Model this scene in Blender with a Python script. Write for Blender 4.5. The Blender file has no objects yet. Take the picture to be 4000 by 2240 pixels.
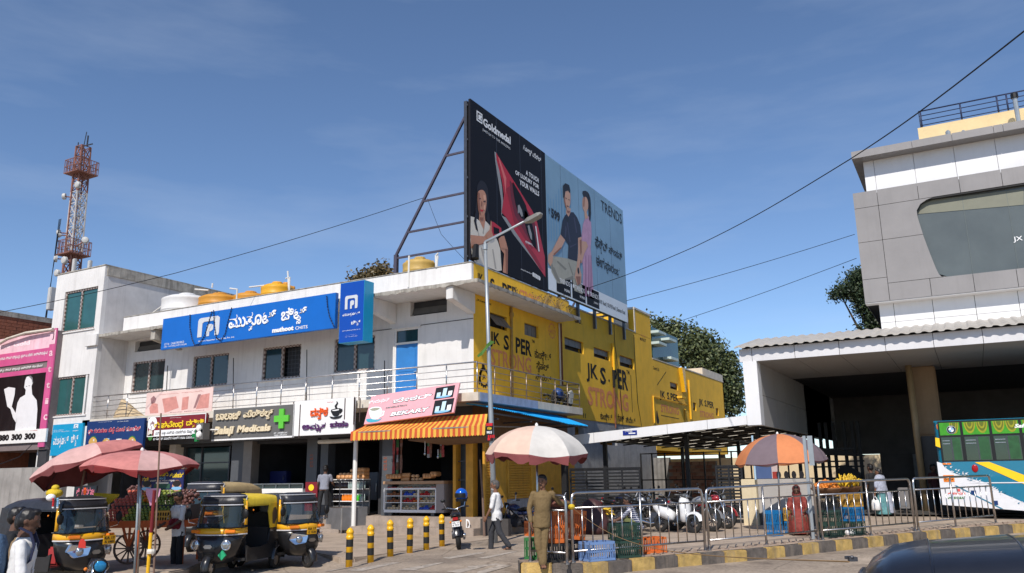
import bpy,bmesh,math,random
from mathutils import Vector as V,Matrix as M4,geometry
random.seed(7)
C=bpy.context.scene.collection
SC=bpy.context.scene
R=math.radians
# ---------------------------------------------------------------- camera
FPX,PITCH,ROLL,YAW=3179.78,R(13.116),R(-.8046),R(-28.93)
CAMZ=1.8
def _rows():
 cp,sp,cr,sr=math.cos(PITCH),math.sin(PITCH),math.cos(ROLL),math.sin(ROLL)
 ca,sa=math.cos(YAW),math.sin(YAW)
 b=[V((1,0,0)),V((0,0,-1)),V((0,1,0))]
 p=[b[0],b[1]*cp+b[2]*sp,b[1]*-sp+b[2]*cp]
 q=[p[0]*cr-p[1]*sr,p[0]*sr+p[1]*cr,p[2]]
 return[V((v.x*ca+v.y*sa,-v.x*sa+v.y*ca,v.z))for v in q]
RX,DN,FW=_rows()
cd=bpy.data.cameras.new('camera');cam=bpy.data.objects.new('camera',cd);C.objects.link(cam)
cd.sensor_width=36;cd.lens=FPX/4000*36;cd.clip_start=.1;cd.clip_end=3000
m3=M4((RX,-DN,-FW)).transposed()
cam.matrix_world=M4.Translation((0,0,CAMZ))@m3.to_4x4()
SC.camera=cam
# ---------------------------------------------------------------- light
SUN_DIR=V((-.21,1,-1.04)).normalized()
ELEV=math.asin(-SUN_DIR.z)
w=bpy.data.worlds.new('World');SC.world=w;w.use_nodes=True
nt=w.node_tree;nt.nodes.clear()
sky=nt.nodes.new('ShaderNodeTexSky');sky.sky_type='NISHITA';sky.sun_disc=False
sky.sun_elevation=ELEV;sky.sun_rotation=math.atan2(-SUN_DIR.x,-SUN_DIR.y)
sky.air_density=1.0;sky.dust_density=.15;sky.ozone_density=4.2;sky.altitude=1800
bg=nt.nodes.new('ShaderNodeBackground');bg.inputs[1].default_value=.125
wo=nt.nodes.new('ShaderNodeOutputWorld')
tc=nt.nodes.new('ShaderNodeTexCoord');mp=nt.nodes.new('ShaderNodeMapping');mp.inputs['Scale'].default_value=(1.2,1.2,5.5)
mp.inputs['Rotation'].default_value=(0.25,.2,0)
nz=nt.nodes.new('ShaderNodeTexNoise');nz.inputs['Scale'].default_value=1.7;nz.inputs['Detail'].default_value=7;nz.inputs['Roughness'].default_value=.55
rp=nt.nodes.new('ShaderNodeValToRGB');rp.color_ramp.elements[0].position=.48;rp.color_ramp.elements[1].position=.85
rp.color_ramp.elements[1].color=(.3,.3,.3,1)
mx=nt.nodes.new('ShaderNodeMix');mx.data_type='RGBA'
mx.inputs[7].default_value=(4.4,5.0,6.0,1)
L=nt.links.new
L(tc.outputs['Generated'],mp.inputs[0]);L(mp.outputs[0],nz.inputs[0]);L(nz.outputs[0],rp.inputs[0]);L(rp.outputs[0],mx.inputs[0])
L(sky.outputs[0],mx.inputs[6]);L(mx.outputs[2],bg.inputs[0]);L(bg.outputs[0],wo.inputs[0])
sd=bpy.data.lights.new('sun','SUN');sd.energy=4.0;sd.angle=R(.53);sd.color=(1,.94,.86)
so=bpy.data.objects.new('sun',sd);C.objects.link(so);so.rotation_euler=SUN_DIR.to_track_quat('-Z','Y').to_euler();so.location=(0,-10,40)
SC.view_settings.view_transform='Standard';SC.view_settings.look='None'
SC.view_settings.exposure=.2;SC.view_settings.gamma=1;SC.view_settings.use_curve_mapping=False
SC.render.engine='CYCLES';SC.cycles.max_bounces=6;SC.cycles.use_denoising=True
# ---------------------------------------------------------------- reading positions off the survey picture
F=(0,0,1.5528)
Z1,Z2,Z3=(0,1000,.499),(600,1000,.499),(1300,1000,.499)
Z4,B5,Z6,Z7,T8=(1800,1000,.4989),(1800,350,.5892),(2800,1000,.6237),(3200,100,.8316),(180,480,.4438)
L1,L2,L3,L4,L5,L6=(0,1640,.4159),(600,1640,.4159),(1200,1640,.4159),(1800,1640,.4159),(2400,1640,.4158),(3100,1640,.4159)
A1,A2,A3,A4,A5,A6=(1700,950,.2772),(1700,1350,.3119),(2200,1150,.4159),(2200,1700,.2772),(1200,1750,.2633),(0,1750,.3396)
EYE=V((0,0,CAMZ))
def ray(z,x,y):
 px,py=z[0]+x*z[2],z[1]+y*z[2]
 return RX*((px-2000)/FPX)+DN*((py-1120)/FPX)+FW
def hY(z,x,y,Y):d=ray(z,x,y);return EYE+d*(Y/d.y)
def hX(z,x,y,X):d=ray(z,x,y);return EYE+d*(X/d.x)
def hZ(z,x,y,Z):d=ray(z,x,y);return EYE+d*((Z-CAMZ)/d.z)
def ss(t):t=max(0,min(1,t));return t*t*(3-2*t)
def gz(X,Y):return .0125*max(0,min(20,Y-15))*ss((X+9.5)/3)
def hG(z,x,y,up=0):
 h=up
 for _ in range(12):
  p=hZ(z,x,y,min(h,1.5));h=gz(p.x,p.y)+up
 return p
class Pl:
 def __init__(s,ax,val):s.ax,s.val=ax,val
 def hit(s,z,x,y):
  p=hY(z,x,y,s.val)if s.ax=='Y' else hX(z,x,y,s.val)
  return(p.x if s.ax=='Y' else p.y,p.z)
 def pt(s,u,v,off=0):
  return V((u,s.val-off,v))if s.ax=='Y' else V((s.val+off,u,v))
class Fr:
 def __init__(s,o,ux,uy):s.o,s.ux,s.uy=V(o),V(ux).normalized(),V(uy).normalized();s.n=s.ux.cross(s.uy).normalized()
 def pt(s,u,v,off=0):return s.o+s.ux*u+s.uy*v+s.n*off
 def hit(s,z,x,y):
  d=ray(z,x,y);t=(s.o-EYE).dot(s.n)/d.dot(s.n);p=EYE+d*t-s.o
  return(p.dot(s.ux),p.dot(s.uy))
# ---------------------------------------------------------------- glyphs, taken once from Blender's own fonts
GL={}
TMP=bpy.data.scenes.new('workbench')
def baked(o):
 TMP.collection.objects.link(o);vl=TMP.view_layers[0];vl.update();dg=vl.depsgraph
 return bpy.data.meshes.new_from_object(o.evaluated_get(dg),depsgraph=dg)
def _glyph_mesh(s,bold,res):
 cu=bpy.data.curves.new('g','FONT');cu.body=s;cu.size=1;cu.resolution_u=res;cu.offset=bold
 o=bpy.data.objects.new('g',cu);me=baked(o)
 r=([(v.co.x,v.co.y)for v in me.vertices],[tuple(p.vertices)for p in me.polygons])
 bpy.data.meshes.remove(me);bpy.data.objects.remove(o);bpy.data.curves.remove(cu)
 return r
def glyph(ch,bold=0.0,res=2):
 if is_k(ch):bold=round(bold*.6,4)
 k=(ch,bold,res)
 if k not in GL:
  v,f=_glyph_mesh(ch,bold,res)
  ka=('adv',ch)
  if ka not in GL:
   kb=('bar',)
   if kb not in GL:GL[kb]=min(x for x,y in _glyph_mesh('|',0,1)[0])
   GL[ka]=max(x for x,y in _glyph_mesh(ch+'|',0,1)[0])-2*GL[kb]if ch!=' ' else .3
   b2=_glyph_mesh('|',0,1)[0];wbar=max(x for x,y in b2)-min(x for x,y in b2)
   if ch!=' ':GL[ka]=GL[ka]+GL[kb]-wbar
  GL[k]=(v,f,GL[ka])
 return GL[k]
VIR='\u0ccd'
def is_k(c):return 0x0c80<=ord(c)<=0x0cff
def is_cons(c):return 0x0c95<=ord(c)<=0x0cb9
def layout(s,bold=0.0,res=2,shear=0,space=0):
 vs,fs,x=[],[],0.0
 def put(ch,px,py=0,sc=1.0):
  v,f,a=glyph(ch,bold,res);b=len(vs)
  vs.extend((px+(q[0]+shear*q[1])*sc,py+q[1]*sc)for q in v);fs.extend(tuple(b+i for i in t)for t in f)
  return a*sc
 i,n,basex,subw=0,len(s),0,0
 while i<n:
  c=s[i]
  if c==VIR and i+1<n and is_cons(s[i+1]):
   put(s[i+1],basex+.28+subw,-.36,.55);subw+=.28
   i+=2;continue
  if c==' ':x+=.38;i+=1;continue
  if is_cons(c):basex,subw=x,0
  a=put(c,x);x+=a+space;i+=1
 return vs,fs
# ---------------------------------------------------------------- materials
MATS={}
def mat(name,col,rough=.65,metal=0.,var=.12,scale=5.,bump=.0,bscale=40.,streak=0.,stain=None,spec=.4,alpha=None,trans=0.,coat=0.,sheen=0.):
 if name in MATS:return MATS[name]
 m=bpy.data.materials.new(name);m.use_nodes=True;t=m.node_tree;p=t.nodes['Principled BSDF']
 c4=(*col,1)
 p.inputs['Roughness'].default_value=rough;p.inputs['Metallic'].default_value=metal
 p.inputs['Specular IOR Level'].default_value=spec
 p.inputs['Coat Weight'].default_value=coat;p.inputs['Transmission Weight'].default_value=trans
 if alpha is not None:p.inputs['Alpha'].default_value=alpha
 L=t.links.new
 p.inputs['Base Color'].default_value=c4
 if var or streak or bump:
  co=t.nodes.new('ShaderNodeTexCoord')
  geo=t.nodes.new('ShaderNodeNewGeometry')
  src=geo.outputs['Position']if streak else co.outputs['Object']
 cur=None
 if var:
  n=t.nodes.new('ShaderNodeTexNoise');n.inputs['Scale'].default_value=scale;n.inputs['Detail'].default_value=6;n.inputs['Roughness'].default_value=.62
  L(src,n.inputs['Vector'])
  mr=t.nodes.new('ShaderNodeMapRange');mr.inputs[1].default_value=.3;mr.inputs[2].default_value=.7
  mr.inputs[3].default_value=1-var;mr.inputs[4].default_value=1+var*.6;L(n.outputs[0],mr.inputs[0])
  x=t.nodes.new('ShaderNodeMix');x.data_type='RGBA';x.blend_type='MULTIPLY';x.inputs[0].default_value=1
  x.inputs[6].default_value=c4;cx=t.nodes.new('ShaderNodeCombineColor')
  for k in range(3):L(mr.outputs[0],cx.inputs[k])
  L(cx.outputs[0],x.inputs[7]);cur=x.outputs[2]
 if streak:
  mpn=t.nodes.new('ShaderNodeMapping');mpn.inputs['Scale'].default_value=(3.2,3.2,.26);L(src,mpn.inputs[0])
  n2=t.nodes.new('ShaderNodeTexNoise');n2.inputs['Scale'].default_value=1.6;n2.inputs['Detail'].default_value=9;n2.inputs['Roughness'].default_value=.68
  L(mpn.outputs[0],n2.inputs['Vector'])
  r2=t.nodes.new('ShaderNodeMapRange');r2.inputs[1].default_value=.5;r2.inputs[2].default_value=.78;r2.inputs[3].default_value=0;r2.inputs[4].default_value=streak;L(n2.outputs[0],r2.inputs[0])
  x2=t.nodes.new('ShaderNodeMix');x2.data_type='RGBA';L(r2.outputs[0],x2.inputs[0])
  if cur:L(cur,x2.inputs[6])
  else:x2.inputs[6].default_value=c4
  x2.inputs[7].default_value=(*(stain or tuple(k*.35 for k in col)),1);cur=x2.outputs[2]
 if cur:L(cur,p.inputs['Base Color'])
 if bump:
  n3=t.nodes.new('ShaderNodeTexNoise');n3.inputs['Scale'].default_value=bscale;n3.inputs['Detail'].default_value=5;L(src,n3.inputs['Vector'])
  bn=t.nodes.new('ShaderNodeBump');bn.inputs['Strength'].default_value=min(1,bump*2);bn.inputs['Distance'].default_value=.02*max(1,bump*2);L(n3.outputs[0],bn.inputs['Height']);L(bn.outputs[0],p.inputs['Normal'])
 MATS[name]=m;return m
def s2l(r,g,b):
 f=lambda c:(c/255/12.92 if c/255<=.04045 else((c/255+.055)/1.055)**2.4)
 return(f(r),f(g),f(b))
def flat(name,rgb,rough=.55,**k):return mat(name,s2l(*rgb),rough,var=k.pop('var',.05),**k)
# ---------------------------------------------------------------- mesh building
class B:
 def __init__(s):s.v,s.f=[],[]
 def add(s,vs,fs):
  b=len(s.v);s.v.extend(V(p)for p in vs);s.f.extend(tuple(b+i for i in f)for f in fs);return s
 def box(s,c,d,rot=None):
  x,y,z=d[0]/2,d[1]/2,d[2]/2;c=V(c)
  vs=[V((i*x,j*y,k*z))for k in(-1,1)for j in(-1,1)for i in(-1,1)]
  if rot is not None:
   if not hasattr(rot,'to_4x4'):rot=M4.Rotation(rot,3,'Z')
   vs=[rot@p for p in vs]
  return s.add([c+p for p in vs],[(0,2,3,1),(4,5,7,6),(0,1,5,4),(1,3,7,5),(3,2,6,7),(2,0,4,6)])
 def bx(s,a,b):
  a,b=V(a),V(b);return s.box((a+b)/2,[abs(k)for k in(b-a)])
 def bar(s,p,q,w,h=None,up=(0,0,1)):
  p,q=V(p),V(q);h=h or w;d=(q-p)
  if d.length<1e-6:return s
  d.normalize();up=V(up)
  if abs(d.dot(up))>.98:up=V((0,1,0))
  x=d.cross(up).normalized()*w/2;z=x.cross(d).normalized()*h/2
  return s.add([p-x-z,p+x-z,p+x+z,p-x+z,q-x-z,q+x-z,q+x+z,q-x+z],[(0,1,2,3),(7,6,5,4),(1,0,4,5),(2,1,5,6),(3,2,6,7),(0,3,7,4)])
 def tube(s,pts,r,n=6,cap=True):
  pts=[V(p)for p in pts];m=len(pts);rs=r if isinstance(r,(list,tuple))else[r]*m
  vs,fs,pu=[],[],None
  for i,p in enumerate(pts):
   d=(pts[min(i+1,m-1)]-pts[max(i-1,0)])
   if d.length<1e-9:d=V((0,0,1))
   d.normalize()
   u=pu if pu is not None else(V((0,0,1))if abs(d.z)<.9 else V((1,0,0)))
   a=u-d*u.dot(d)
   if a.length<1e-4:a=d.orthogonal()
   a.normalize();b=d.cross(a);pu=a
   vs+=[p+(a*math.cos(t)+b*math.sin(t))*rs[i]for t in(2*math.pi*k/n for k in range(n))]
  for i in range(m-1):
   for k in range(n):
    fs.append((i*n+k,i*n+(k+1)%n,(i+1)*n+(k+1)%n,(i+1)*n+k))
  if cap:fs+=[tuple(range(n))[::-1],tuple((m-1)*n+k for k in range(n))]
  return s.add(vs,fs)
 def lathe(s,prof,c=(0,0,0),n=12,mtx=None,cap=True,a0=0,a1=2*math.pi):
  c=V(c);vs,fs=[],[];full=abs(a1-a0-2*math.pi)<1e-6;k=n if full else n+1
  for r,z in prof:
   for i in range(k):
    a=a0+(a1-a0)*i/n;p=V((r*math.cos(a),r*math.sin(a),z));vs.append(c+(mtx@p if mtx else p))
  for j in range(len(prof)-1):
   for i in range(n):
    b=(i+1)%k;fs.append((j*k+i,j*k+b,(j+1)*k+b,(j+1)*k+i))
  if cap and full:fs+=[tuple(range(k))[::-1],tuple((len(prof)-1)*k+i for i in range(k))]
  return s.add(vs,fs)
 def ball(s,c,r,n=10,m=6,mtx=None):
  r=r if isinstance(r,(tuple,list))else(r,r,r);c=V(c)
  vs,fs=[],[]
  for j in range(m+1):
   t=math.pi*j/m;rr=max(math.sin(t),1e-3)
   for i in range(n):
    a=2*math.pi*i/n;p=V((r[0]*rr*math.cos(a),r[1]*rr*math.sin(a),-r[2]*math.cos(t)));vs.append(c+(mtx@p if mtx else p))
  for j in range(m):
   for i in range(n):fs.append((j*n+i,j*n+(i+1)%n,(j+1)*n+(i+1)%n,(j+1)*n+i))
  return s.add(vs,fs)
 def loft(s,secs,closed=True,cap=True):
  n=len(secs[0]);vs=[p for q in secs for p in q];fs=[]
  for j in range(len(secs)-1):
   for i in range(n if closed else n-1):
    b=(i+1)%n;fs.append((j*n+i,j*n+b,(j+1)*n+b,(j+1)*n+i))
  if cap and closed:fs+=[tuple(range(n))[::-1],tuple((len(secs)-1)*n+i for i in range(n))]
  return s.add(vs,fs)
 def poly(s,pts,off=None):
  pts=[V(p)for p in pts]
  tri=geometry.tessellate_polygon([pts])
  return s.add(pts,tri)
 def prism(s,pts,d):
  pts=[V(p)for p in pts];d=V(d);n=len(pts);tri=geometry.tessellate_polygon([pts])
  s.add(pts+[p+d for p in pts],[t for t in tri]+[tuple(n+i for i in t[::-1])for t in tri]+[(i,(i+1)%n,n+(i+1)%n,n+i)for i in range(n)])
  return s
 def wall(s,pl,u0,u1,v0,v1,holes=(),depth=.2,off=0.):
  us=sorted({u0,u1,*[k for h in holes for k in(h[0],h[2])if u0<k<u1]});vs=sorted({v0,v1,*[k for h in holes for k in(h[1],h[3])if v0<k<v1]})
  for a,b in zip(us,us[1:]):
   for c,d in zip(vs,vs[1:]):
    mu,mv=(a+b)/2,(c+d)/2
    if any(h[0]<mu<h[2]and h[1]<mv<h[3]for h in holes):continue
    s.add([pl.pt(a,c,off),pl.pt(b,c,off),pl.pt(b,d,off),pl.pt(a,d,off)],[(0,1,2,3)])
  for h in holes:
   q=[(h[0],h[1]),(h[2],h[1]),(h[2],h[3]),(h[0],h[3])]
   for i in range(4):
    a,b=q[i],q[(i+1)%4]
    s.add([pl.pt(*a,off),pl.pt(*b,off),pl.pt(*b,off-depth),pl.pt(*a,off-depth)],[(3,2,1,0)])
  q=[(u0,v0),(u1,v0),(u1,v1),(u0,v1)]
  for i in range(4):
   a,b=q[i],q[(i+1)%4]
   s.add([pl.pt(*a,off),pl.pt(*b,off),pl.pt(*b,off-depth),pl.pt(*a,off-depth)],[(0,1,2,3)])
  s.add([pl.pt(*a,off-depth)for a in q],[(3,2,1,0)])if not holes else None
  return s
 def mesh(s,name,m=None,smooth=False):
  me=bpy.data.meshes.new(name);me.from_pydata([tuple(p)for p in s.v],[],s.f);me.validate();me.update()
  if m:me.materials.append(m)
  if smooth:me.polygons.foreach_set('use_smooth',[True]*len(me.polygons))
  return me
 def obj(s,name,m,parent=None,smooth=False,bevel=0):
  me=s.mesh(name,m,smooth)
  if bevel or smooth=='auto':
   bm=bmesh.new();bm.from_mesh(me)
   bmesh.ops.remove_doubles(bm,verts=bm.verts,dist=1e-5)
   bmesh.ops.recalc_face_normals(bm,faces=bm.faces)
   if bevel:bmesh.ops.bevel(bm,geom=[e for e in bm.edges if e.is_manifold and e.calc_face_angle(0)>.5],offset=bevel,segments=2,affect='EDGES',clamp_overlap=True)
   bm.to_mesh(me);bm.free()
  o=bpy.data.objects.new(name,me);C.objects.link(o)
  if parent is not None:join(o,parent)
  return o
WORLD={}
def join(o,parent):
 o.parent=parent
 if parent.name in WORLD:o.matrix_parent_inverse=M4.Translation(-WORLD[parent.name])
 return o
def tag(o,label,cat,group=None,kind=None):
 if label:o['label']=label
 if cat:o['category']=cat
 if group:o['group']=group
 if kind:o['kind']=kind
 return o
def thing(name,label,cat,loc=(0,0,0),group=None,rz=0,local=False):
 o=bpy.data.objects.new(name,None);C.objects.link(o);o.location=loc;o.rotation_euler=(0,0,rz);o.empty_display_size=.2
 tag(o,label,cat,group)
 if not local:WORLD[o.name]=V(loc)
 return o
def struct(o):o['kind']='structure';return o
KIDS={}
def copy_tree(o,parent=None):
 c=o.copy();C.objects.link(c)
 if parent is not None:c.parent=parent
 for ch in list(o.children):copy_tree(ch,c)
 return c
def put(root,loc,rz=0,label=None,group=None,sc=None):
 c=copy_tree(root);c.location=loc;c.rotation_euler=(0,0,rz)
 if label:c['label']=label
 if group:c['group']=group
 if sc:c.scale=(sc,sc,sc)
 return c
def recol(root,part,m):
 for ch in root.children_recursive:
  if ch.name.split('.')[0]==part:
   ch.data=ch.data.copy();ch.data.materials.clear();ch.data.materials.append(m)
def text(pl,s,a,b,m,parent,bold=.0,off=.012,ext=0.,shear=0.,name='lettering',res=2,space=0,uv=None):
 vs,fs=layout(s,bold,res,shear,space)
 if not vs:return None
 if uv:u0,v0,u1,v1=uv
 else:
  u0,v0=pl.hit(*a);u1,v1=pl.hit(*b)
 x0,x1=min(p[0]for p in vs),max(p[0]for p in vs);y0,y1=min(p[1]for p in vs),max(p[1]for p in vs)
 if any(is_k(c)for c in s):y0=max(y0,-.02-bold)
 f=lambda p,o:pl.pt(u0+(p[0]-x0)/(x1-x0)*(u1-u0),v0+(p[1]-y0)/(y1-y0)*(v1-v0),o)
 g=B();g.add([f(p,off)for p in vs],fs)
 if ext:
  n=len(vs);ed={}
  for t in fs:
   for i in range(len(t)):
    e=(t[i],t[(i+1)%len(t)]);ed[e]=ed.get(e,0)+1
  g.add([f(p,off)for p in vs]+[f(p,off-ext)for p in vs],[(e[1],e[0],n+e[0],n+e[1])for e in ed if(e[1],e[0])not in ed])
 return g.obj(name,m,parent)
def smooth_poly(p,k=4):
 n=len(p);r=[]
 for i in range(n):
  p0,p1,p2,p3=(V((*p[(i+j-1)%n],0))for j in range(4))
  for t in range(k):
   t/=k
   q=.5*((2*p1)+(p2-p0)*t+(2*p0-5*p1+4*p2-p3)*t*t+(3*p1-p0-3*p2+p3)*t**3);r.append((q.x,q.y))
 return r
def shape(pl,z,pts,m,parent,off=.01,name='print',sm=0,th=0):
 if sm:pts=smooth_poly(pts,sm)
 g=B();q=[pl.pt(*pl.hit(z,x,y),off)for x,y in pts]
 if th:g.prism(q,(pl.pt(0,0,-th)-pl.pt(0,0,0)))
 else:g.poly(q)
 return g.obj(name,m,parent)
def rect(pl,u0,v0,u1,v1,m,parent,off=.01,name='print',th=.0):
 g=B();q=[pl.pt(u0,v0,off),pl.pt(u1,v0,off),pl.pt(u1,v1,off),pl.pt(u0,v1,off)]
 if th:g.prism(q,pl.pt(0,0,-th)-pl.pt(0,0,0))
 else:g.add(q,[(0,1,2,3)])
 return g.obj(name,m,parent)
# ---------------------------------------------------------------- palette
WHITE=mat('white_wash',(.70,.68,.66),.8,var=.09,scale=1.3,bump=.12,bscale=9,streak=.3,stain=(.24,.22,.19))
OLDCON=mat('weathered_concrete',(.42,.39,.34),.85,var=.35,scale=3,bump=.3,bscale=25,streak=1.0,stain=(.07,.06,.05))
CREAMCON=mat('cream_plaster',(.62,.56,.47),.85,var=.15,scale=3,bump=.2,bscale=20,streak=.3)
GREYCON=mat('grey_plaster',(.32,.32,.33),.85,var=.25,scale=2,bump=.2,bscale=20,streak=.5)
YEL=mat('painted_yellow_wall',(.86,.49,.03),.75,var=.13,scale=1.1,bump=.08,bscale=12,streak=.35,stain=(.45,.27,.05))
BLACKP=flat('black_wall_paint',(24,22,20),.8,var=.35,scale=14)
PINKP=mat('faded_red_paint',(.74,.27,.10),.8,var=.22,scale=9)
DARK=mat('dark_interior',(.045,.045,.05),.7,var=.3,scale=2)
DGREY=mat('dark_grey_cladding',(.085,.09,.1),.45,var=.15,scale=2)
GLASS=mat('tinted_glass',(.02,.045,.05),.08,var=.25,scale=1.5,spec=.8)
STEEL=mat('stainless_steel',(.52,.50,.49),.28,1.,var=.2,scale=6,bump=.05)
DSTEEL=mat('dark_steel',(.10,.10,.11),.4,.7,var=.2)
RUST=mat('rusty_steel',(.22,.085,.05),.8,.2,var=.4,scale=9)
WPAINT=flat('white_paint',(228,226,222),.45)
WSIGN=flat('white_sign_face',(232,230,228),.4,var=.06)
BLK=flat('black_plastic',(18,18,19),.5)
RUBBER=mat('tyre_rubber',(.022,.021,.02),.85,var=.3,scale=20)
CHROME=mat('chrome',(.75,.75,.76),.12,1.,var=.05)
YPAINT=mat('yellow_enamel',(.82,.45,.015),.35,var=.14,scale=4,streak=.12,stain=(.35,.2,.03))
# ---------------------------------------------------------------- ground
def dip(X,Y):return-.17*ss((16.4-Y)/1.6)*ss((-11.4-X)/1.6)
def road(X,Y):return gz(X,Y)+dip(X,Y)-.09*ss((X+9.2)/1.5)
def gmat():
 m=bpy.data.materials.new('dusty_road');m.use_nodes=True;t=m.node_tree;p=t.nodes['Principled BSDF'];L=t.links.new
 p.inputs['Roughness'].default_value=.9;g=t.nodes.new('ShaderNodeNewGeometry')
 a=t.nodes.new('ShaderNodeTexNoise');a.inputs['Scale'].default_value=.35;a.inputs['Detail'].default_value=8;a.inputs['Roughness'].default_value=.65
 b=t.nodes.new('ShaderNodeTexNoise');b.inputs['Scale'].default_value=14;b.inputs['Detail'].default_value=6
 r=t.nodes.new('ShaderNodeValToRGB');e=r.color_ramp.elements
 e[0].position,e[0].color=.36,(.23,.182,.14,1);e[1].position,e[1].color=.62,(.45,.36,.275,1)
 x=t.nodes.new('ShaderNodeMix');x.data_type='RGBA';x.blend_type='MULTIPLY';x.inputs[0].default_value=.45
 r2=t.nodes.new('ShaderNodeValToRGB');r2.color_ramp.elements[0].position=.35;r2.color_ramp.elements[1].position=.6;r2.color_ramp.elements[0].color=(.4,.38,.36,1)
 for q in(a,b):L(g.outputs['Position'],q.inputs['Vector'])
 L(a.outputs[0],r.inputs[0]);L(b.outputs[0],r2.inputs[0]);L(r.outputs[0],x.inputs[6]);L(r2.outputs[0],x.inputs[7]);L(x.outputs[2],p.inputs['Base Color'])
 vo=t.nodes.new('ShaderNodeTexVoronoi');vo.feature='DISTANCE_TO_EDGE';vo.inputs['Scale'].default_value=.55
 ad=t.nodes.new('ShaderNodeMix');ad.data_type='RGBA';ad.inputs[0].default_value=.25;L(g.outputs['Position'],ad.inputs[6]);L(a.outputs['Color'],ad.inputs[7]);L(ad.outputs[2],vo.inputs['Vector'])
 r3=t.nodes.new('ShaderNodeValToRGB');r3.color_ramp.elements[0].color=(.35,.33,.31,1);r3.color_ramp.elements[1].position=.012;L(vo.outputs['Distance'],r3.inputs[0])
 a2=t.nodes.new('ShaderNodeTexNoise');a2.inputs['Scale'].default_value=.9;a2.inputs['Detail'].default_value=3;L(g.outputs['Position'],a2.inputs['Vector'])
 r4=t.nodes.new('ShaderNodeValToRGB');r4.color_ramp.elements[0].position=.30;r4.color_ramp.elements[0].color=(.45,.43,.42,1);r4.color_ramp.elements[1].position=.42;L(a2.outputs[0],r4.inputs[0])
 last=x.outputs[2]
 for q in(r3,r4):
  y=t.nodes.new('ShaderNodeMix');y.data_type='RGBA';y.blend_type='MULTIPLY';y.inputs[0].default_value=.55;L(last,y.inputs[6]);L(q.outputs[0],y.inputs[7]);last=y.outputs[2]
 L(last,p.inputs['Base Color'])
 bn=t.nodes.new('ShaderNodeBump');bn.inputs['Strength'].default_value=.5;bn.inputs['Distance'].default_value=.02;L(b.outputs[0],bn.inputs['Height']);L(bn.outputs[0],p.inputs['Normal'])
 return m
GROUND=gmat()
def grid(xs,ys,f):
 g=B();n=len(xs)
 g.add([(x,y,f(x,y))for y in ys for x in xs],[(j*n+i,j*n+i+1,(j+1)*n+i+1,(j+1)*n+i)for j in range(len(ys)-1)for i in range(n-1)])
 return g
xs=[-400,-120,-60,-40,-30]+[-24+.5*i for i in range(65)]+[10,14,20,40,120,400]
ys=[-300,-60,-20,-5]+[.5*i for i in range(0,81)]+[44,60,100,200,500]
struct(grid(xs,ys,road).obj('road',GROUND,smooth=True))
PAVE=mat('paving_dust',(.40,.315,.24),.9,var=.28,scale=1.6,bump=.25,bscale=30,streak=.3,stain=(.15,.12,.1))
fc=[(-60,9.2),(-24,10.2),(-16.6,11.0),(-15.0,11.3),(-14.55,11.8),(-14.7,12.4),(-15.3,13.2),(-15.9,15.2),(-15.6,16.2),(-14.9,16.3),(-13.2,15.4),(-12.85,15.5),(-12.75,16.3),(-12.7,23.2),(-60,23.2)]
g=B();g.prism([(x,y,.015)for x,y in fc],(0,0,-.6));struct(g.obj('forecourt',PAVE,bevel=.03))
STR=mat('worn_road_paint',(.42,.36,.30),.9,var=.5,scale=6,bump=.1,streak=.8,stain=(.28,.23,.18))
for zone,q in((L3,[(370,1420),(800,1345),(900,1338),(520,1425)]),(L3,[(840,1415),(1200,1350),(1300,1340),(1000,1420)]),(L3,[(1300,1430),(1640,1370),(1683,1378),(1430,1440)]),(L4,[(150,1305),(480,1240),(540,1240),(240,1306)]),(L4,[(60,1380),(330,1352),(480,1362),(180,1440)]),(L4,[(-180,1300),(180,1248),(240,1252),(-100,1310)]),(L3,[(150,1415),(480,1350),(540,1350),(230,1420)])):
 pts=[]
 for x,y in q:
  p=hG(zone,x,y);pts.append((p.x,p.y,road(p.x,p.y)+.006))
 g=B();g.poly(pts);struct(g.obj('crossing_stripe',STR))
KTOP=.15
kp=[(L4,560,1345),(L4,1200,1352),(L4,1683,1300),(L5,600,1270),(L5,1350,1210),(L5,1924,1150),(L6,700,1105),(L6,1400,1035),(L6,2164,975)]
kline=[hG(*k,KTOP)for k in kp]
kline=[V((p.x,p.y,0))for p in kline]
d=(kline[-1]-kline[-2]).normalized();kline.append(kline[-1]+d*14)
def along(line,step):
 out,carry=[line[0].copy()],0
 for a,b in zip(line,line[1:]):
  n=max(1,round((b-a).length/.1))
  for i in range(n):
   p=a.lerp(b,(i+1)/n);
   if(p-out[-1]).length>=step:out.append(p)
 return out
ks=along(kline,.56)
KY=mat('kerb_yellow',(.50,.335,.11),.85,var=.4,scale=5,bump=.35,streak=.95,stain=(.22,.18,.145));KB=mat('kerb_black',(.13,.11,.095),.85,var=.45,scale=5,bump=.35,streak=.8,stain=(.3,.24,.18))
kerb=thing('kerb',None,None,(kline[0].x,kline[0].y,0));struct(kerb)
for i,(a,b)in enumerate(zip(ks,ks[1:])):
 t=(b-a).normalized();nrm=V((-t.y,t.x,0));nrm=nrm if nrm.x<0 or nrm.y>0 else-nrm
 nrm=V((-t.y,t.x,0))
 hgt=gz(a.x,a.y)+KTOP+random.uniform(-.008,.008)
 a2,b2=a+t*.006,b-t*.006;g=B()
 bk=nrm*.16;top=[V((p.x,p.y,hgt))for p in(a2,b2,b2+bk,a2+bk)]
 g.prism(top,(0,0,-.5));g.obj('kerb_stone',KY if i%2==0 else KB,kerb,bevel=.018)
BRICKP=mat('pavement_brick',(.30,.22,.17),.9,var=.3,scale=4,bump=.2)
inner=[]
for i,p in enumerate(kline):
 t=((kline[min(i+1,len(kline)-1)]-kline[max(i-1,0)])).normalized();q=p+V((-t.y,t.x,0))*.162;inner.append(q)
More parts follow.
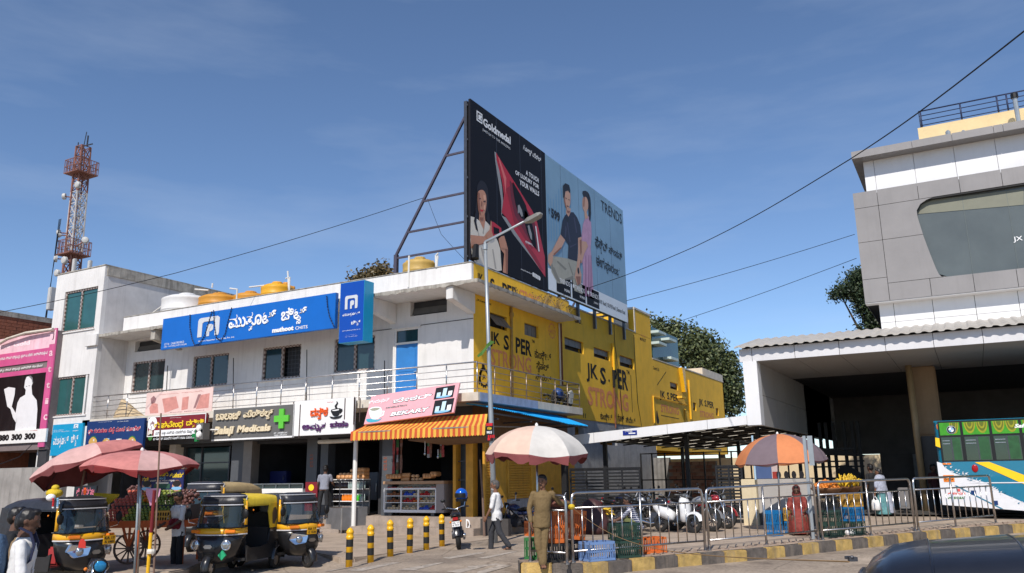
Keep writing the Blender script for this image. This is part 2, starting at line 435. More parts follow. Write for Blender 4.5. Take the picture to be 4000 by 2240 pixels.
g=B();vs,fs=[],[]
for i in range(len(inner)):
 q=inner[i];n=8
 tgt=V((-8.15,15.3+i*2.0,0))if i<len(inner)-1 else V((-8.15,44,0))
 for k in range(n+1):
  p=q.lerp(tgt,k/n);vs.append((p.x,p.y,gz(p.x,p.y)+KTOP-.004))
for i in range(len(inner)-1):
 for k in range(8):fs.append((i*9+k,(i+1)*9+k,(i+1)*9+k+1,i*9+k+1))
g.add(vs,fs);pv=struct(g.obj('pavement',PAVE,smooth=True))
g=B()
a,b=inner[0],V((-8.15,44,0));c0=kline[0]
g.prism([(c0.x-.02,c0.y+.01,KTOP-.006),(-8.35,15.2,KTOP-.006),(-8.35,33,KTOP-.006),(-8.1,33,KTOP-.006),(-8.1,15.4,KTOP-.006),(inner[0].x,inner[0].y,KTOP-.006)],(0,0,-.4))
struct(g.obj('kerb_edge',KB))
bl=along([V((q.x,q.y,0))for q in inner],.21)
me=None
pav_parent=thing('paving_band',None,None,(bl[0].x,bl[0].y,0));struct(pav_parent)
for i,(a,b)in enumerate(zip(bl,bl[1:])):
 t=(b-a).normalized();nv=V((-t.y,t.x,0));ang=math.atan2(t.y,t.x)
 for r in range(2):
  if i>112:break
  c=a+nv*(.13+r*.21);z0=gz(c.x,c.y)+KTOP
  if me is None:me=B().box((0,0,0),(.19,.095,.03)).mesh('brick',BRICKP)
  for k in(0,):
   o=bpy.data.objects.new('brick',me);C.objects.link(o);join(o,pav_parent)
   o.location=(c.x,c.y,z0-.006+.006*random.random());o.rotation_euler=(0,0,ang+(R(45)if(i+r)%2 else R(-45)))
g=B();g.prism([(-6,30.6,.415),(30,30.6,.415),(30,60,.415),(-6,60,.415)],(0,0,-.02))
struct(g.obj('bus_bay',mat('bay_dark_floor',(.06,.055,.05),.9,var=.3,scale=2)))  # bay floor in one dark tone, darker than the pavement
# ---------------------------------------------------------------- white two-storey building
YW,YS,XW,XS=23.06,21.6,-14.25,-13.19
XL=-32.8
FW_,FS_=Pl('Y',YW),Pl('Y',YS)
SWALL=Pl('X',XW)
wb=thing('shop_building','long white two-storey building with balcony, blue door and yellow side wall','building',(-22,23,0))
def win_rect(pl,z,x0,y0,x1,y1):
 a,b=pl.hit(z,x0,y0),pl.hit(z,x1,y1);return(a[0],b[1],b[0],a[1])
wa=win_rect(FW_,Z1,1045,835,1275,1050);wbn=win_rect(FW_,Z2,315,790,575,1008);wc=win_rect(FW_,Z2,858,722,1145,950);wd=win_rect(FW_,Z3,15,655,325,890)
va=win_rect(FW_,Z1,1062,672,1258,730);vb=win_rect(FW_,Z3,608,360,893,438);vc=win_rect(FW_,Z3,170,425,302,500)
dr=win_rect(FW_,Z3,485,580,668,1000);dr=(dr[0],4.36,dr[2],dr[3])
holes=[wa,wbn,wc,wd,va,vb,vc,dr]
g=B();g.wall(FW_,XL,XW-.004,4.09,7.9,holes,.22);g.obj('wall',WHITE,wb)
CHK=bpy.data.materials.new('checked_window_trim');CHK.use_nodes=True
t=CHK.node_tree;ck=t.nodes.new('ShaderNodeTexChecker');ck.inputs['Scale'].default_value=11;ck.inputs[1].default_value=(.42,.36,.33,1);ck.inputs[2].default_value=(.16,.10,.08,1)
tcn=t.nodes.new('ShaderNodeNewGeometry');t.links.new(tcn.outputs['Position'],ck.inputs[0]);t.links.new(ck.outputs[0],t.nodes['Principled BSDF'].inputs[0])
def window(pl,r,parent,open_right=False,frame=CHK,bars=True):
 u0,v0,u1,v1=r;um=(u0+u1)/2
 g=B();tk=.075
 for a,b,c,d in((u0,v0,u1,v0+tk),(u0,v1-tk,u1,v1),(u0,v0+tk,u0+tk,v1-tk),(u1-tk,v0+tk,u1,v1-tk),(um-.05,v0+tk,um+.05,v1-tk)):
  q=[pl.pt(a,b,-.05),pl.pt(c,b,-.05),pl.pt(c,d,-.05),pl.pt(a,d,-.05)];g.prism(q,pl.pt(0,0,-.08)-pl.pt(0,0,0))
 w_=g.obj('window',frame,parent)
 for k,(a,b)in enumerate(((u0+tk,um-.05),(um+.05,u1-tk))):
  rect(pl,a,v0+tk,b,v1-tk,GLASS if not(open_right and k)else DARK,w_,-.1-.2*(open_right and k),'pane',.01)
  if open_right and k and bars:
   g=B()
   for j in range(1,5):g.bar(pl.pt(a+(b-a)*j/5,v0+tk,-.16),pl.pt(a+(b-a)*j/5,v1-tk,-.16),.012)
   for j in range(1,7):g.bar(pl.pt(a,v0+tk+(v1-v0-.15)*j/7,-.15),pl.pt(b,v0+tk+(v1-v0-.15)*j/7,-.15),.012)
   g.obj('grille',DSTEEL,w_)
 g=B();q=[pl.pt(u0-.06,v0-.06,.05),pl.pt(u1+.06,v0-.06,.05),pl.pt(u1+.06,v0-.003,.05),pl.pt(u0-.06,v0-.003,.05)]
 g.prism(q,pl.pt(0,0,-.048)-pl.pt(0,0,0));g.obj('sill',WHITE,w_)
 return w_
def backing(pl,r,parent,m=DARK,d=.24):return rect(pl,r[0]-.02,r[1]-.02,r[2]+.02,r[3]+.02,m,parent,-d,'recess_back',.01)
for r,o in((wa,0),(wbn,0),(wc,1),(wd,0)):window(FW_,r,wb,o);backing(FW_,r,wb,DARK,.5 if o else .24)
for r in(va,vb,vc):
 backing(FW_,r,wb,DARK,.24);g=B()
 q=[FW_.pt(r[0],r[1]+(r[3]-r[1])*.12,-.12),FW_.pt(r[2],r[1]+(r[3]-r[1])*.12,-.12),FW_.pt(r[2],r[1]+(r[3]-r[1])*.58,-.2),FW_.pt(r[0],r[1]+(r[3]-r[1])*.58,-.2)]
 g.prism(q,(0,.01,0));g.obj('vent_pane',mat('dusty_glass',(.10,.10,.10),.4,var=.3,scale=3),wb)
BLUED=flat('blue_door_paint',(52,122,190),.45,var=.12,scale=2)
dt=FW_.hit(Z3,575,683)[1]
dd=B();dd.bx((dr[0]+.05,YW+.05,4.37),(dr[2]-.05,YW+.1,dt-.03));do=dd.obj('door',BLUED,wb,bevel=.008)
g=B()
for a,b in((.12,.48),(.52,.9)):
 z0,z1=4.37+(dt-4.4)*a,4.37+(dt-4.4)*b
 g.bx((dr[0]+.17,YW+.035,z0),(dr[2]-.17,YW+.049,z1))
g.obj('door_panel',BLUED,do,bevel=.006)
g=B();g.bar((dr[2]-.2,YW+.02,5.4),(dr[2]-.08,YW+.02,5.4),.03);g.ball((dr[2]-.11,YW+.01,5.33),.03,6,4);g.obj('handle',CHROME,do)
g=B()
for a,b in(((dr[0],YW+.02,4.37),(dr[0]+.05,YW+.12,dr[3])),((dr[2]-.05,YW+.02,4.37),(dr[2],YW+.12,dr[3])),((dr[0]+.05,YW+.02,dr[3]-.05),(dr[2]-.05,YW+.12,dr[3])),((dr[0]+.05,YW+.02,dt-.03),(dr[2]-.05,YW+.12,dt+.04))):g.bx(a,b)
g.obj('door_frame',WPAINT,wb);rect(FW_,dr[0]+.05,dt+.04,dr[2]-.05,dr[3]-.05,GLASS,wb,-.08,'fanlight',.01)
g=B();g.bx((dr[0]-.1,YW-.05,dr[3]+.003),(dr[2]+.1,YW-.002,dr[3]+.06));g.obj('door_lintel',WHITE,wb)
g=B();g.prism([(XL,YS,4.36),(XS,YS,4.36),(XS,29.45,4.36),(XW+.01,29.45,4.36),(XW+.01,YW-.01,4.36),(XL,YW-.01,4.36)],(0,0,-.27));g.obj('balcony_slab',CREAMCON,wb,bevel=.012)
g=B();g.prism([(XS+.012,YS+.1,4.36),(XS+.012,25.6,4.36),(XS+.012,25.6,4.09),(XS+.012,YS+.1,4.09)],(-.01,0,0));g.obj('slab_edge_shade',flat('blue_grey_shade',(150,165,190),.85,var=.2,streak=.5),wb)  # shade on the slab's right face, put into this strip's blue-grey colour
g=B();g.prism([(XL,YS,7.965),(XS,YS,7.965),(XS,29.5,7.965),(XW+.01,29.5,7.965),(XW+.01,YW-.01,7.965),(XL,YW-.01,7.965)],(0,0,-.075));g.obj('eave_soffit',WHITE,wb)
ev=[]
g=B()
n=150
def lip(p,q,nrm):
 p,q,nrm=V(p),V(q),V(nrm);k=int((q-p).length/.16);secs=[]
 for i in range(k+1):
  c=p.lerp(q,i/k);dn=.09+random.random()**3*.05;up=.008+random.random()*.015;o=.012+random.random()*.014
  secs.append([c-nrm*.12+V((0,0,up)),c+nrm*o+V((0,0,up)),c+nrm*(o-.004)-V((0,0,dn*.6)),c+nrm*(o-.01)-V((0,0,dn)),c-nrm*.03-V((0,0,dn-.005))])
 g.loft(secs)
lip((XL,YS,7.965),(XS,YS,7.965),(0,-1,0));lip((XS,YS,7.965),(XS,29.5,7.965),(1,0,0))
g.obj('eave_edge',OLDCON,wb)
XP,YP=-13.86,22.3
roof=B();roof.bx((XL,YP+.2,7.97),(XP-.2,29.8,8.15));roof.bx((XL,29.803,7.97),(XW-.3,38.5,8.15));roof.obj('roof',OLDCON,wb)
g=B();pl_=FS_.hit(Z1,970,480);
g.bx((-31.7,YP,7.98),(XP,YP+.15,8.76));g.obj('parapet',WHITE,wb,bevel=.015)
g=B();g.bx((-31.72,YP-.012,8.765),(XP+.012,YP+.165,8.80));g.obj('parapet_coping',OLDCON,wb,bevel=.01)
g=B();g.bx((XP-.15,YP+.152,7.98),(XP,29.9,8.76));g.obj('parapet',YEL,wb)
g=B();g.bx((XP-.165,YP+.167,8.765),(XP+.012,29.9,8.80));g.obj('parapet_coping',OLDCON,wb,bevel=.01)
for x,zf in((-31.35,0),(-19.85,0),(-14.75,0)):
 p={-31.35:(Z1,1185,600),-19.85:(Z3,265,370),-14.75:(Z3,890,280)}[x];u=hY(*p,YS+.1).x
 g=B();g.prism([(u,YS+.07,7.885),(u,YS+.07,7.45),(u,YS+.35,7.40),(u,YW-.005,7.18),(u,YW-.005,7.885)],(.27,0,0));g.obj('bracket',WHITE if x!=-31.35 else OLDCON,wb,bevel=.012)
g=B();a=hY(Z3,240,590,YW);b=hY(Z3,1095,490,YW);g.tube([(a.x,YW-.012,a.z-.05),(a.x*.5+b.x*.5,YW-.012,b.z-.02),(XW-.01,YW-.012,b.z)],.012,5)
for z,x,y0,y1 in((Z2,625,800,1180),(Z2,1200,735,1130),(Z1,1312,860,1060),(Z3,405,820,1080)):
 p,q=hY(z,x,y0,YW-.2),hY(z,x,y1,YW-.2);g.tube([p,(q.x,YW-.2,4.37)],.018,5)
g.obj('conduit',BLK,wb)
s1=win_rect(SWALL,Z4,228,440,362,590);s2=win_rect(SWALL,Z4,498,520,610,650);s3=win_rect(SWALL,Z4,812,632,962,772);s4=win_rect(SWALL,Z4,1040,712,1168,826);s5=win_rect(SWALL,Z4,1242,775,1357,892)
s6=win_rect(SWALL,A3,1003,822,1080,905);s7=win_rect(SWALL,A3,1218,1015,1252,1098);s8=win_rect(SWALL,A3,1433,1068,1463,1145)
YE=55.1
g=B();g.wall(SWALL,YW+.001,40.95,4.09,8.78,[s1,s2,s3,s4,s5],.25);g.wall(SWALL,40.95,45.5,3.0,7.72,[s6],.25);g.wall(SWALL,45.5,YE,3.0,7.75,[s7,s8],.25);g.obj('side_wall',YEL,wb)
g=B();g.bx((XW-.3,29.9,8.79),(XW+.02,38.6,8.86));g.bx((XW-.3,45.95,7.76),(XW+.02,YE,7.84));g.bx((XW-.3,41,7.73),(XW+.015,45.5,7.80));g.obj('side_coping',CREAMCON,wb,bevel=.015)
g=B();g.bx((XW-3.4,38.6,8.79),(XW+.004,40.95,10.0));ch=g.obj('stair_head',YEL,wb)
g=B();g.bx((XW-3.42,38.55,10.0),(XW+.03,41.0,10.12));g.obj('stair_head_coping',CREAMCON,wb,bevel=.015)
g=B();g.bx((XW-.02,38.54,8.8),(XW+.012,38.68,10.0));g.bx((XW-.9,38.0,8.8),(XW-.3,38.5,9.9));g.obj('stair_head_trim',CREAMCON,wb)
g=B();g.bx((XW-14,YE-.2,3),(XW,YE,7.75));g.bx((XW-18,29,4),(XW-.3,YE-.25,7.6));g.obj('rear_block',YEL,wb)
g=B();g.wall(SWALL,30.0,41,0,4.085,[(31.0,2.9,31.9,3.8),(33.6,3.1,35.6,3.7)],.25,-.02);g.obj('side_base_wall',GREYCON,wb)
GP=mat('grey_louvre',(.16,.15,.14),.5,var=.25,scale=4)
for r in(s1,s2,s3,s4,s5,s6,s7,s8):
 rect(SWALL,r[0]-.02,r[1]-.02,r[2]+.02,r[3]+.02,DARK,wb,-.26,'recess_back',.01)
 n=3 if r[2]-r[0]>1 else 2
 f=B();t_=.04
 for a,b,c,d_ in((r[0],r[1],r[2],r[1]+t_),(r[0],r[3]-t_,r[2],r[3]),(r[0],r[1]+t_,r[0]+t_,r[3]-t_),(r[2]-t_,r[1]+t_,r[2],r[3]-t_)):f.prism([SWALL.pt(a,b,-.1),SWALL.pt(c,b,-.1),SWALL.pt(c,d_,-.1),SWALL.pt(a,d_,-.1)],(-.05,0,0))
 fo=f.obj('window',DSTEEL,wb)
 for k in range(n):
  a,b=r[0]+t_+(r[2]-r[0]-2*t_)*k/n+.012,r[0]+t_+(r[2]-r[0]-2*t_)*(k+1)/n-.012
  lo=r[1]+.04 if r is s1 or r is s2 else r[1]+(r[3]-r[1])*.42
  o_=.24 if r is s1 else-.1
  q=[SWALL.pt(a,lo,o_),SWALL.pt(b,lo,o_),SWALL.pt(b,r[3]-t_,-.1),SWALL.pt(a,r[3]-t_,-.1)]
  B().prism(q,(-.015,0,0)).obj('pane',GP,fo)
g=B();y=hX(Z4,385,400,XW).y
g.tube([(XW+.06,y,7.86),(XW+.06,y,4.4)],.05,7);g.tube([(XW+.06,y,7.7),(XW+.06,y,7.62),(XW+.06,y,7.5)],[.03,.09,.09],7);g.obj('drain_pipe',mat('stained_pipe',(.36,.22,.06),.7,var=.3,streak=.5,stain=(.12,.06,.03)),wb)
for zz,x0,x1,y0,y1,m_ in((Z4,770,770,530,1010,CREAMCON),(Z4,785,785,530,1010,RUST),(Z4,1190,1210,685,900,YPAINT),(Z4,1200,1215,1030,1350,RUST),(A3,1178,1200,805,1175,YPAINT),(A3,1145,1150,1080,1180,YPAINT),(A3,845,855,955,1210,YEL)):
 p,q=hX(zz,x0,y0,XW+.05),hX(zz,x1,y1,XW+.05);B().tube([(XW+.05,p.y,p.z),(XW+.05,p.y,q.z)],.06 if m_ is YPAINT else .035,7).obj('drain_pipe',m_,wb)
p,q=hX(Z4,1195,895,XW+.056),hX(Z4,1205,1030,XW+.056);B().tube([(XW+.056,p.y,p.z),(XW+.056,p.y,q.z)],.066,7).obj('drain_pipe',BLACKP,wb)
g=B();p=hX(A3,850,960,XW+.04);q=hX(A3,1175,1055,XW+.04);g.bar((XW+.04,p.y,p.z),(XW+.04,q.y,p.z-.05),.05);p=hX(A3,1110,970,XW+.2);g.box((XW+.2,p.y,p.z),(.3,.7,.12));g.obj('ledge',YEL,wb)
p,q=hX(A3,1110,695,XW+.1),hX(A3,1135,920,XW+.1);g=B();g.prism([(XW+.003,p.y-.25,p.z),(XW+.003,p.y+.3,p.z),(XW+.003,q.y+.1,q.z),(XW+.003,q.y-.1,q.z)],(.22,0,0));g.obj('rain_hopper',YPAINT,wb)
for zz,pts in((Z4,[(1200,540),(1205,680),(1235,900),(1270,1330)]),(Z4,[(1355,620),(1360,760),(1385,1150),(1415,1330)])):
 B().tube([hX(zz,x,y,XW+.02)for x,y in pts],.012,4).obj('cable',BLK,wb)
def wt(s,z,a,b,m,bold=.02,shear=0,name='painted_lettering',off=.006):return text(SWALL,s,(z,*a),(z,*b),m,wb,bold,off,0,shear,name)
wt('JK',Z4,(228,712),(305,610),BLACKP,.028);wt('S',Z4,(335,733),(376,627),BLACKP,.028);wt('PER',Z4,(430,760),(552,672),BLACKP,.03);wt('TM',Z4,(555,680),(576,662),BLACKP)
wt('STRONG',Z4,(235,855),(550,800),PINKP,.02)
for s_,a,b in(('ಕಾಂಕ್ರೀಟ್',(578,800),(705,760)),('ಸ್ಪೆಷಲ್',(592,885),(688,845)),('ಸಿಮೆಂಟ್',(585,968),(707,940))):wt(s_,Z4,a,b,BLACKP,.03)
wt('J.K.Cement Ltd.',Z4,(122,355),(238,372),BLACKP,.02,.2)
wt('JK',Z4,(985,985),(1070,858),BLACKP,.028);wt('S',Z4,(1092,1003),(1133,880),BLACKP,.028);wt('.',Z4,(1155,985),(1166,968),BLACKP,.05);wt('PER',Z4,(1190,1030),(1303,905),BLACKP,.03);wt('TM',Z4,(1297,925),(1319,900),BLACKP)
wt('STRONG',Z4,(997,1170),(1308,1085),PINKP,.03)
wt('ಕಾಂಕ್ರೀಟ್',Z4,(1092,1280),(1184,1238),BLACKP,.03);wt('ಸ್ಪೆಷಲ್',Z4,(1228,1295),(1276,1245),BLACKP,.03);wt('ಸಿಮೆಂಟ್',Z4,(1292,1305),(1365,1268),BLACKP,.03)
wt('JK S.PER',A3,(908,995),(1080,945),BLACKP,.026);wt('STRONG',A3,(918,1105),(1083,1065),PINKP,.03);wt('JK S.PER',A3,(1275,1060),(1412,1015),BLACKP,.026);wt('STRONG',A3,(1285,1150),(1410,1118),PINKP,.03)
wt('LTD.',Z4,(893,520),(948,500),BLACKP,.02);wt('M.P.E.T',A3,(722,430),(775,425),BLACKP,.03,-.0);wt('Wonder',A3,(728,388),(775,392),PINKP,.01)
wt('11',Z4,(958,1268),(976,1235),BLACKP,.03);wt('Cement Ltd.',A3,(845,705),(900,690),BLACKP,.01)
for z,pts in((Z4,[(1328,935),(1331,933),(1345,1225),(1342,1225)]),(A3,[(880,850),(965,725),(968,728),(883,855)]),(A3,[(918,1133),(1088,1168),(1088,1173),(918,1138)])):shape(SWALL,z,pts,BLACKP,wb,.006,'painted_line')
c=SWALL.hit(A2,612,405);R_=.62
def gear(pl,c,r0,r1,n,m,off):
 g=B();pts=[]
 for i in range(n*4):
  a=2*math.pi*i/(n*4);r=r1 if i%4 in(0,1)else r1*.86;pts.append((c[0]+r*math.cos(a),c[1]+r*math.sin(a)))
 k=len(pts);ins=[(c[0]+r0*math.cos(2*math.pi*i/k),c[1]+r0*math.sin(2*math.pi*i/k))for i in range(k)]
 g.add([pl.pt(*p,off)for p in pts+ins],[(i,(i+1)%k,k+(i+1)%k,k+i)for i in range(k)]);return g.obj('painted_emblem',m,wb)
gear(SWALL,c,.24,.36,14,BLACKP,.006);text(SWALL,'JK',(A2,588,432),(A2,632,372),BLACKP,wb,.02,.006)
shape(SWALL,A2,[(582,240),(600,230),(618,245),(612,290),(600,300),(585,330),(570,400),(560,480),(548,490),(540,450),(556,340),(570,290),(584,280)],BLACKP,wb,.006,'painted_figure',2)
c=SWALL.hit(A1,1645,1240);gear(SWALL,c,.26,.33,12,PINKP,.006);wt('M.P.E.T',A1,(1620,1270),(1680,1235),PINKP,.02)
shape(SWALL,A3,[(875,1100),(882,1095),(890,1140),(900,1180),(895,1215),(882,1210),(873,1160)],BLACKP,wb,.006,'painted_figure',2)
PAR=Pl('X',XP)
for s_,a,b in(('JK',(A1,586,500),(A1,672,390)),('S',(A1,772,610),(A1,834,490)),('PER',(A1,945,660),(A1,1160,590))):
 vs,fs=layout(s_,.03);u0,v0=PAR.hit(*a);u1,v1=PAR.hit(*b);v0=7.985;v1=min(v1,8.6)
 text(PAR,s_,a,b,BLACKP,wb,.03,.006,name='painted_lettering',uv=(u0,v0,u1,v0+.5))
text(PAR,'STRONG',(A1,1180,700),(A1,1460,660),PINKP,wb,.02,.006,name='painted_lettering',uv=(PAR.hit(A1,1185,690)[0],8.06,PAR.hit(A1,1465,690)[0],8.5))
DRY=mat('dry_weeds',(.22,.15,.07),.9,var=.4,scale=8)
def weed(c,n,h,m,parent,spread=.3):
 g=B()
 for i in range(n):
  a=random.uniform(0,6.28);r=random.uniform(.1,1)*spread;t=V((math.cos(a)*r,math.sin(a)*r,h*random.uniform(.4,1)));c0=V(c)+V((random.uniform(-.08,.08),random.uniform(-.2,.2),0))
  g.tube([c0,c0+t*.6+V((0,0,.05)),c0+t],[.008,.006,.003],3,False)
  if i%2==0:
   q=c0+t;g.add([q,q+V((.05,.03,.03)),q+V((.02,.07,-.02)),q+V((-.03,.04,.02))],[(0,1,2,3)])
 return g.obj('weeds',m,parent)
wd_=thing('dry_weed','dry brown weeds sprouting from the cracked eave above the yellow wall','plant',(XS+.05,27.2,7.97))
weed((XS-.1,26.6,7.97),40,.55,DRY,wd_,.55);weed((XS-.1,27.6,7.97),40,.6,DRY,wd_,.5);weed((XS-.05,24.2,7.97),10,.2,DRY,wd_,.2);weed((XS-.05,28.6,7.97),14,.3,DRY,wd_,.3)
# ---------------------------------------------------------------- balcony railing
def railing(name,label,pts,h,posts,rails,m,cat,post_r=.022,rail_r=.012,top_r=.024):
 rt=thing(name,label,cat,pts[0])
 for p in posts:B().tube([p,V(p)+V((0,0,h))],post_r,7).obj('post',m,rt,True)
 for k in range(rails):
  zz=h*(k+.6)/(rails+.6);B().tube([V(p)+V((0,0,zz))for p in pts],rail_r,6).obj('rail',m,rt,True)
 B().tube([V(p)+V((0,0,h))for p in pts],top_r,8).obj('top_rail',m,rt,True)
 return rt
YR,XR=YS+.08,XS-.08
xl=hY(Z1,705,1125,YR).x
fp=[hY(Z1,700,1125,YR).x,hY(Z1,850,1110,YR).x,hY(Z1,1000,1090,YR).x,hY(Z1,1155,1070,YR).x,hY(Z2,280,1050,YR).x,hY(Z2,450,1035,YR).x,hY(Z2,630,1015,YR).x,hY(Z2,812,1000,YR).x,hY(Z2,1003,985,YR).x,hY(Z2,1195,965,YR).x,hY(Z2,1402,945,YR).x,hY(Z3,210,925,YR).x,hY(Z3,430,890,YR).x,hY(Z3,660,880,YR).x,hY(Z3,890,860,YR).x,XR]
railing('balcony_railing','stainless steel balcony railing along the front of the white building',[(xl,YR,4.36),(XR,YR,4.36)],.95,[V((x,YR,4.36))for x in fp],4,STEEL,'railing')
sp=[hX(Z4,x,900,XR).y for x in(265,390,512,625,735,830)]
railing('balcony_railing','steel balcony railing in front of the yellow wall, rusty, motorcycle parts behind it',[(XR,YR+.05,4.36),(XR,29.35,4.36),(XW+.05,29.35,4.36)],.93,[V((XR,y,4.36))for y in sp]+[V((XR,29.35,4.36))],4,mat('dull_steel',(.34,.27,.22),.4,.8,var=.25),'railing')
# ---------------------------------------------------------------- sign boards on the white building
BLUE=flat('blue_sign_face',(14,98,185),.35,var=.06,scale=2);CYAN=flat('cyan_sign_face',(20,150,195),.35)
SILV=flat('silver_lettering',(200,202,206),.35,var=.04);MAROON=flat('maroon_sign_face',(122,28,38),.4);NAVY=flat('navy_sign_face',(20,52,105),.4)
WL=flat('white_lettering',(235,235,235),.45,var=.02);YL=flat('yellow_lettering',(240,205,40),.45,var=.03);GRN=flat('green_plastic',(95,190,60),.4);PINKS=flat('pink_sign_face',(224,162,168),.45)
OR=flat('orange_lettering',(230,90,25),.45);PUR=flat('purple_lettering',(85,40,95),.45);CREAML=flat('cream_lettering',(222,205,172),.45);RED=flat('red_print',(200,35,40),.45);GREYS=flat('grey_sign_face',(98,96,94),.5)
BLKL=flat('black_lettering',(28,26,28),.5);SKINP=flat('printed_skin',(196,140,112),.5);GREENP=flat('printed_green',(60,120,50),.5);TANP=flat('printed_tan',(205,160,85),.5);BLUEP=flat('printed_pale_blue',(130,180,215),.5)
HAIRP=flat('printed_dark_hair',(30,20,20),.5);REDD=flat('printed_dark_red',(110,14,18),.4);CREAMP=flat('printed_cream',(222,214,200),.5);GREYP=flat('printed_grey',(150,150,150),.5)
def board(name,label,cat,Y,tl,br,m,th=.12,edge=None,tilt=0,group=None,frame=None):
 """an upright box sign facing -Y, from its upper-left and lower-right corners"""
 pl=Pl('Y',Y);u0,v1=pl.hit(*tl);u1,v0=pl.hit(*br)
 t_=thing(name,label,cat,(u0,Y,v0),group)
 g=B();g.bx((u0,Y,v0),(u1,Y+th,v1));g.obj('box',edge or m,t_)
 rect(pl,u0+.01,v0+.01,u1-.01,v1-.01,m,t_,.004,'face')
 if frame:
  g=B()
  for a,b,c,d in((u0,v0,u1,v0+.03),(u0,v1-.03,u1,v1),(u0,v0+.03,u0+.03,v1-.03),(u1-.03,v0+.03,u1,v1-.03)):g.prism([pl.pt(a,b,.014),pl.pt(c,b,.014),pl.pt(c,d,.014),pl.pt(a,d,.014)],(0,.013,0))
  g.obj('frame',frame,t_)
 return t_,pl,(u0,v0,u1,v1)
def arch_logo(pl,z,x0,y0,x1,y1,m,par,off=.02,th=.03):
 """a silver arch with a small P beneath it, corners given upper-left / lower-right"""
 u0,v1=pl.hit(z,x0,y0);u1,v0=pl.hit(z,x1,y1);W,H=u1-u0,v1-v0
 f=lambda a,b:pl.pt(u0+a*W,v0+b*H,off)
 q=[(0,0),(0,.85),(.04,.96),(.13,1),(.9,1),(1,.9),(1,.12),(.97,0),(.8,0),(.8,.7),(.72,.78),(.28,.78),(.2,.7),(.2,0)]
 g=B();g.prism([f(*p)for p in q],pl.pt(0,0,-th)-pl.pt(0,0,0))
 q=[(.42,0),(.42,.55),(.5,.62),(.62,.62),(.72,.55),(.72,.32),(.62,.24),(.55,.24),(.55,0)]
 g.prism([f(*p)for p in q],pl.pt(0,0,-th)-pl.pt(0,0,0));return g.obj('logo',m,par)
t_,pl,_=board('shop_sign','long blue signboard with white arch logo over the upper windows','sign',21.4,(Z2,76,495),(Z2,1418,565),BLUE,.14)
T=lambda s,z,a,b,m,bold=.02,shear=0,off=.014,ext=0,name='lettering',res=2:text(pl,s,(z,*a),(z,*b),m,t_,bold,off,ext,shear,name,res)
arch_logo(pl,Z2,355,492,512,618,SILV,t_)
T('ಮುತ್ತೂಟ್',Z2,(590,575),(965,415),WL,.035,0,.03,.02);T('ಚಿಟ್ಸ್',Z2,(1000,515),(1205,385),WL,.035,0,.03,.02)
T('muthoot',Z2,(932,605),(1100,545),WL,.05,0,.03,.02);T('CHITS',Z2,(1110,580),(1208,542),WL,.01)
T('Muthoot Pappachan Chits (India) Pvt. Ltd.',Z2,(352,680),(635,628),WL,.01,res=1);T('GST No : 29AAKCM2079B1ZI',Z2,(85,703),(240,665),WL,0,res=1);T('CIN - U65992KL2012PTC032248',Z2,(82,720),(260,685),WL,0,res=1)
for pts in([(285,465),(283,560),(300,650),(320,700),(360,690),(400,620),(455,440)],[(470,430),(475,540),(490,640),(525,665),(560,610),(580,520),(610,410)],[(1355,320),(1362,400),(1375,470),(1410,550)]):
 fl=thing('light_string','drooping string of unlit fairy lights on the blue signboard, '+{285:'left of the logo',470:'right of the logo',1355:'at its right end'}[pts[0][0]],'fairy lights',hY(Z2,*pts[0],21.36))
 B().tube([hY(Z2,x,y,21.36)for x,y in pts],.012,4).obj('wire',BLK,fl)
 g=B();pp=along([hY(Z2,x,y,21.36)for x,y in pts],.07)
 for q in pp:g.box(q,(.035,.03,.05),random.random())
 o=g.obj('bulb',flat('dark_blue_bulb',(14,22,60),.3),fl);o['kind']='stuff'
t_,pl,(u0,v0,u1,v1)=board('shop_sign','upright blue box sign with arch logo beside the long blue board','sign',21.0,(Z3,62,218),(Z3,236,664),flat('deep_blue_sign_face',(12,70,165),.3),.5,CYAN)
arch_logo(pl,Z3,100,318,195,408,SILV,t_,.02)
T('ಮುತ್ತೂಟ್',Z3,(78,475),(215,435),WL,.03);T('ಚಿಟ್ಸ್',Z3,(145,540),(218,500),WL,.03);T('Muthoot Pappachan Chits (India) Pvt. Ltd.',Z3,(78,585),(218,578),WL,0,res=1);T('GSTIN : 29AAKCM2079B1ZI',Z3,(105,622),(190,613),WL,0,res=1);T('CIN - U65992KL2012PTC',Z3,(98,635),(195,628),WL,0,res=1)
t_,pl,_=board('shop_sign','teal signboard of the chit fund on the ground floor of the stair tower','sign',21.5,(L1,500,50),(L1,752,330),CYAN,.08)
arch_logo(pl,L1,700,45,735,80,WL,t_);T('ಮುತ್ತೂಟ್',L1,(500,240),(650,150),WL,.03);T('ಚಿಟ್ಸ್',L1,(668,220),(740,135),WL,.03);T('GST No : 29AAKCM',L1,(505,107),(600,93),WL,0,res=1);T('Muthoot Pappachan',L1,(505,122),(655,103),WL,0,res=1);T('ಮುತ್ತೂಟ್',L1,(685,110),(740,95),WL,.02,res=1)
t_,pl,(u0,v0,u1,v1)=board('shop_sign','blue hotel signboard with red lettering and photos of dosa plates','sign',21.4,(L1,822,20),(L1,1335,288),NAVY,.1)
T('ಶ್ರೀ ಗುರುರಾಜ ಬೆಣ್ಣೆ ದೋಸೆ ಹೋಟೆಲ್',L1,(828,132),(1325,55),WL,.065,0,.010);T('ಶ್ರೀ ಗುರುರಾಜ ಬೆಣ್ಣೆ ದೋಸೆ ಹೋಟೆಲ್',L1,(830,130),(1323,57),flat('red_lettering',(205,40,60),.45),.025,0,.016)
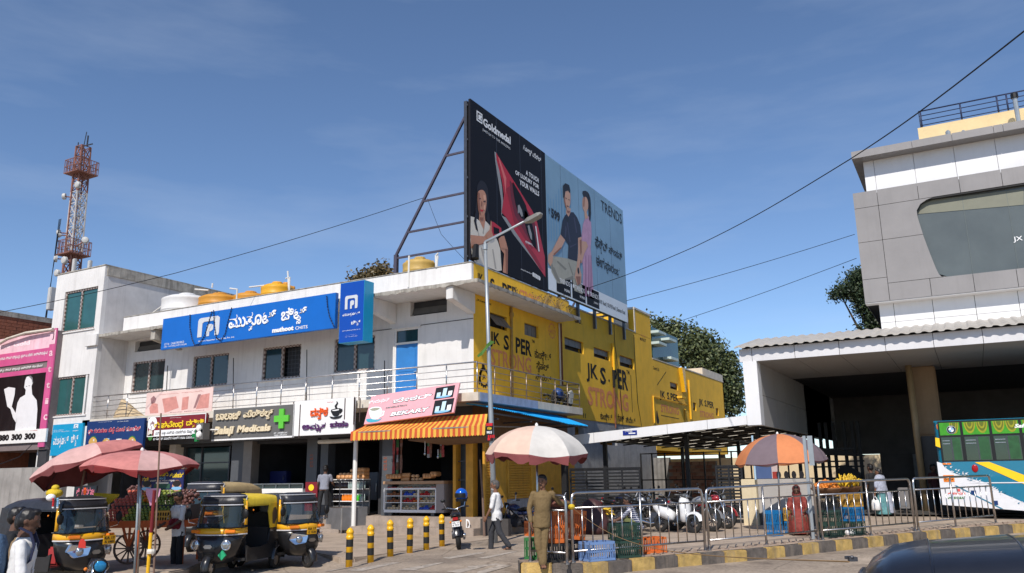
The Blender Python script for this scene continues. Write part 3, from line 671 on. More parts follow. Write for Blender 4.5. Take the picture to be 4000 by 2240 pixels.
T('ಶ್ರೀ ಗುರು ರಾಘವೇಂದ್ರ ಪ್ರಸನ್ನ',L1,(930,27),(1055,15),WL,.02,res=1);T('ಶ್ರೀ ವೀರಭದ್ರ ಪ್ರಸನ್ನ',L1,(1105,22),(1210,8),WL,.02,res=1)
def disc(pl,c,rx,ry,m,par,off,n=16,name='print'):
 g=B();g.poly([pl.pt(c[0]+rx*math.cos(6.2832*i/n),c[1]+ry*math.sin(6.2832*i/n),off)for i in range(n)]);return g.obj(name,m,par)
for i,(x,y)in enumerate(((875,205),(1000,215),(1115,220),(1240,205))):
 c=pl.hit(L1,x,y);nm='printed_plate'
 if i in(1,2):rect(pl,c[0]-.17,c[1]-.18,c[0]+.17,c[1]+.17,BLUEP if i==1 else CREAMP,t_,.009,nm)
 else:disc(pl,c,.24,.22,GREENP,t_,.009,name=nm)
 shape(pl,L1,[(x-40,y+20),(x-30,y-20),(x+5,y-42),(x+38,y-12),(x+30,y+25),(x-5,y+35)],TANP if i!=2 else WL,t_,.013,'printed_dosa',2)
 disc(pl,(c[0]+.05,c[1]+.05),.05,.05,CREAMP,t_,.017,10,'printed_bowl')
t_,pl,(u0,v0,u1,v1)=board('shop_sign','maroon restaurant signboard with yellow lettering and white strips','sign',21.45,(Z1,1165,1262),(Z2,402,1395),MAROON,.1,frame=WSIGN)
T('ರಾಘವೇಂದ್ರ',L2,(10,85),(285,5),YL,.045,0,.03,.015);T('ದರ್ಶಿನಿ',L2,(310,60),(478,-10),YL,.045,0,.03,.015);T('ಶ್ರೀ ಗುರು ರಾಘವೇಂದ್ರ',Z1,(1335,1272),(1420,1262),WL,.02,res=1)
c=pl.hit(Z1,1195,1312);disc(pl,c,.27,.27,WL,t_,.012,20,'badge');T('ಶ್ರೀ',Z1,(1178,1338),(1212,1292),MAROON,.03,0,.018)
q=[pl.hit(Z1,1205,1400),pl.hit(Z2,375,1350)];rect(pl,q[0][0],q[1][1]-.2,q[1][0],q[1][1]+.02,WL,t_,.01,'strip')
text(pl,'ಮಿಡಿ ಎತ್ತು ಮಸಿಯ ಮಾದರಿಯ ರೊಟ್ಟಿ ಊಟ',None,None,BLKL,t_,.02,.016,res=1,uv=(q[0][0]+.1,q[1][1]-.15,q[1][0]-.1,q[1][1]-.03));text(pl,'ಜ ಹೋಟೆಲ್ ಮುಂದಿನ ಹೋಳಿಗೆ ಊಟ ದೊರೆಯುತ್ತದೆ',None,None,WL,t_,.02,.012,res=1,uv=(q[0][0],q[1][1]-.36,q[1][0]-.2,q[1][1]-.25))
for x,y,m_ in((1178,1385,CREAMP),(1178,1420,GREENP)):
 c=pl.hit(Z1,x,y);disc(pl,c,.13,.13,m_,t_,.012,12)
t_,pl,(u0,v0,u1,v1)=board('shop_sign','grey pharmacy signboard with raised cream lettering and a green cross','sign',21.4,(Z2,470,1205),(Z2,1088,1410),GREYS,.12,edge=WSIGN)
T('ಬಾಲಾಜಿ',Z2,(495,1290),(690,1215),CREAML,.045,0,.07,.05);T('ಮೆಡಿಕಲ್ಸ್',Z2,(710,1270),(945,1195),CREAML,.045,0,.07,.05)
T('Balaji',Z2,(482,1420),(640,1330),CREAML,.05,.15,.07,.05);T('Medicals',Z2,(660,1385),(928,1315),CREAML,.05,.15,.07,.05)
T('GST : 29AABFB1234C',Z2,(942,1395),(1050,1378),WL,.02,res=1);T('UNDER COMPOSITION',Z2,(945,1412),(1045,1396),WL,.02,res=1)
c=pl.hit(Z2,1012,1275);g=B();k,l=.11,.34
g.prism([pl.pt(c[0]+a,c[1]+b,.09)for a,b in((-k,-l),(k,-l),(k,-k),(l,-k),(l,k),(k,k),(k,l),(-k,l),(-k,k),(-l,k),(-l,-k),(-k,-k))],(0,.07,0));g.obj('cross',GRN,t_,bevel=.01)
rect(pl,u0,v0-.05,u1,v0-.003,WSIGN,t_,.02,'lower_trim',.1)
t_,pl,(u0,v0,u1,v1)=board('shop_sign','white tea shop signboard with orange and purple lettering and a cup','sign',21.42,(Z2,1108,1140),(Z3,160,1390),WSIGN,.1)
T('ದನ್ವಿಕ',Z2,(1232,1262),(1370,1185),OR,.05,0,.05,.03);T('ಅಮೃತ',Z2,(1168,1365),(1355,1305),PUR,.045,0,.05,.03);T('ಚಹಾ',Z2,(1385,1345),(1530,1290),PUR,.045,0,.05,.03);T('ವಿಶ್ವವಿನಯ',Z2,(1358,1150),(1408,1140),RED,.01,res=1)
def cup(zz,ox,oy,s,m1,m2):
 P=lambda pts:[(ox+x*s,oy+y*s)for x,y in pts]
 shape(pl,zz,P([(0,0),(70,-12),(68,20),(50,48),(22,50),(4,30)]),m1,t_,.03,'cup',2,.02)
 shape(pl,zz,P([(70,-2),(84,-8),(86,10),(70,30),(66,24),(78,8),(74,2),(69,8)]),m1,t_,.03,'cup_handle',1,.02)
 shape(pl,zz,P([(-14,52),(20,58),(60,50),(84,40),(70,62),(30,72),(0,68)]),m1,t_,.03,'saucer',2,.02)
 shape(pl,zz,P([(34,-10),(26,-30),(42,-50),(40,-68),(52,-50),(40,-30),(46,-12)]),m1,t_,.03,'steam',2,.02)
 shape(pl,zz,P([(8,4),(62,-5),(60,4),(36,10),(12,10)]),m2,t_,.036,'tea',1)
cup(Z2,1395,1205,1.0,BLKL,WSIGN)
g=B()
for zz,x,y0,y1 in((Z2,1098,1145,1430),(Z2,1150,1165,1425),(Z2,1500,1115,1280),(Z2,1575,1105,1300),(Z3,170,1110,1320),(Z3,215,1115,1300)):
 a,b=pl.hit(zz,x,y0),pl.hit(zz,x,y1);g.prism([pl.pt(a[0]-.02,b[1],.012),pl.pt(a[0]+.02,b[1],.012),pl.pt(a[0]+.025,a[1],.012),pl.pt(a[0]-.015,a[1],.012)],(0,.008,0))
g.obj('dark_seam',mat('rust_seam',(.06,.035,.03),.8),t_)
ob=hY(Z3,243,1320,21.0);q1=hY(Z3,945,1225,21.0);qt=hY(Z3,262,1105,21.3)
up=V((0,qt.y-ob.y+.12,qt.z-ob.z));bd_=(q1-ob).normalized();up=up-bd_*up.dot(bd_);pl=Fr(ob,bd_,up)
t_=thing('shop_sign','pink bakery signboard with a coffee cup and photos of drinks','sign',ob)
W_,H_=(q1-ob).length,pl.hit(Z3,262,1105)[1]
g=B();g.prism([pl.pt(0,0),pl.pt(W_,0),pl.pt(W_,H_),pl.pt(0,H_)],pl.n*-.06);g.obj('box',PINKS,t_)
T('ಬೇಕರಿ',Z3,(465,1160),(785,1070),BLKL,.06,0,.008);T('ಬೇಕರಿ',Z3,(470,1156),(780,1074),WL,.03,0,.014);T('ಹಿಂದುಸ್ತಾನ್',Z3,(278,1165),(450,1110),WL,.03);T('HINDUSTAN',Z3,(415,1200),(585,1162),WL,.04,.15);T('HINDUSTAN',Z3,(416,1199),(584,1163),BLKL,.005,.15,.018)
T('BEKARY',Z3,(445,1262),(765,1180),BLKL,.07,.15,.008);T('BEKARY',Z3,(450,1258),(760,1184),WL,.035,.15,.014)
GLP=flat('printed_glassware',(190,215,225),.4)
for(x0,y0,x1,y1)in((810,1025,940,1110),(800,1125,930,1230)):
 a,b=pl.hit(Z3,x0,y0+10),pl.hit(Z3,x1,y1-5);rect(pl,a[0],b[1],b[0],a[1],BLKL,t_,.006,'printed_photo');w0,h0=b[0]-a[0],a[1]-b[1]
 for k in range(3):
  uu=a[0]+w0*(.12+.3*k);rect(pl,uu,b[1]+h0*.18,uu+w0*.2,b[1]+h0*(.55+.3*(k==1)),GLP if k!=2 else WL,t_,.010,'printed_glass')
 disc(pl,(a[0]+w0*.5,b[1]+h0*.14),w0*.4,h0*.09,BLUEP,t_,.008,14,'printed_tray')
shape(pl,Z3,[(285,1200),(335,1183),(378,1190),(385,1230),(360,1275),(310,1280),(290,1245)],WL,t_,.010,'printed_cup',2)
shape(pl,Z3,[(292,1203),(335,1190),(372,1195),(345,1212),(310,1215)],flat('printed_coffee',(150,150,130),.5),t_,.014,'printed_coffee',2)
shape(pl,Z3,[(382,1215),(408,1215),(400,1250),(368,1268),(370,1255),(392,1240),(394,1226),(384,1228)],WL,t_,.012,'printed_handle',1)
shape(pl,Z3,[(262,1280),(300,1275),(350,1285),(385,1270),(360,1295),(300,1305),(270,1298)],flat('printed_teal',(70,160,180),.5),t_,.008,'printed_saucer',2)
t_,pl,(u0,v0,u1,v1)=board('banner','sun-faded pink banner tied to the balcony railing above the maroon sign','banner',21.62,(Z1,1150,1075),(Z2,455,1225),flat('faded_banner',(226,196,188),.7,var=.12,scale=2),.012)
FADE=flat('faded_print',(205,140,130),.7,var=.2);FADE2=flat('faded_dark_print',(150,110,110),.7,var=.2)
T('ಬಾಲಾಜಿ ಮೆಡಿಕಲ್ಸ್',Z1,(1250,1085),(1600,1062),FADE,.02,0,.006,res=1);T('BALAJI MEDICALS',Z2,(130,1232),(400,1205),FADE2,.02,0,.006,res=1)
for k,pts in enumerate(([(1180,1120),(1205,1095),(1225,1120),(1215,1150),(1185,1160)],[(1170,1190),(1195,1150),(1235,1160),(1240,1230),(1175,1235)],[(1270,1120),(1380,1100),(1400,1190),(1290,1230)],[(1430,1110),(1480,1100),(1470,1200),(1420,1210)])):shape(pl,Z1,pts,FADE if k else FADE2,t_,.006,'faded_picture',1)
shape(pl,Z2,[(370,1090),(440,1075),(430,1190),(330,1200)],FADE,t_,.006,'faded_picture');shape(pl,Z2,[(350,1085),(372,1083),(330,1190),(312,1195)],FADE2,t_,.007,'faded_picture')
cr=thing('pharmacy_cross','small green pharmacy cross hung on an arm with two speakers','sign',hY(L2,405,145,20.9));pl=Pl('Y',20.9);c=pl.hit(L2,398,148);k,l=.07,.22
g=B();g.prism([pl.pt(c[0]+a,c[1]+b,0)for a,b in((-k,-l),(k,-l),(k,-k),(l,-k),(l,k),(k,k),(k,l),(-k,l),(-k,k),(-l,k),(-l,-k),(-k,-k))],(0,.1,0));g.obj('cross',flat('dark_green_plastic',(20,120,60),.35),cr)
g=B();p=hY(L2,440,95,20.95);g.tube([p,(p.x+.55,21.4,p.z)],.025,6);g.obj('arm',WPAINT,cr)
for y in(80,140):
 p=hY(L2,462,y,20.95);g=B();g.box(p,(.36,.3,.36));sbx=g.obj('lamp_box',GREYS,cr);B().lathe([(.13,0),(.1,.05),(.05,.06)],(p.x-.02,p.y-.155,p.z),12,M4.Rotation(R(90),3,'X')).obj('lamp',WPAINT,sbx)
tn=B();a,b,c=hY(Z1,850,1280,21.95),hY(Z1,1130,1270,21.95),hY(Z1,925,1125,21.95)
secs=[]
for i in range(9):
 t=i/8;wv=.9*(1-t)+.06;cc=V((a.x+(b.x-a.x)*.5,22.1,4.37)).lerp(V((c.x+.1,22.1,c.z)),t);secs.append([cc+V((math.cos(q)*wv*(1+.1*math.sin(5*q+i)),math.sin(q)*.35*(1-t*.8),0))for q in(6.2832*k/16 for k in range(16))])
tn.loft(secs);tag(tn.obj('tarpaulin',flat('tan_tarpaulin',(190,168,135),.8,var=.15,bump=.3),smooth=True),'tan tarpaulin heaped behind the balcony railing at its left end','tarpaulin')
# ---------------------------------------------------------------- ground-floor shops
ZF,YF0,YFB=.55,22.75,27.2
PL=mat('plinth_concrete',(.36,.29,.235),.85,var=.25,scale=3,bump=.25,streak=.4)
g=B();g.bx((-32.7,YF0,-.1),(-13.75,YFB+.1,ZF));g.bx((-18.9,YF0-.55,-.1),(-13.75,YF0-.003,.24));g.obj('plinth',PL,wb,bevel=.015)
for k in range(3):B().bx((-21.0,YF0-.25*(k+1),-.1),(-18.93,YF0-.25*k-.003,.42-.14*k)).obj('step',PL,wb,bevel=.01)
g=B();g.bx((-32.7,YFB,ZF),(-14.1,YFB+.2,4.08));g.bx((-32.7,23.35,3.15),(-14.1,YFB,3.25));
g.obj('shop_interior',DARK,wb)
colx=[(L2,130,190,CREAMCON),(L2,722,832,DGREY),(L2,832,912,flat('tiled_pillar',(128,122,116),.4,var=.1)),(L2,1432,1530,DGREY),(L3,120,190,DGREY),(L3,700,800,DGREY)]
for zz,x0,x1,m_ in colx:
 a,b=hY(zz,x0,500,23.1).x,hY(zz,x1,500,23.1).x;B().bx((a,23.1,ZF),(b,23.5,4.08)).obj('pillar',m_,wb)
for u in(-32.5,-28.6,-24.7,-20.9,-18.4,-14.35):
 B().bx((u-.07,23.5,ZF),(u+.07,YFB,3.15)).obj('partition',DARK,wb)
B().bx((-32.6,23.0,3.26),(-14.26,23.3,4.08)).obj('shop_header',DGREY,wb)
pl=Pl('Y',23.1)
for(zz,x0,x1,y0,y1)in((L2,1468,1500,450,315),(L3,718,750,480,340)):
 for k,s_ in enumerate('ಬೇಕರಿ'[:1]+'ಚಹಾ'[:1]+'ಕಮ'):text(pl,s_,(zz,x0,y0-(y0-y1)*k/4-4),(zz,x1,y0-(y0-y1)*(k+1)/4+4),flat('dull_orange_lettering',(150,80,55),.6),wb,.03,.006)
pc=hY(L2,905,645,22.95);pq=hY(L2,1400,640,22.95)
co=thing('shop_counter','white pharmacy counter with a glass top under the grey sign','counter',(pc.x,23,ZF))
B().bx((pc.x,22.95,pc.z-.32),(pq.x,23.4,pc.z-.02)).obj('panel',WPAINT,co,bevel=.01);B().bx((pc.x,22.98,ZF),(pq.x,23.38,pc.z-.325)).obj('base',DGREY,co)
g=B();a=pc.z+.15
for k in range(5):u=pc.x+(pq.x-pc.x)*k/4;g.bar((u,22.97,pc.z-.02),(u,22.97,a),.03)
g.bar((pc.x,22.97,a),(pq.x,22.97,a),.03);g.obj('rail',STEEL,co)
rect(Pl('Y',22.99),pc.x,pc.z-.02,pq.x,a-.02,GLASS,co,0,'pane',.01)
sh=thing('medicine_shelf','tall medicine shelves at the back of the pharmacy','shelves',(-22,26.9,ZF));g=B()
for k in range(6):g.bx((-24.6,26.5,ZF+.45*k),(-21.2,26.95,ZF+.45*k+.03))
g.obj('shelf',DSTEEL,sh)
pk=[flat('medicine_carton',(180,180,175),.6),flat('medicine_carton_blue',(70,100,150),.6),flat('medicine_carton_red',(150,60,55),.6)]
for i in range(3):
 g=B()
 for k in range(5):
  for j in range(14):
   if(j*7+k*3+i)%3==0:g.box((-24.5+.24*j,26.6,ZF+.45*k+.03+.14),(.18,.15,random.uniform(.18,.3)))
 o=g.obj('medicine_carton',pk[i],sh);o['kind']='stuff'
for z0,x0,x1,lab,gl in((L2,205,720,'dark glazed shop front under the maroon sign',1),):
 a,b=hY(z0,x0,400,23.6),hY(z0,x1,400,23.6);sf=thing('glazed_screen',lab,'shop front',(a.x,23.6,ZF))
 rect(Pl('Y',23.6),a.x,ZF+.05,b.x,3.1,GLASS,sf,0,'pane',.015);g=B()
 for u in(a.x,(a.x+b.x)/2,b.x):g.bar((u,23.57,ZF),(u,23.57,3.14),.06)
 g.bar((a.x,23.57,ZF+.05),(b.x,23.57,ZF+.05),.06);g.bar((a.x,23.57,2.5),(b.x,23.57,2.5),.05);g.obj('frame',DSTEEL,sf)
a=hY(L3,475,210,22.4);B().tube([(a.x,22.3,.24),(a.x,22.3,3.15)],.075,8).obj('post',WPAINT,wb)
a,b=hY(L3,100,210,22.3),hY(L3,410,190,22.3);g=B();g.tube([(a.x,22.35,a.z),(b.x,22.35,a.z)],.07,8);tag(g.obj('rolled_blind',CREAMCON),'rolled cream blind above the tea shop entrance','blind')
BOT={k:flat('bottle_'+k,c,.15,var=.1,spec=.7)for k,c in(('dark',(28,18,14)),('orange',(235,130,20)),('green',(70,190,30)),('clear',(150,165,160)))}
CAPM=flat('bottle_cap',(225,225,220),.4)
bm_=B().lathe([(.026,0),(.031,.02),(.031,.12),(.024,.15),(.012,.19),(.012,.22)],n=7)
bmesh_={k:bm_.mesh('bottle',m,True)for k,m in BOT.items()}
capm=B().lathe([(.015,.218),(.015,.24)],n=6).mesh('cap',CAPM)
def bottle(p,kind,label,group):
 o=bpy.data.objects.new('bottle',bmesh_[kind]);C.objects.link(o);o.location=p;tag(o,label,'bottle',group)
 c=bpy.data.objects.new('cap',capm);C.objects.link(c);c.parent=o
s0,s1=hY(L3,245,560,22.75),hY(L3,450,560,22.75)
zt,zb=s0.z,ZF+.02
sf=thing('drinks_shelf','open drinks shelf with rows of bottles beside the white post','shelf',(s0.x,22.8,ZF))
lev=[zb+.06,zb+.06+(zt-zb)*.34,zb+.06+(zt-zb)*.68]
g=B()
for zz in lev:g.bx((s0.x,22.72,zz-.025),(s1.x+.38,23.05,zz))
g.obj('shelf',WPAINT,sf);B().bx((s0.x-.02,22.7,zt-.03),(s1.x+.4,23.1,zt)).obj('top',WPAINT,sf)
g=B()
for u in(s0.x-.01,(s0.x+s1.x)/2-.15,s1.x+.39):g.bar((u,22.73,ZF),(u,22.73,zt-.03),.03)
g.bx((s0.x,23.08,ZF),(s1.x+.4,23.1,zt-.03));g.obj('frame',DSTEEL,sf)
for li,zz in enumerate(lev):
 for k in range(22):
  u=s0.x+.05+k*.066
  if u>s1.x+.35:break
  kind=('dark','dark','clear','dark','dark','dark','dark','green','green','green','green')[(k*11)//22]if li==0 else('dark','dark','dark','orange','orange','orange','orange','clear','green','clear','clear')[(k*11)//22]if li==1 else('dark','dark','dark','dark','dark','clear','clear','clear','clear','clear','clear')[(k*11)//22]
  for yy in(22.76,22.9):bottle((u,yy,zz),kind,{'dark':'dark cola bottle in a row on the drinks shelf','orange':'orange soda bottle in a row on the drinks shelf','green':'green soda bottle in a row on the drinks shelf','clear':'clear water bottle in a row on the drinks shelf'}[kind],kind+' bottles on the drinks shelf')
BREAD=flat('bread_bag',(205,150,100),.4,var=.2,scale=14);BREAD2=flat('bun_bag',(214,172,128),.4,var=.2,scale=14)
lm=B();lm.loft([[V((x*.5,y,z))for y,z in((-.07,0),(.07,0),(.08,.08),(.05,.135),(-.05,.135),(-.08,.08))]for x in(-.3,-.26,.26,.3)])
lmesh=lm.mesh('bread_loaf',BREAD,True);bunm=B().ball((0,0,.055),(.085,.08,.058),8,5).mesh('bun_pack',BREAD2,True)
def loaf(p,rz,m_,label,group,rx=0):
 o=bpy.data.objects.new('bread_loaf' if m_ is lmesh else 'bun_pack',m_);C.objects.link(o);o.location=p;o.rotation_euler=(rx,0,rz);tag(o,label,'bread',group)
for k in range(9):loaf((s0.x+.3+(k%5)*.17,22.8,zt+.11*(k//5)),.2*(k%3)+R(90),lmesh if k<5 else bunm,'bread packed in clear bags on top of the drinks shelf','bread on the drinks shelf')
for k in range(8):loaf((s0.x+.78+(k%3)*.17,22.83,zt+.115*(k//3)),.3*k,bunm,'bread packed in clear bags on top of the drinks shelf','bread on the drinks shelf')
for k in range(6):loaf((s1.x+.2+.15*(k%2),22.85,zt+.12*(k//2)),R(90),lmesh,'bread packed in clear bags on the shelf right of the white post','bread right of the white post')
c0,c1=hY(L3,720,865,22.85),hY(L3,1205,870,22.85);ct=hY(L3,715,580,22.85).z;x0,x1=c0.x,c1.x;cr_=hY(L3,1285,700,22.85).x
zb0=c0.z-.02
dc=thing('display_counter','white glass-fronted bakery counter full of snacks','counter',(x0,22.85,ZF))
g=B();g.bx((x0,22.85,zb0),(x1,23.5,zb0+.09));g.bx((x0,23.46,zb0+.09),(x1,23.5,ct-.1));g.obj('carcass',WPAINT,dc)
B().bx((x1+.002,22.85,zb0),(cr_,23.5,ct-.1)).obj('end_cabinet',flat('grey_laminate',(150,140,135),.5),dc,bevel=.01)
B().bx((x0-.03,22.8,ct-.1),(cr_+.02,23.52,ct)).obj('worktop',flat('tan_laminate',(176,138,104),.4),dc,bevel=.01)
zl=[zb0+.09+(ct-.1-zb0-.09)*k/4 for k in(0,1.15,2.2,3.2)]
g=B()
for zz in zl[1:]:g.bx((x0+.02,22.87,zz-.02),(x1-.02,23.45,zz))
g.obj('shelf',WPAINT,dc)
g=B()
for k in range(4):u=x0+(x1-x0)*k/3;g.bar((u,22.87,zb0+.09),(u,22.87,zl[3]),.045)
g.bar((x0,22.87,zl[3]+.02),(x1,22.87,zl[3]+.02),.05);g.obj('frame',WPAINT,dc)
for x,m_ in((770,0),(1170,0)):B().bx((hY(L3,x,875,23).x,22.95,ZF),(hY(L3,x+30,875,23).x,23.4,zb0-.003)).obj('leg',DSTEEL,dc)
snk=[flat('snack_brown',(150,95,60),.6,var=.25,scale=12),flat('snack_cream',(214,188,150),.6,var=.2),flat('snack_red',(190,50,50),.5),flat('snack_blue',(60,90,190),.5),flat('snack_orange',(220,110,40),.5)]
sm=[B().ball((0,0,.04),(.07,.07,.045),8,5).mesh('snack_pack',m_,True)for m_ in snk]
ord_=[[1,1,1,1,3,2],[0,0,2,4,1,1],[0,0,3,1,2,1],[2,1,4,0,0,2]]
for li,zz in enumerate(zl):
 for k in range(15):
  u=x0+.1+k*(x1-x0-.2)/14;i=ord_[li][(k*6)//15]
  for s_ in range(2 if li<3 else 1):
   o=bpy.data.objects.new('snack_pack',sm[i]);C.objects.link(o);o.location=(u+random.uniform(-.02,.02),22.98+.12*s_,zz+.06*s_*(k%2));tag(o,['brown','cream','red','blue','orange'][i]+' snack packet inside the bakery counter, '+['bottom shelf','second shelf','third shelf','top shelf'][li],'snack','snacks in the bakery counter')
for k in range(5):loaf((x0+.1+.12*k,22.95,ct+.15),R(90),lmesh,'bread loaf bag standing upright at the left end of the bakery counter','upright loaves left on the bakery counter',R(80))
for k in range(4):loaf((x0+.75+.02*k,23.0,ct+.13*(k%2)),.1*k,bunm if k<2 else lmesh,'bun packet stacked beside upright loaves on the bakery counter','buns on the bakery counter')
for k in range(5):loaf((x0+1.12+.16*(k%3),22.98,ct+.11*(k//3)),.4*k,bunm,'bun packet heaped in the middle of the bakery counter','buns in the middle of the counter')
for k in range(5):loaf((x0+1.62+.1*k,22.95,ct+.15+.06*(k>2)),R(90),lmesh,'tall bread bag standing at the right end of the bakery counter','upright loaves right on the bakery counter',R(85))
zv1,zv0=3.25,2.97
ax0,ax1,ay,ayt,azt=-17.35,-12.33,20.6,21.55,3.66
aw=thing('awning','orange and yellow striped bakery awning with a scalloped valance','awning',(ax0,ay,zv0))
AO=flat('awning_orange',(196,84,42),.75,var=.12,scale=3);AY=flat('awning_yellow',(218,170,66),.75,var=.12,scale=3);n=52
for k in range(n):
 a,b=ax0+(ax1-ax0)*k/n,ax0+(ax1-ax0)*(k+1)/n;m_=AO if k%2==0 else AY
 ta,tb=ax0+.1+(ax1-.5-ax0-.1)*k/n,ax0+.1+(ax1-.5-ax0-.1)*(k+1)/n;mid=(a+b)/2
 sag=lambda u:.02*math.sin(u*2.2)
 g=B();g.add([(a,ay+sag(a),zv1),(b,ay+sag(b),zv1),((b+tb)/2,(ay+ayt)/2,(zv1+azt)/2-.03+sag(b)),((a+ta)/2,(ay+ayt)/2,(zv1+azt)/2-.03+sag(a)),(tb,ayt,azt),(ta,ayt,azt)],[(0,1,2,3),(3,2,4,5)])
 g.add([(a,ay+sag(a),zv1),(b,ay+sag(b),zv1),(b,ay-.01+sag(b)*1.6,zv0+.02),(mid,ay-.012+sag(mid)*1.6,zv0-.012),(a,ay-.01+sag(a)*1.6,zv0+.02)],[(0,4,3,2,1)])
 g.obj('stripe',m_,aw)
g=B();g.tube([(ax0,ay+.02,zv1-.02),(ax1,ay+.02,zv1-.02)],.02,6)
for u in(ax0+.05,(ax0+ax1)/2,ax1-.1):g.tube([(u,ay+.02,zv1-.02),(u,22.9,3.3)],.02,5)
g.obj('frame',STEEL,aw)
g=B();g.prism([(-15.2,20.75,2.96),(-12.35,20.75,2.98),(-12.6,22.2,2.9),(-15.0,22.6,2.86)],(0,0,-.05));g.obj('board',flat('old_plywood',(120,92,68),.85,var=.25),aw)
YB=mat('ochre_paint',(.64,.32,.035),.6,var=.2,scale=3,streak=.35,stain=(.2,.1,.04))
for z_,xa,xb,Y_ in((L3,1368,1395,22.9),(L3,1490,1556,22.95)):
 a,b=hY(z_,xa,600,Y_).x,hY(z_,xb,600,Y_).x;B().bx((a,Y_,ZF),(b,Y_+.3,3.2)).obj('door_post',YB,wb)
p,q=hY(L3,1397,600,23.1),hY(L3,1488,600,23.1);rect(Pl('Y',23.2),p.x,ZF,q.x,3.1,flat('grey_blue_door',(62,74,84),.4,var=.2),wb,0,'side_door',.03)
for k in range(3):B().bar((q.x-.3,23.05,1.1+.6*k),(q.x+.12,23.05,1.1+.6*k),.03).obj('door_bar',DSTEEL,wb)
B().bx((-14.2,22.9,3.0),(-13.85,29.4,4.08)).obj('shutter_box',flat('brown_shade_wall',(120,84,52),.8,var=.15),wb)
SHM=mat('ochre_shutter',(.60,.30,.035),.5,var=.15,scale=2,streak=.4,stain=(.2,.1,.04))
XSH=-13.9
def shutter(y0,y1,z0,z1,label):
 st=thing('roller_shutter',label,'shutter',(XSH,y0,z0));n=int((z1-z0)/.085);me=None
 for k in range(n):
  zz=z0+k*.085;g=B();g.loft([[V((XSH,y,zz)),V((XSH+.03,y,zz+.02)),V((XSH+.03,y,zz+.06)),V((XSH,y,zz+.084)),V((XSH-.01,y,zz+.042))]for y in(y0,y1)]);g.obj('slat',SHM,st)
 g=B();g.bx((XSH-.02,y0-.1,z0),(XSH+.06,y0-.003,z1));g.bx((XSH-.02,y1+.003,z0),(XSH+.06,y1+.1,z1));g.obj('guide',YB,st);return st
yA=[hX(L4,x,600,XSH).y for x in(112,275,440,650)]
shutter(23.15,yA[1]-.05,.55,3.0,'ochre roller shutter closed behind the wooden pole at the corner');shutter(yA[2],yA[3],1.05,3.0,'ochre roller shutter closed behind the white umbrella')
for a,b,z0 in((yA[1]+.1,yA[2]-.12,.5),(yA[3]+.13,30.0,.2)):B().bx((XSH-.2,a,z0),(XSH+.03,b,3.0)).obj('shutter_pier',YB,wb)
B().bx((-14.3,yA[2]-.1,-.05),(XSH-.02,yA[3]+.1,1.045)).obj('shutter_sill',GREYCON,wb);B().bx((-14.3,22.8,-.1),(-13.2,30,.3)).obj('plinth',PL,wb)
g=B();g.bx((-13.75,22.62,-.1),(-12.75,22.78,.52));g.obj('low_wall',flat('dark_painted_wall',(70,66,64),.7,var=.2),wb)
text(Pl('Y',22.62),'D',(L3,1492,1028),(L3,1530,935),WL,wb,.02,.006)
bs=thing('sheet_canopy','bright blue corrugated sheet canopy below the balcony on the yellow side','canopy',(XS,24,3.8));BSM=flat('blue_sheet',(30,150,215),.4,var=.1)
N_=110;g=B();vs,fs=[],[]
ya,yb=21.75,28.2
for i in range(N_+1):
 t=i/N_;y=ya+(yb-ya)*t;h=.02*math.cos(i*math.pi/1.0)
 vs+=[(XS-.55,y,4.04+h*.9),(XS+.75*min(1,.25+t*1.2),y,4.0-.42*min(1,.2+t*1.1)+h)]
g.add(vs,[(2*i,2*i+1,2*i+3,2*i+2)for i in range(N_)]);g.obj('corrugated_sheet',BSM,bs)
g=B()
for y in(22.4,24.2,26,27.8):g.bar((XS-.6,y,3.55),(XS+.7*min(1,.25+(y-ya)/(yb-ya)*1.2),y,3.56),.05)
g.bar((XS+.2,ya+.2,3.72),(XS+.7,yb,3.52),.05);g.obj('bracket',DSTEEL,bs)
# ---------------------------------------------------------------- stair tower
tw=thing('stair_tower','tall white stair tower with green glass windows beside the pink shop','building',(-34,21.6,0))
YT=21.6;TP=Pl('Y',YT);xr_=-32.3;xl_=-35.75;zt_=11.05
w1=win_rect(TP,Z1,512,285,735,565);w2=win_rect(TP,Z1,440,955,668,1240)
g=B();g.wall(TP,xl_,xr_,0,zt_,[w1,w2],.2);g.obj('wall',WHITE,tw)
TG=mat('green_tinted_glass',(.025,.10,.10),.12,var=.2,scale=1.2,spec=.7)
for r in(w1,w2):
 o=window(TP,r,tw);backing(TP,r,tw)
 for ch in o.children:
  if ch.name.startswith('pane'):ch.data.materials.clear();ch.data.materials.append(TG)
yb=hX(Z1,1430,245,xr_).y
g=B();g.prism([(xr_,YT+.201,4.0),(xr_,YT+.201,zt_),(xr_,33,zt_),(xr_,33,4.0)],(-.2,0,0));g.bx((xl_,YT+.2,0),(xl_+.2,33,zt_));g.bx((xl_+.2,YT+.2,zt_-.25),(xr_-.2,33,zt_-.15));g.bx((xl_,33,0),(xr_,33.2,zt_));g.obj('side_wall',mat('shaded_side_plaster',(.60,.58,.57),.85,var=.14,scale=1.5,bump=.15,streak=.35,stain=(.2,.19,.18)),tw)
g=B();g.bx((xl_-.03,YT-.03,zt_+.002),(xr_+.03,33.2,zt_+.06));g.bx((xr_+.003,YT+.1,zt_-.42),(xr_+.05,33.2,zt_-.003));g.obj('parapet_coping',OLDCON,tw,bevel=.01)
g=B();g.bx((xl_,YW,0),(-32.8,YW+.2,4.0));
g.bx((-32.9,YT+.02,4.37),(-32.78,YW-.004,7.88));g.obj('return_wall',WHITE,tw)
g=B();g.bx((-33.0,YT-.12,7.5),(-32.25,YT-.003,8.0));g.obj('ledge',WHITE,tw,bevel=.01)
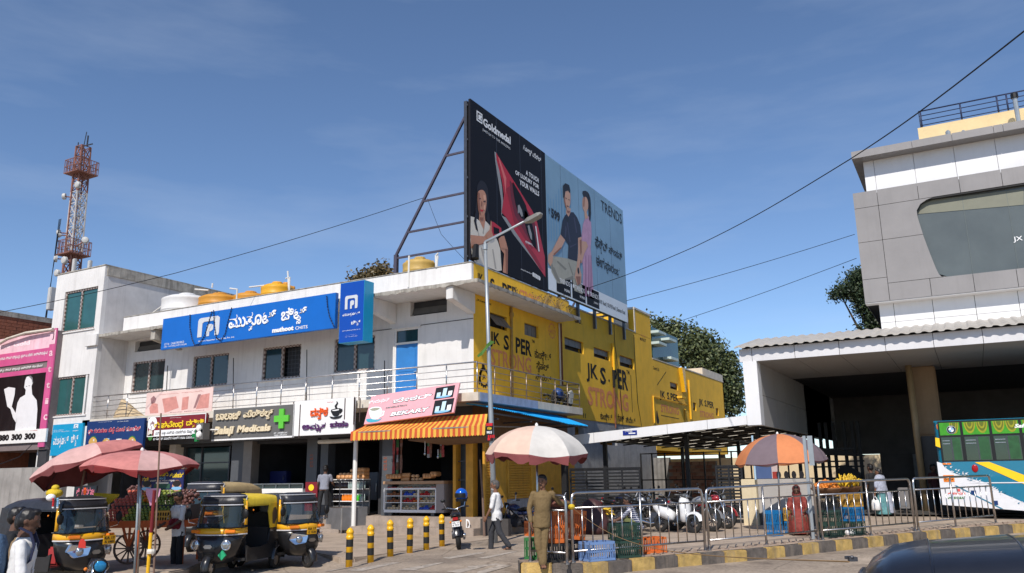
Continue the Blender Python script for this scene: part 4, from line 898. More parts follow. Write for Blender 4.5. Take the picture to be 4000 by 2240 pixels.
# ---------------------------------------------------------------- pink gold-loan shop at the far left
pk_=thing('pink_shop','pink fronted shop with a silhouette poster and phone number board','building',(-39,21.4,0))
YP_=21.35;PP=Pl('Y',YP_);PINKW=flat('pink_cladding',(205,88,140),.45,var=.12,scale=1,streak=.3,stain=(.5,.35,.4));PALEP=flat('sun_bleached_pink',(236,196,206),.5,var=.2,scale=1.5,streak=.4,stain=(.6,.2,.3))
xe=PP.hit(Z1,455,590)[0]
v={k:PP.hit(Z1,380,y)[1]for k,y in(('top',595),('p1',720),('p2',830),('p3',910),('b',1350))}
g=B();g.bx((-44,YP_+.02,3.2),(xe,24,v['top']));g.obj('wall',mat('pink_shop_core',(.2,.16,.16),.8),pk_)
def band(y0,y1,m,nm,x1=None,off=.0,th=.02):
 return rect(PP,-44,y0,x1 or PP.hit(Z1,385,800)[0],y1,m,pk_,off,nm,th)
xs_=PP.hit(Z1,385,800)[0]
band(v['p1'],v['top'],PALEP,'fascia');band(v['p2']+.05,v['p1'],PINKW,'band',None,.03,.03);band(v['p3'],v['p2']-.25,PINKW,'band',None,.03,.03)
rect(PP,xs_,3.3,xe,v['top']+.1,PINKW,pk_,.06,'upright_band',.06)
rect(PP,-44,PP.hit(Z1,0,1370)[1],xs_+.02,v['p3']-.01,flat('black_poster',(22,20,24),.4,streak=.15,stain=(.15,.15,.16)),pk_,.012,'poster',.012)
sil=flat('white_silhouette',(225,224,226),.5,var=.05)
shape(PP,Z1,[(200,975),(212,948),(240,940),(258,955),(262,990),(250,1020),(255,1085),(290,1130),(296,1200),(285,1370),(120,1370),(135,1250),(130,1310),(105,1270),(85,1200),(60,1180),(35,1045),(70,1028),(122,1035),(118,1085),(95,1180),(125,1230),(140,1150),(160,1112),(200,1088),(205,1050),(192,1030)],sil,pk_,.018,'poster_figure')
shape(PP,Z1,[(228,945),(245,940),(258,955),(262,985),(256,1000),(252,970),(240,955)],flat('grey_print',(120,120,124),.5),pk_,.022,'poster_hair')
for x,y in((212,1022),(232,1018)):shape(PP,Z1,[(x-6,y),(x,y-3),(x+6,y),(x,y+3)],BLKL,pk_,.022,'poster_eye')
for i,ch_ in enumerate('attica'):
 y=780+i*125-14;x=412-i*11;text(PP,ch_,(Z1,x-17,y+22),(Z1,x+17,y-26),PALEP,pk_,.02,.075)
c=PP.hit(Z1,425,635);rect(PP,c[0]-.2,c[1]-.33,c[0]+.2,c[1]+.3,PALEP,pk_,.066,'badge');text(PP,'J',(Z1,420,660),(Z1,437,610),BLKL,pk_,.02,.072)
text(PP,'ನಗದು ಗಿರವಿ ಚಿನ್ನವನ್ನು ಪ್ರತಿಶತ ಬೆಲೆಗೆ ಖರೀದಿಸುತ್ತೇವೆ',(Z1,5,820),(Z1,380,745),WL,pk_,.03,.036,res=1);text(PP,'ನಿಮ್ಮ ಗಿರವಿ ಚಿನ್ನವನ್ನು ಖರೀದಿಸಿ ಹಣ ಬೇಕೇ?',(Z1,2,910),(Z1,340,848),WL,pk_,.03,.036,res=1)
text(PP,'attica Gold',(Z1,-60,740),(Z1,240,660),flat('pale_lettering',(245,222,228),.5),pk_,.05,.006)
a,b=PP.hit(L1,-60,85),PP.hit(L1,440,215);rect(PP,-44,a[1]-.72,b[0],PP.hit(L1,385,88)[1],WSIGN,pk_,.08,'number_board',.08)
text(PP,'880 300 300',(L1,0,204),(L1,356,122),BLKL,pk_,.06,.09);text(PP,'T S 2/2020',(L1,305,107),(L1,370,95),RED,pk_,.01,.09,res=1)
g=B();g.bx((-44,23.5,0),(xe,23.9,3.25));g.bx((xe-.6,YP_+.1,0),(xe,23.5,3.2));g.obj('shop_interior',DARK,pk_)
g=B();g.tube([hY(Z1,-10,690,YP_-.15),hY(Z1,60,650,YP_-.2),hY(Z1,200,605,YP_-.2),hY(Z1,415,575,YP_-.15)],.07,7);g.obj('coping_roll',CREAMCON,pk_)
gw=B();YG=18.5;a,b=hY(L1,-30,425,YG),hY(L1,590,440,YG);gw.bx((a.x-6,YG,0),(b.x,YG+.25,b.z));o=gw.obj('boundary_wall',mat('mossy_wall_plaster',(.30,.28,.26),.9,var=.25,scale=1.5,bump=.2,streak=.7,stain=(.07,.065,.06)),bevel=.02);tag(o,'grey streaked plaster wall behind the black rickshaw at the far left','wall')
bk=thing('brick_building','unplastered red brick building rising behind the pink shop','building',(-42,27,0))
BR=mat('red_brick',(.30,.105,.06),.9,var=.3,scale=6,bump=.3,bscale=15,streak=.5,stain=(.06,.05,.045))
XB=-39.5;pa,pb=hX(Z1,0,450,XB),hX(Z1,415,550,XB);zz=(pa.z+pb.z)/2
g=B();g.bx((XB-9,pa.y-6,0),(XB,pb.y+3,zz));g.obj('wall',BR,bk);g=B();g.bx((XB-9,pa.y-6,zz+.003),(XB+.05,pb.y+3,zz+.25));g.obj('coping',OLDCON,bk)
mortar=mat('mortar',(.26,.22,.19),.95);me=B().box((0,0,0),(.02,.21,.066)).mesh('brick',BR);nb=0
for r in range(26):
 for k in range(16):
  if nb>=300:break
  y=pa.y-.2+(k+.5*(r%2))*.24*2.2;z_=zz-.05-r*.16*1.0
  o=bpy.data.objects.new('brick',me);C.objects.link(o);join(o,bk);o.location=(XB+.004+random.random()*.006,y,z_);o.scale=(1,2.3,2.1);nb+=1
# ---------------------------------------------------------------- telecom mast on the tower roof
YM=29.0
pb_,pt_=hY(T8,232,1300,YM),hY(T8,330,215,YM)
tm=thing('telecom_mast','red rusty lattice telecom mast with two platforms and dish antennas','mast',pb_)
H0,H1=zt_-.15,pt_.z;cx=lambda z:pb_.x+(pt_.x-pb_.x)*(z-H0)/(H1-H0);hw=lambda z:.37+(.30-.37)*(z-H0)/(H1-H0)
MR=mat('mast_red',(.25,.11,.085),.7,var=.35,scale=3);MW=mat('mast_white',(.50,.48,.47),.7,var=.25,scale=3)
cor=lambda z,i:V((cx(z)+hw(z)*(1 if i in(0,3)else-1),YM+hw(z)*(1 if i>1 else-1),z))
nb_=15
for j in range(nb_):
 za,zb2=H0+(H1-H0)*j/nb_,H0+(H1-H0)*(j+1)/nb_;m_=MW if 6<=j<=10 else MR
 for i in range(4):
  B().bar(cor(za,i),cor(zb2,i),.07).obj('leg',m_,tm)
  g=B();a,b,c,d=cor(za,i),cor(za,(i+1)%4),cor(zb2,i),cor(zb2,(i+1)%4)
  g.bar(a,d,.045);g.bar(b,c,.045);g.bar(c,d,.045);g.obj('brace',m_,tm)
g=B()
for dx in(-.1,.1):g.bar((cx(H0)+dx,YM-.1,H0),(cx(H1)+dx,YM-.1,H1),.05)
for k in range(40):z=H0+(H1-H0)*k/40;g.bar((cx(z)-.1,YM-.1,z),(cx(z)+.1,YM-.1,z),.03)
g.bar((cx(H0)-.2,YM-.4,H0),(cx(H1)-.2,YM-.35,H1),.07);g.obj('ladder',MR,tm)
for y_ in(1130,425):
 z=hY(T8,240,y_,YM-.68).z;r=.68;p=B().bx((cx(z)-r,YM-r,z),(cx(z)+r,YM+r,z+.07)).obj('platform',MR,tm)
 q=[V((cx(z)+r*a,YM+r*b,z))for a,b in((-1,-1),(1,-1),(1,1),(-1,1))];gr=B();
 for i in range(4):
  a,b=q[i],q[(i+1)%4]
  for hh in(.45,.9):gr.bar(a+V((0,0,hh)),b+V((0,0,hh)),.035)
  for k in range(8):c=a.lerp(b,k/8);gr.bar(c,c+V((0,0,.9)),.03)
 gr.obj('guard_rail',MR,p)
DISH=flat('dish_white',(185,183,180),.5)
def dish(x,y,r,drum=True,dx=0):
 p=hY(T8,x,y,YM-.6);d=V((dx,-1,-.05)).normalized();r*=.52;q=d.to_track_quat('Z','Y').to_matrix()
 o=B().lathe([(r,.0),(r,.14),(r*.8,.18),(.05,.2)]if drum else[(.05,0),(r*.6,.06),(r,.16),(r*.98,.16),(r*.5,.1),(.04,.06)],p,16,q).obj('dish_antenna',DISH,tm,False)
 B().bar(p,(cx(p.z),YM,p.z),.06).obj('dish_arm',MR,o)
for a in((288,550,.42),(172,650,.38,True,-1.2),(125,970,.4,True,-1),(140,990,.33,False,-1),(348,1037,.38,True,1),(98,1198,.42,True,-.5),(172,1213,.45),(108,1325,.42)):dish(*a)
for x,y0,y1 in((242,1195,1310),(377,1210,1285)):
 p,q=hY(T8,x,y0,YM-.8),hY(T8,x,y1,YM-.8);B().bx((p.x-.12,YM-.8,q.z-.3),(p.x+.12,YM-.62,p.z)).obj('panel_antenna',DISH,tm,bevel=.03)
p=hY(Z1,420,250,23);q=hY(Z1,415,425,23);g=B();g.bx((p.x-.13,22.8,q.z),(p.x+.13,23.1,p.z));tag(g.obj('panel_antenna',DISH,bevel=.03),'white panel antenna fixed at the left edge of the stair tower','antenna')
g=B();g.bar((pt_.x-.5,YM,H1+.1),(pt_.x+.9,YM,H1+.02),.06);g.bar((pt_.x,YM,H1),(pt_.x+.15,YM,H1+1.0),.04);g.bar((pt_.x+.35,YM,H1),(pt_.x+.35,YM,H1+.7),.07);g.bar((pt_.x-.6,YM,H1),(pt_.x-.6,YM,H1+.45),.05);g.obj('top_aerial',DSTEEL,tm)
g=B();x=cx(H0)-.75
for k in range(3):g.bar((x-.1*k,YM-.8,H0-.5),(cx(H1*.75)-.5+.1*k,YM-.8,H1*.78),.025)
g.obj('feeder_cable',BLK,tm)
# ---------------------------------------------------------------- water tanks on the roof
def tank(name,label,zz,xl,xr,yt,yb,Y,m,ribs=5,taper=.96,group='water tanks on the roof'):
 a,b=hY(zz,xl,(yt+yb)/2,Y),hY(zz,xr,(yt+yb)/2,Y);r=(b.x-a.x)/2;cxx=(a.x+b.x)/2;r*=.93
 top=hY(zz,(xl+xr)/2,yt,Y-r).z;z0=8.16
 t_=thing(name,label,'water tank',(cxx,Y,z0),group);h=top-z0;pr=[(r*.96,0),(r,.03)];body=h*.86
 for k in range(ribs):
  za=.05+(body-.1)*k/ribs;zb_=.05+(body-.1)*(k+1)/ribs;pr+=[(r,za),(r*1.025,za+.03),(r*1.025,za+.06),(r,za+.09),(r,zb_-.01)]
 pr+=[(r*1.02,body),(r*1.0,body+.04),(r*.75,h*.95),(r*.4,h*.985),(r*.38,h*.985)]
 B().lathe(pr,(cxx,Y,z0),28).obj('body',m,t_,True);B().lathe([(r*.34,h*.985),(r*.34,h*1.02),(r*.3,h*1.04),(.02,h*1.045)],(cxx,Y,z0),16).obj('lid',m if name!='white' else DSTEEL,t_)
 for k in range(4):
  q=1.57*k+.6;B().box((cxx+math.cos(q)*r*.72,Y+math.sin(q)*r*.72,z0+h*.93),(.12,.25,.1),q).obj('lug',m,t_)
 return t_
TKY=mat('ochre_tank_plastic',(.58,.26,.03),.5,var=.1);TKY2=mat('yellow_tank_plastic',(.72,.36,.02),.45,var=.08);TKO=mat('dull_yellow_tank_plastic',(.50,.33,.09),.55,var=.15);TKW=mat('white_tank_plastic',(.66,.65,.64),.5,var=.08)
tank('water_tank','white water tank on the roof, leftmost of the tanks',Z2,132,402,250,420,24.6,TKW,3)
tank('water_tank','ochre water tank beside the white tank',Z2,405,640,255,375,24.6,TKY);tank('water_tank','ochre water tank, lower one between two others behind the blue sign',Z2,658,866,250,335,25.2,TKY)
tank('water_tank','bright yellow water tank standing tallest behind the blue signboard',Z2,873,1065,180,300,24.4,TKY2);tank('water_tank','ochre water tank half hidden behind the bright yellow tank',Z2,975,1100,200,280,26.0,TKY);tank('water_tank','dull yellow water tank beside the billboard brace',Z3,566,800,-15,125,24.6,TKO)
g=thing('water_pipes','white plastic water pipes between the roof tanks','pipes',hY(Z2,600,265,24.3));WP=flat('white_pipe',(215,213,208),.5)
for pts in([(Z2,325,262),(Z2,430,270)],[(Z2,458,250),(Z2,462,215)],[(Z2,598,255),(Z2,655,262),(Z2,650,340)],[(Z2,750,245),(Z2,868,232)],[(Z2,1060,275),(Z2,1050,120)],[(Z2,1062,270),(Z2,1066,168),(Z2,1035,178)],[(Z1,1185,455),(Z1,1340,340)],[(Z3,590,245),(Z3,598,0)],[(Z3,808,90),(Z3,806,0),(Z3,825,-20)],[(Z3,812,90),(Z3,822,0)]):
 B().tube([hY(z,x,y,24.0 if z is not Z3 else 22.28)for z,x,y in pts],.035,6).obj('pipe',WP,g)
# ---------------------------------------------------------------- billboard
XBB=-13.9;BP=Pl('X',XBB);y0,ym,y1=22.32,28.1,36.72;zb,zt=8.87,14.7
bb=thing('billboard','huge rooftop billboard with a black switch advert and a pale blue fashion advert','billboard',(XBB,29,8.8))
BKF=flat('billboard_black',(17,16,25),.65,spec=.25,var=.08,scale=1);BLF=mat('billboard_blue',s2l(130,163,186),.4,var=.12,scale=.5)
B().bx((XBB-.08,y0,zb),(XBB,ym,zt)).obj('panel',BKF,bb);B().bx((XBB-.08,ym+.003,zb+.1),(XBB,y1,zt-.02)).obj('panel',BLF,bb)
g=B();
for y in[y0+.05]+[y0+(y1-y0)*k/8 for k in range(1,8)]+[y1-.05]:g.bar((XBB-.2,y,8.15),(XBB-.2,y,zt-.05),.12)
for z in(9.0,10.4,11.8,13.2,14.5):g.bar((XBB-.14,y0,z),(XBB-.14,y1,z),.07)
g.obj('frame',DSTEEL,bb)
foot=hY(F,997,642,y0+.1);tp=hY(F,1181,290,y0+.1)
FRM=mat('frame_steel_dull',(.10,.09,.12),.5,.5,var=.2)
for yy in(y0+.1,27.0,32.0,36.5):
 o=B().bar((foot.x,yy,foot.z),(XBB-.26,yy,tp.z),.08).obj('brace',FRM,bb)
 B().bar((foot.x,yy,8.15),(foot.x,yy,foot.z),.13).obj('brace_post',FRM,bb)
 for ly,ry in((383,379),(492,483),(581,556),(640,619)):
  q=hY(F,1180,ry,y0+.1);t=(q.z-foot.z)/(tp.z-foot.z);B().bar((foot.x+(XBB-.26-foot.x)*max(0,t),yy,q.z),(XBB-.26,yy,q.z),.065).obj('tie',FRM,bb)
def bs_(z,pts,m,off,nm,sm=0):return shape(BP,z,pts,m,bb,off,nm,sm)
def bt(s,z,a,b,m,bold=.02,nm='lettering',res=2,off=.012):return text(BP,s,(z,*a),(z,*b),m,bb,bold,off,0,0,nm,res)
bt('Goldmedal',B5,(146,240),(328,315),WL,.035);bt('SWITCH TO THE AMAZING',B5,(143,275),(326,385),WL,.0,res=1)
a,b=BP.hit(B5,104,205),BP.hit(B5,142,165);rect(BP,a[0],a[1],b[0],b[1],WL,bb,.006,'badge');rect(BP,a[0]+.06,a[1]+.06,b[0]-.06,b[1]-.06,BKF,bb,.010,'badge');bt('g',B5,(112,205),(136,178),WL,.06,off=.014)
bt('ಗೋಲ್ಡ್',B5,(412,398),(470,405),WL,.03);bt('ಮೆಡಲ್',B5,(474,445),(530,452),WL,.03)
bt('A TOUCH',B5,(430,565),(514,590),WL,.03);bt('OF LUXURY FOR',B5,(360,562),(516,635),WL,.03);bt('YOUR WALLS',B5,(388,630),(517,678),WL,.03)
bt('www.goldmedalindia.com',B5,(396,1198),(470,1218),WL,.01,res=1)
for k in range(5):c=BP.hit(B5,480+k*10,1228+k*6);disc(BP,c,.09,.09,WL,bb,.01,10,'icon')
GLOSS=flat('printed_gloss_red',(188,22,28),.3,var=.1,scale=3);PKH=flat('printed_highlight',(222,110,104),.4)
bs_(B5,[(222,412),(234,420),(272,640),(285,800),(268,835),(268,740),(228,480)],GREYP,.006,'printed_edge')
bs_(B5,[(232,418),(245,440),(470,800),(500,860),(556,1110),(560,1245),(545,1225),(300,850),(270,815),(285,700),(270,600),(236,470)],GLOSS,.008,'printed_plate')
bs_(B5,[(268,835),(298,850),(545,1215),(562,1245),(470,1120),(350,965)],GREYP,.007,'printed_edge')
bs_(B5,[(322,600),(330,610),(490,890),(515,1080),(470,1030),(355,830),(330,720)],REDD,.012,'printed_shadow')
for pts in([(340,620),(362,645),(430,770),(440,860),(395,850),(360,760)],[(420,800),(455,850),(480,930),(500,1060),(455,990),(425,900)]):bs_(B5,pts,BKF,.016,'printed_switch',2)
for pts in([(375,770),(385,765),(402,800),(410,840),(400,845),(385,815),(375,825)],[(440,905),(450,900),(468,960),(470,1000),(460,990),(448,950)]):bs_(B5,pts,GREYP,.02,'printed_highlight')
bs_(B5,[(245,450),(252,452),(300,590),(296,700),(284,600)],PKH,.012,'printed_highlight');bs_(B5,[(490,905),(497,908),(520,1075),(512,1075)],WL,.02,'printed_highlight');bt('Goldmedal',B5,(425,1000),(480,1045),WL,.03,res=1)
bs_(B5,[(105,700),(108,640),(128,605),(155,615),(178,660),(182,760),(170,850),(150,900),(120,880),(85,870),(95,800)],HAIRP,.006,'printed_hair',2)
bs_(B5,[(64,842),(95,850),(120,870),(160,870),(190,900),(215,950),(245,1010),(260,1060),(270,1200),(245,1205),(90,1145),(70,1090),(62,1000)],CREAMP,.010,'printed_blouse',1)
bs_(B5,[(122,810),(155,820),(160,870),(150,930),(135,900),(118,860)],SKINP,.014,'printed_neck',1)
bs_(B5,[(108,700),(118,672),(145,668),(165,700),(168,760),(158,820),(142,845),(126,835),(112,790)],SKINP,.016,'printed_face',2)
for pts in([(115,725),(128,720),(130,727),(117,731)],[(146,740),(162,742),(161,749),(147,747)]):bs_(B5,pts,HAIRP,.02,'printed_eye')
bs_(B5,[(122,793),(138,800),(152,797),(140,812),(128,808)],RED,.02,'printed_mouth',1)
bs_(B5,[(62,965),(150,975),(185,945),(200,955),(195,1000),(170,1015),(100,1040),(66,1055)],SKINP,.016,'printed_arm',1)
bs_(B5,[(265,975),(285,970),(300,1020),(310,1060),(308,1225),(276,1212),(285,1090),(262,1060),(250,1010),(248,990)],SKINP,.016,'printed_arm',1)
bs_(B5,[(195,875),(215,880),(265,920),(268,960),(215,985),(192,940)],GLOSS,.02,'printed_small_plate');bs_(B5,[(212,910),(250,925),(252,955),(215,960)],BKF,.024,'printed_switch')
bs_(B5,[(160,960),(188,930),(195,868),(200,880),(200,940),(215,985),(195,1000),(170,990)],SKINP,.028,'printed_hand',1);bs_(B5,[(250,985),(275,985),(300,1025),(298,1060),(262,1050)],SKINP,.024,'printed_hand',1)
WSTRIP=flat('billboard_white_strip',(225,232,238),.45)
q=BP.hit(B5,572,1265);rect(BP,ym+.02,zb+.1,y1-.01,zb+.98,WSTRIP,bb,.006,'strip')
bt('TRENDS',B5,(930,800),(1064,830),BLKL,.0,off=.012);bt('₹',B5,(580,822),(590,788),BLKL,.02);bt('599',B5,(598,850),(655,820),BLKL,.05)
bt('ಫೆಸ್ಟಿವ್',B5,(890,1040),(970,1015),BLKL,.025);bt('ಸೀಸನ್',B5,(980,1085),(1068,1085),BLKL,.025);bt('ಈಗ',B5,(897,1165),(950,1120),BLKL,.025);bt('ಪ್ರಾರಂಭ',B5,(956,1190),(1052,1185),BLKL,.025)
for k,s_ in enumerate(('MAN','WOMAN','JUNIOR')):
 ua,ub=ym+.75+k*1.5,ym+2.1+k*1.5;rect(BP,ua,zb+.16,ub,zb+.94,BKF,bb,.010,'badge');text(BP,'TRENDS',None,None,WL,bb,.01,.016,uv=(ua+.28,zb+.58,ub-.08,zb+.78));text(BP,s_,None,None,WL,bb,.02,.016,res=1,uv=(ub-.62,zb+.3,ub-.1,zb+.42));disc(BP,(ua+.15,zb+.7),.09,.09,WL,bb,.014,10,'icon')
text(BP,'AVK Road | Old PB Road | Shamnur Road',None,None,BLKL,bb,.012,.012,uv=(ym+5.1,zb+.38,y1-.35,zb+.64))
NAVP=flat('printed_navy_shirt',(36,32,48),.5);KHP=flat('printed_pale_trousers',(172,168,152),.5,var=.12,scale=4);PKD=flat('printed_pink_dress',(196,150,178),.5,var=.15,scale=3);JEAN=flat('printed_chair',(28,26,34),.5)
SK2=flat('printed_skin_light',(205,158,132),.5);FOLD=flat('printed_fold',(136,132,120),.5);PKF=flat('printed_pink_fold',(160,112,142),.5)
bs_(B5,[(690,1255),(745,1285),(742,1290),(748,1330),(740,1330),(735,1290),(715,1280),(716,1315),(708,1312),(706,1275),(695,1270),(694,1310),(688,1305)],JEAN,.008,'printed_chair')
bs_(B5,[(805,690),(815,672),(840,680),(858,720),(862,800),(858,860),(845,880),(845,800),(830,760)],HAIRP,.008,'printed_hair',2)
bs_(B5,[(820,860),(845,840),(862,880),(866,960),(860,1050),(870,1200),(882,1395),(806,1360),(810,1200),(798,1060),(800,960),(808,900)],PKD,.010,'printed_dress',1)
for x in(825,845,860):bs_(B5,[(x,1100),(x+4,1100),(x+6,1375),(x-3,1370)],PKF,.013,'printed_fold')
bs_(B5,[(805,735),(812,715),(830,715),(842,745),(842,790),(832,815),(842,850),(822,858),(818,812),(806,785)],SK2,.013,'printed_face',2)
bs_(B5,[(800,1005),(830,1010),(842,1040),(818,1085),(800,1150),(778,1160),(772,1130),(795,1070)],SK2,.016,'printed_arm',1)
bs_(B5,[(590,1130),(610,1105),(700,1120),(770,1140),(775,1180),(750,1230),(800,1300),(806,1358),(752,1335),(740,1265),(690,1255),(690,1290),(640,1285),(600,1210)],KHP,.012,'printed_trousers',1)
for pts in([(640,1135),(700,1190),(690,1200),(635,1145)],[(690,1255),(742,1235),(745,1262),(692,1262)],[(600,1150),(650,1270),(640,1275),(600,1190)]):bs_(B5,pts,FOLD,.015,'printed_fold')
bs_(B5,[(672,870),(690,835),(715,815),(745,815),(770,850),(790,900),(798,975),(775,985),(768,1140),(708,1120),(712,1030),(690,1000),(660,960)],NAVP,.016,'printed_shirt',1)
bs_(B5,[(658,962),(690,1000),(660,1060),(610,1100),(605,1150),(590,1175),(575,1140),(578,1095),(600,1075)],SK2,.018,'printed_arm',1)
bs_(B5,[(775,985),(798,978),(800,1080),(790,1140),(785,1180),(798,1230),(795,1290),(770,1300),(752,1240),(768,1160),(775,1080)],SK2,.018,'printed_arm',1)
bs_(B5,[(700,780),(725,790),(725,815),(712,845),(695,820)],SK2,.020,'printed_neck');bs_(B5,[(680,680),(690,655),(716,660),(724,700),(722,760),(708,800),(694,785),(682,740)],SK2,.022,'printed_face',2)
bs_(B5,[(676,720),(674,640),(690,622),(715,635),(723,670),(720,690),(708,672),(690,676),(684,715)],HAIRP,.026,'printed_hair',1);disc(BP,BP.hit(B5,776,1202),.1,.14,BLKL,bb,.026,12,'printed_watch')
for pts in([(690,718),(700,722),(700,726),(690,722)],[(709,728),(719,733),(719,737),(709,732)],[(697,768),(714,776),(705,780)]):bs_(B5,pts,HAIRP,.028,'printed_features')
bs_(B5,[(690,845),(712,850),(712,880),(705,882)],BLKL,.019,'printed_placket')
SKD=flat('printed_skin_shade',(150,98,76),.5);SKL=flat('printed_skin_glow',(224,172,142),.5);CRS=flat('printed_blouse_fold',(176,168,158),.5);NVL=flat('printed_shirt_fold',(62,58,78),.5);BLS=flat('printed_blue_shade',(104,152,188),.5);RDM=flat('printed_mid_red',(150,16,22),.4)
for pts in([(108,700),(112,680),(122,690),(120,740),(126,800),(132,838),(122,825),(112,785)],[(132,742),(139,745),(138,775),(130,775)],[(122,848),(150,850),(140,870),(125,866)],[(70,1040),(120,1028),(180,1008),(180,1014),(100,1040),(68,1054)],[(292,1060),(308,1060),(306,1220),(296,1218)]):bs_(B5,pts,SKD,.0215,'printed_shade',1)
for pts in([(146,700),(160,705),(162,735),(150,730)],[(150,770),(160,770),(156,800),(148,795)]):bs_(B5,pts,SKL,.0205,'printed_light',2)
for pts in([(95,880),(100,878),(130,1010),(124,1012)],[(150,900),(156,902),(150,960),(142,955)],[(130,1050),(140,1048),(165,1165),(155,1165)],[(205,1060),(214,1060),(235,1190),(224,1190)],[(85,1060),(92,1060),(108,1145),(100,1142)]):bs_(B5,pts,CRS,.0125,'printed_fold')
for pts in([(84,872),(98,800),(106,810),(100,880),(112,940),(98,930)],[(165,860),(176,800),(186,830),(192,900),(180,890)]):bs_(B5,pts,HAIRP,.0185,'printed_hair',1)
for pts in([(300,660),(322,640),(360,830),(480,1040),(470,1060),(350,880)],[(420,1000),(500,1110),(545,1200),(530,1195),(440,1060)]):bs_(B5,pts,RDM,.0105,'printed_shade')
for pts in([(700,880),(706,878),(726,1010),(718,1015)],[(745,850),(752,848),(770,950),(762,955)],[(720,1040),(765,1020),(766,1028),(722,1052)],[(690,900),(700,925),(694,985),(686,975)]):bs_(B5,pts,NVL,.0175,'printed_fold')
for pts in([(680,690),(686,690),(690,745),(700,790),(692,780),(682,740)],[(700,802),(722,808),(716,822),(702,818)],[(612,1090),(662,1045),(666,1052),(615,1104)],[(785,1000),(797,995),(798,1080),(790,1100)],[(760,1240),(790,1240),(788,1290),(772,1298)]):bs_(B5,pts,SKD,.0235,'printed_shade')
for pts in([(710,1150),(716,1148),(745,1230),(738,1232)],[(610,1180),(618,1180),(660,1280),(650,1280)],[(752,1250),(760,1250),(780,1345),(770,1340)]):bs_(B5,pts,FOLD,.0155,'printed_fold')
for pts in([(812,715),(820,712),(816,780),(810,775)],[(775,1130),(790,1120),(800,1150),(780,1158)]):bs_(B5,pts,SKD,.0165,'printed_shade')
for pts in([(845,690),(858,730),(862,820),(856,880),(848,860),(852,780)],):bs_(B5,pts,HAIRP,.0145,'printed_hair',1)
for k in range(9):x=575+18*k;bs_(B5,[(x,690+40*math.sin(k)),(x+4,692+40*math.sin(k)),(x+10,1000),(x+5,1010)],BLS,.0055,'printed_pattern')
g=B()
for k in range(1,8):y=y0+(y1-y0)*k/8;g.bx((XBB+.0012,y-.004,zb+.02),(XBB+.0045,y+.004,zt-.03))
g.obj('vinyl_seam',flat('seam_grey',(62,72,92),.5),bb)
g=B();g.tube([(XBB+.1,y0+.2,9.4),(XBB+.12,y0+.1,8.9)],[.1,.14],6);tag(g.obj('flood_lamp',BLK),'black floodlight housing hanging at the lower left corner of the billboard','lamp')
# ---------------------------------------------------------------- street lamp
sl=thing('street_lamp','galvanised street lamp with a tilted arm standing before the yellow corner','street lamp',(-12.12,20.4,0))
GALV=mat('galvanised_pole',(.34,.37,.39),.45,.4,var=.12,scale=3)
base,top=V((-12.12,20.4,road(-12.12,20.4)-.05)),hY(Z3,1193,-105,20.4)
pm=hY(Z3,1240,1310,20.4);base.x=pm.x-(pm.x-top.x)*-.35 if False else pm.x+(pm.x-top.x)*pm.z/(top.z-pm.z)
B().tube([base,pm,base.lerp(top,.6),top],[.08,.074,.06,.05],10).obj('pole',GALV,sl,True)
am=hY(B5,430,872,20.0);p0=hY(B5,162,1010,20.4)
B().tube([top-V((0,0,.35)),top,p0+V((0,0,.0)),am],[.05,.045,.04,.035],8).obj('arm',GALV,sl,True)
d=(am-p0).normalized();g=B();s1,s2=am-d*.05,am+d*.62;n_=d.cross(V((0,1,0))).normalized()
g.loft([[c+V((0,w_*a,0))+n_*(-h_*b)for a,b in((-1,0),(1,0),(.8,1),(-.8,1))]for c,w_,h_ in((s1,.06,.05),(s1.lerp(s2,.3),.16,.1),(s1.lerp(s2,.85),.16,.09),(s2,.08,.04))]);lum=g.obj('luminaire',flat('lamp_housing',(150,150,146),.5),sl)
B().tube([p0-V((0,0,.25)),p0-V((0,0,.1))],.075,8).obj('collar',GALV,sl)
pl=Pl('Y',20.28);a,b=pl.hit(A2,638,975),pl.hit(A2,720,1195);B().bx((a[0],20.28,b[1]),(b[0],20.31,a[1])).obj('advert_plate',BLKL,sl)
h_=a[1]-b[1];rect(pl,a[0],a[1]-.16*h_,b[0],a[1],RED,sl,.006,'print');text(pl,'ಹಣ',None,None,YL,sl,.05,.008,uv=(a[0]+.03,a[1]-.38*h_,b[0]-.03,a[1]-.2*h_));text(pl,'99013',None,None,WL,sl,.04,.008,uv=(a[0]+.02,a[1]-.6*h_,b[0]-.02,a[1]-.45*h_))
for k in range(4):rect(pl,a[0]+.06+k*.06,b[1]+.16*h_,a[0]+.1+k*.06,b[1]+.33*h_,RED,sl,.008,'print')
rect(pl,a[0]+.05,b[1]+.02,b[0]-.08,b[1]+.16*h_,RED,sl,.008,'print')
g=B();q=hY(A2,665,20,20.28);g.add([q,q+V((.25,-.05,.12)),q+V((.1,-.03,.18)),q+V((-.1,0,.05))],[(0,1,2,3)]);e=hY(A2,525,125,20.2);g.add([q,q+V((0,0,.1)),(q+e)/2+V((0,-.05,.0)),e,e+V((.03,0,-.06)),(q+e)/2+V((.02,-.05,-.12))],[(0,1,2,3,4,5)]);tag(g.obj('ribbon',flat('green_ribbon',(70,110,40),.7)),'torn green ribbon tied round the street lamp pole','ribbon')
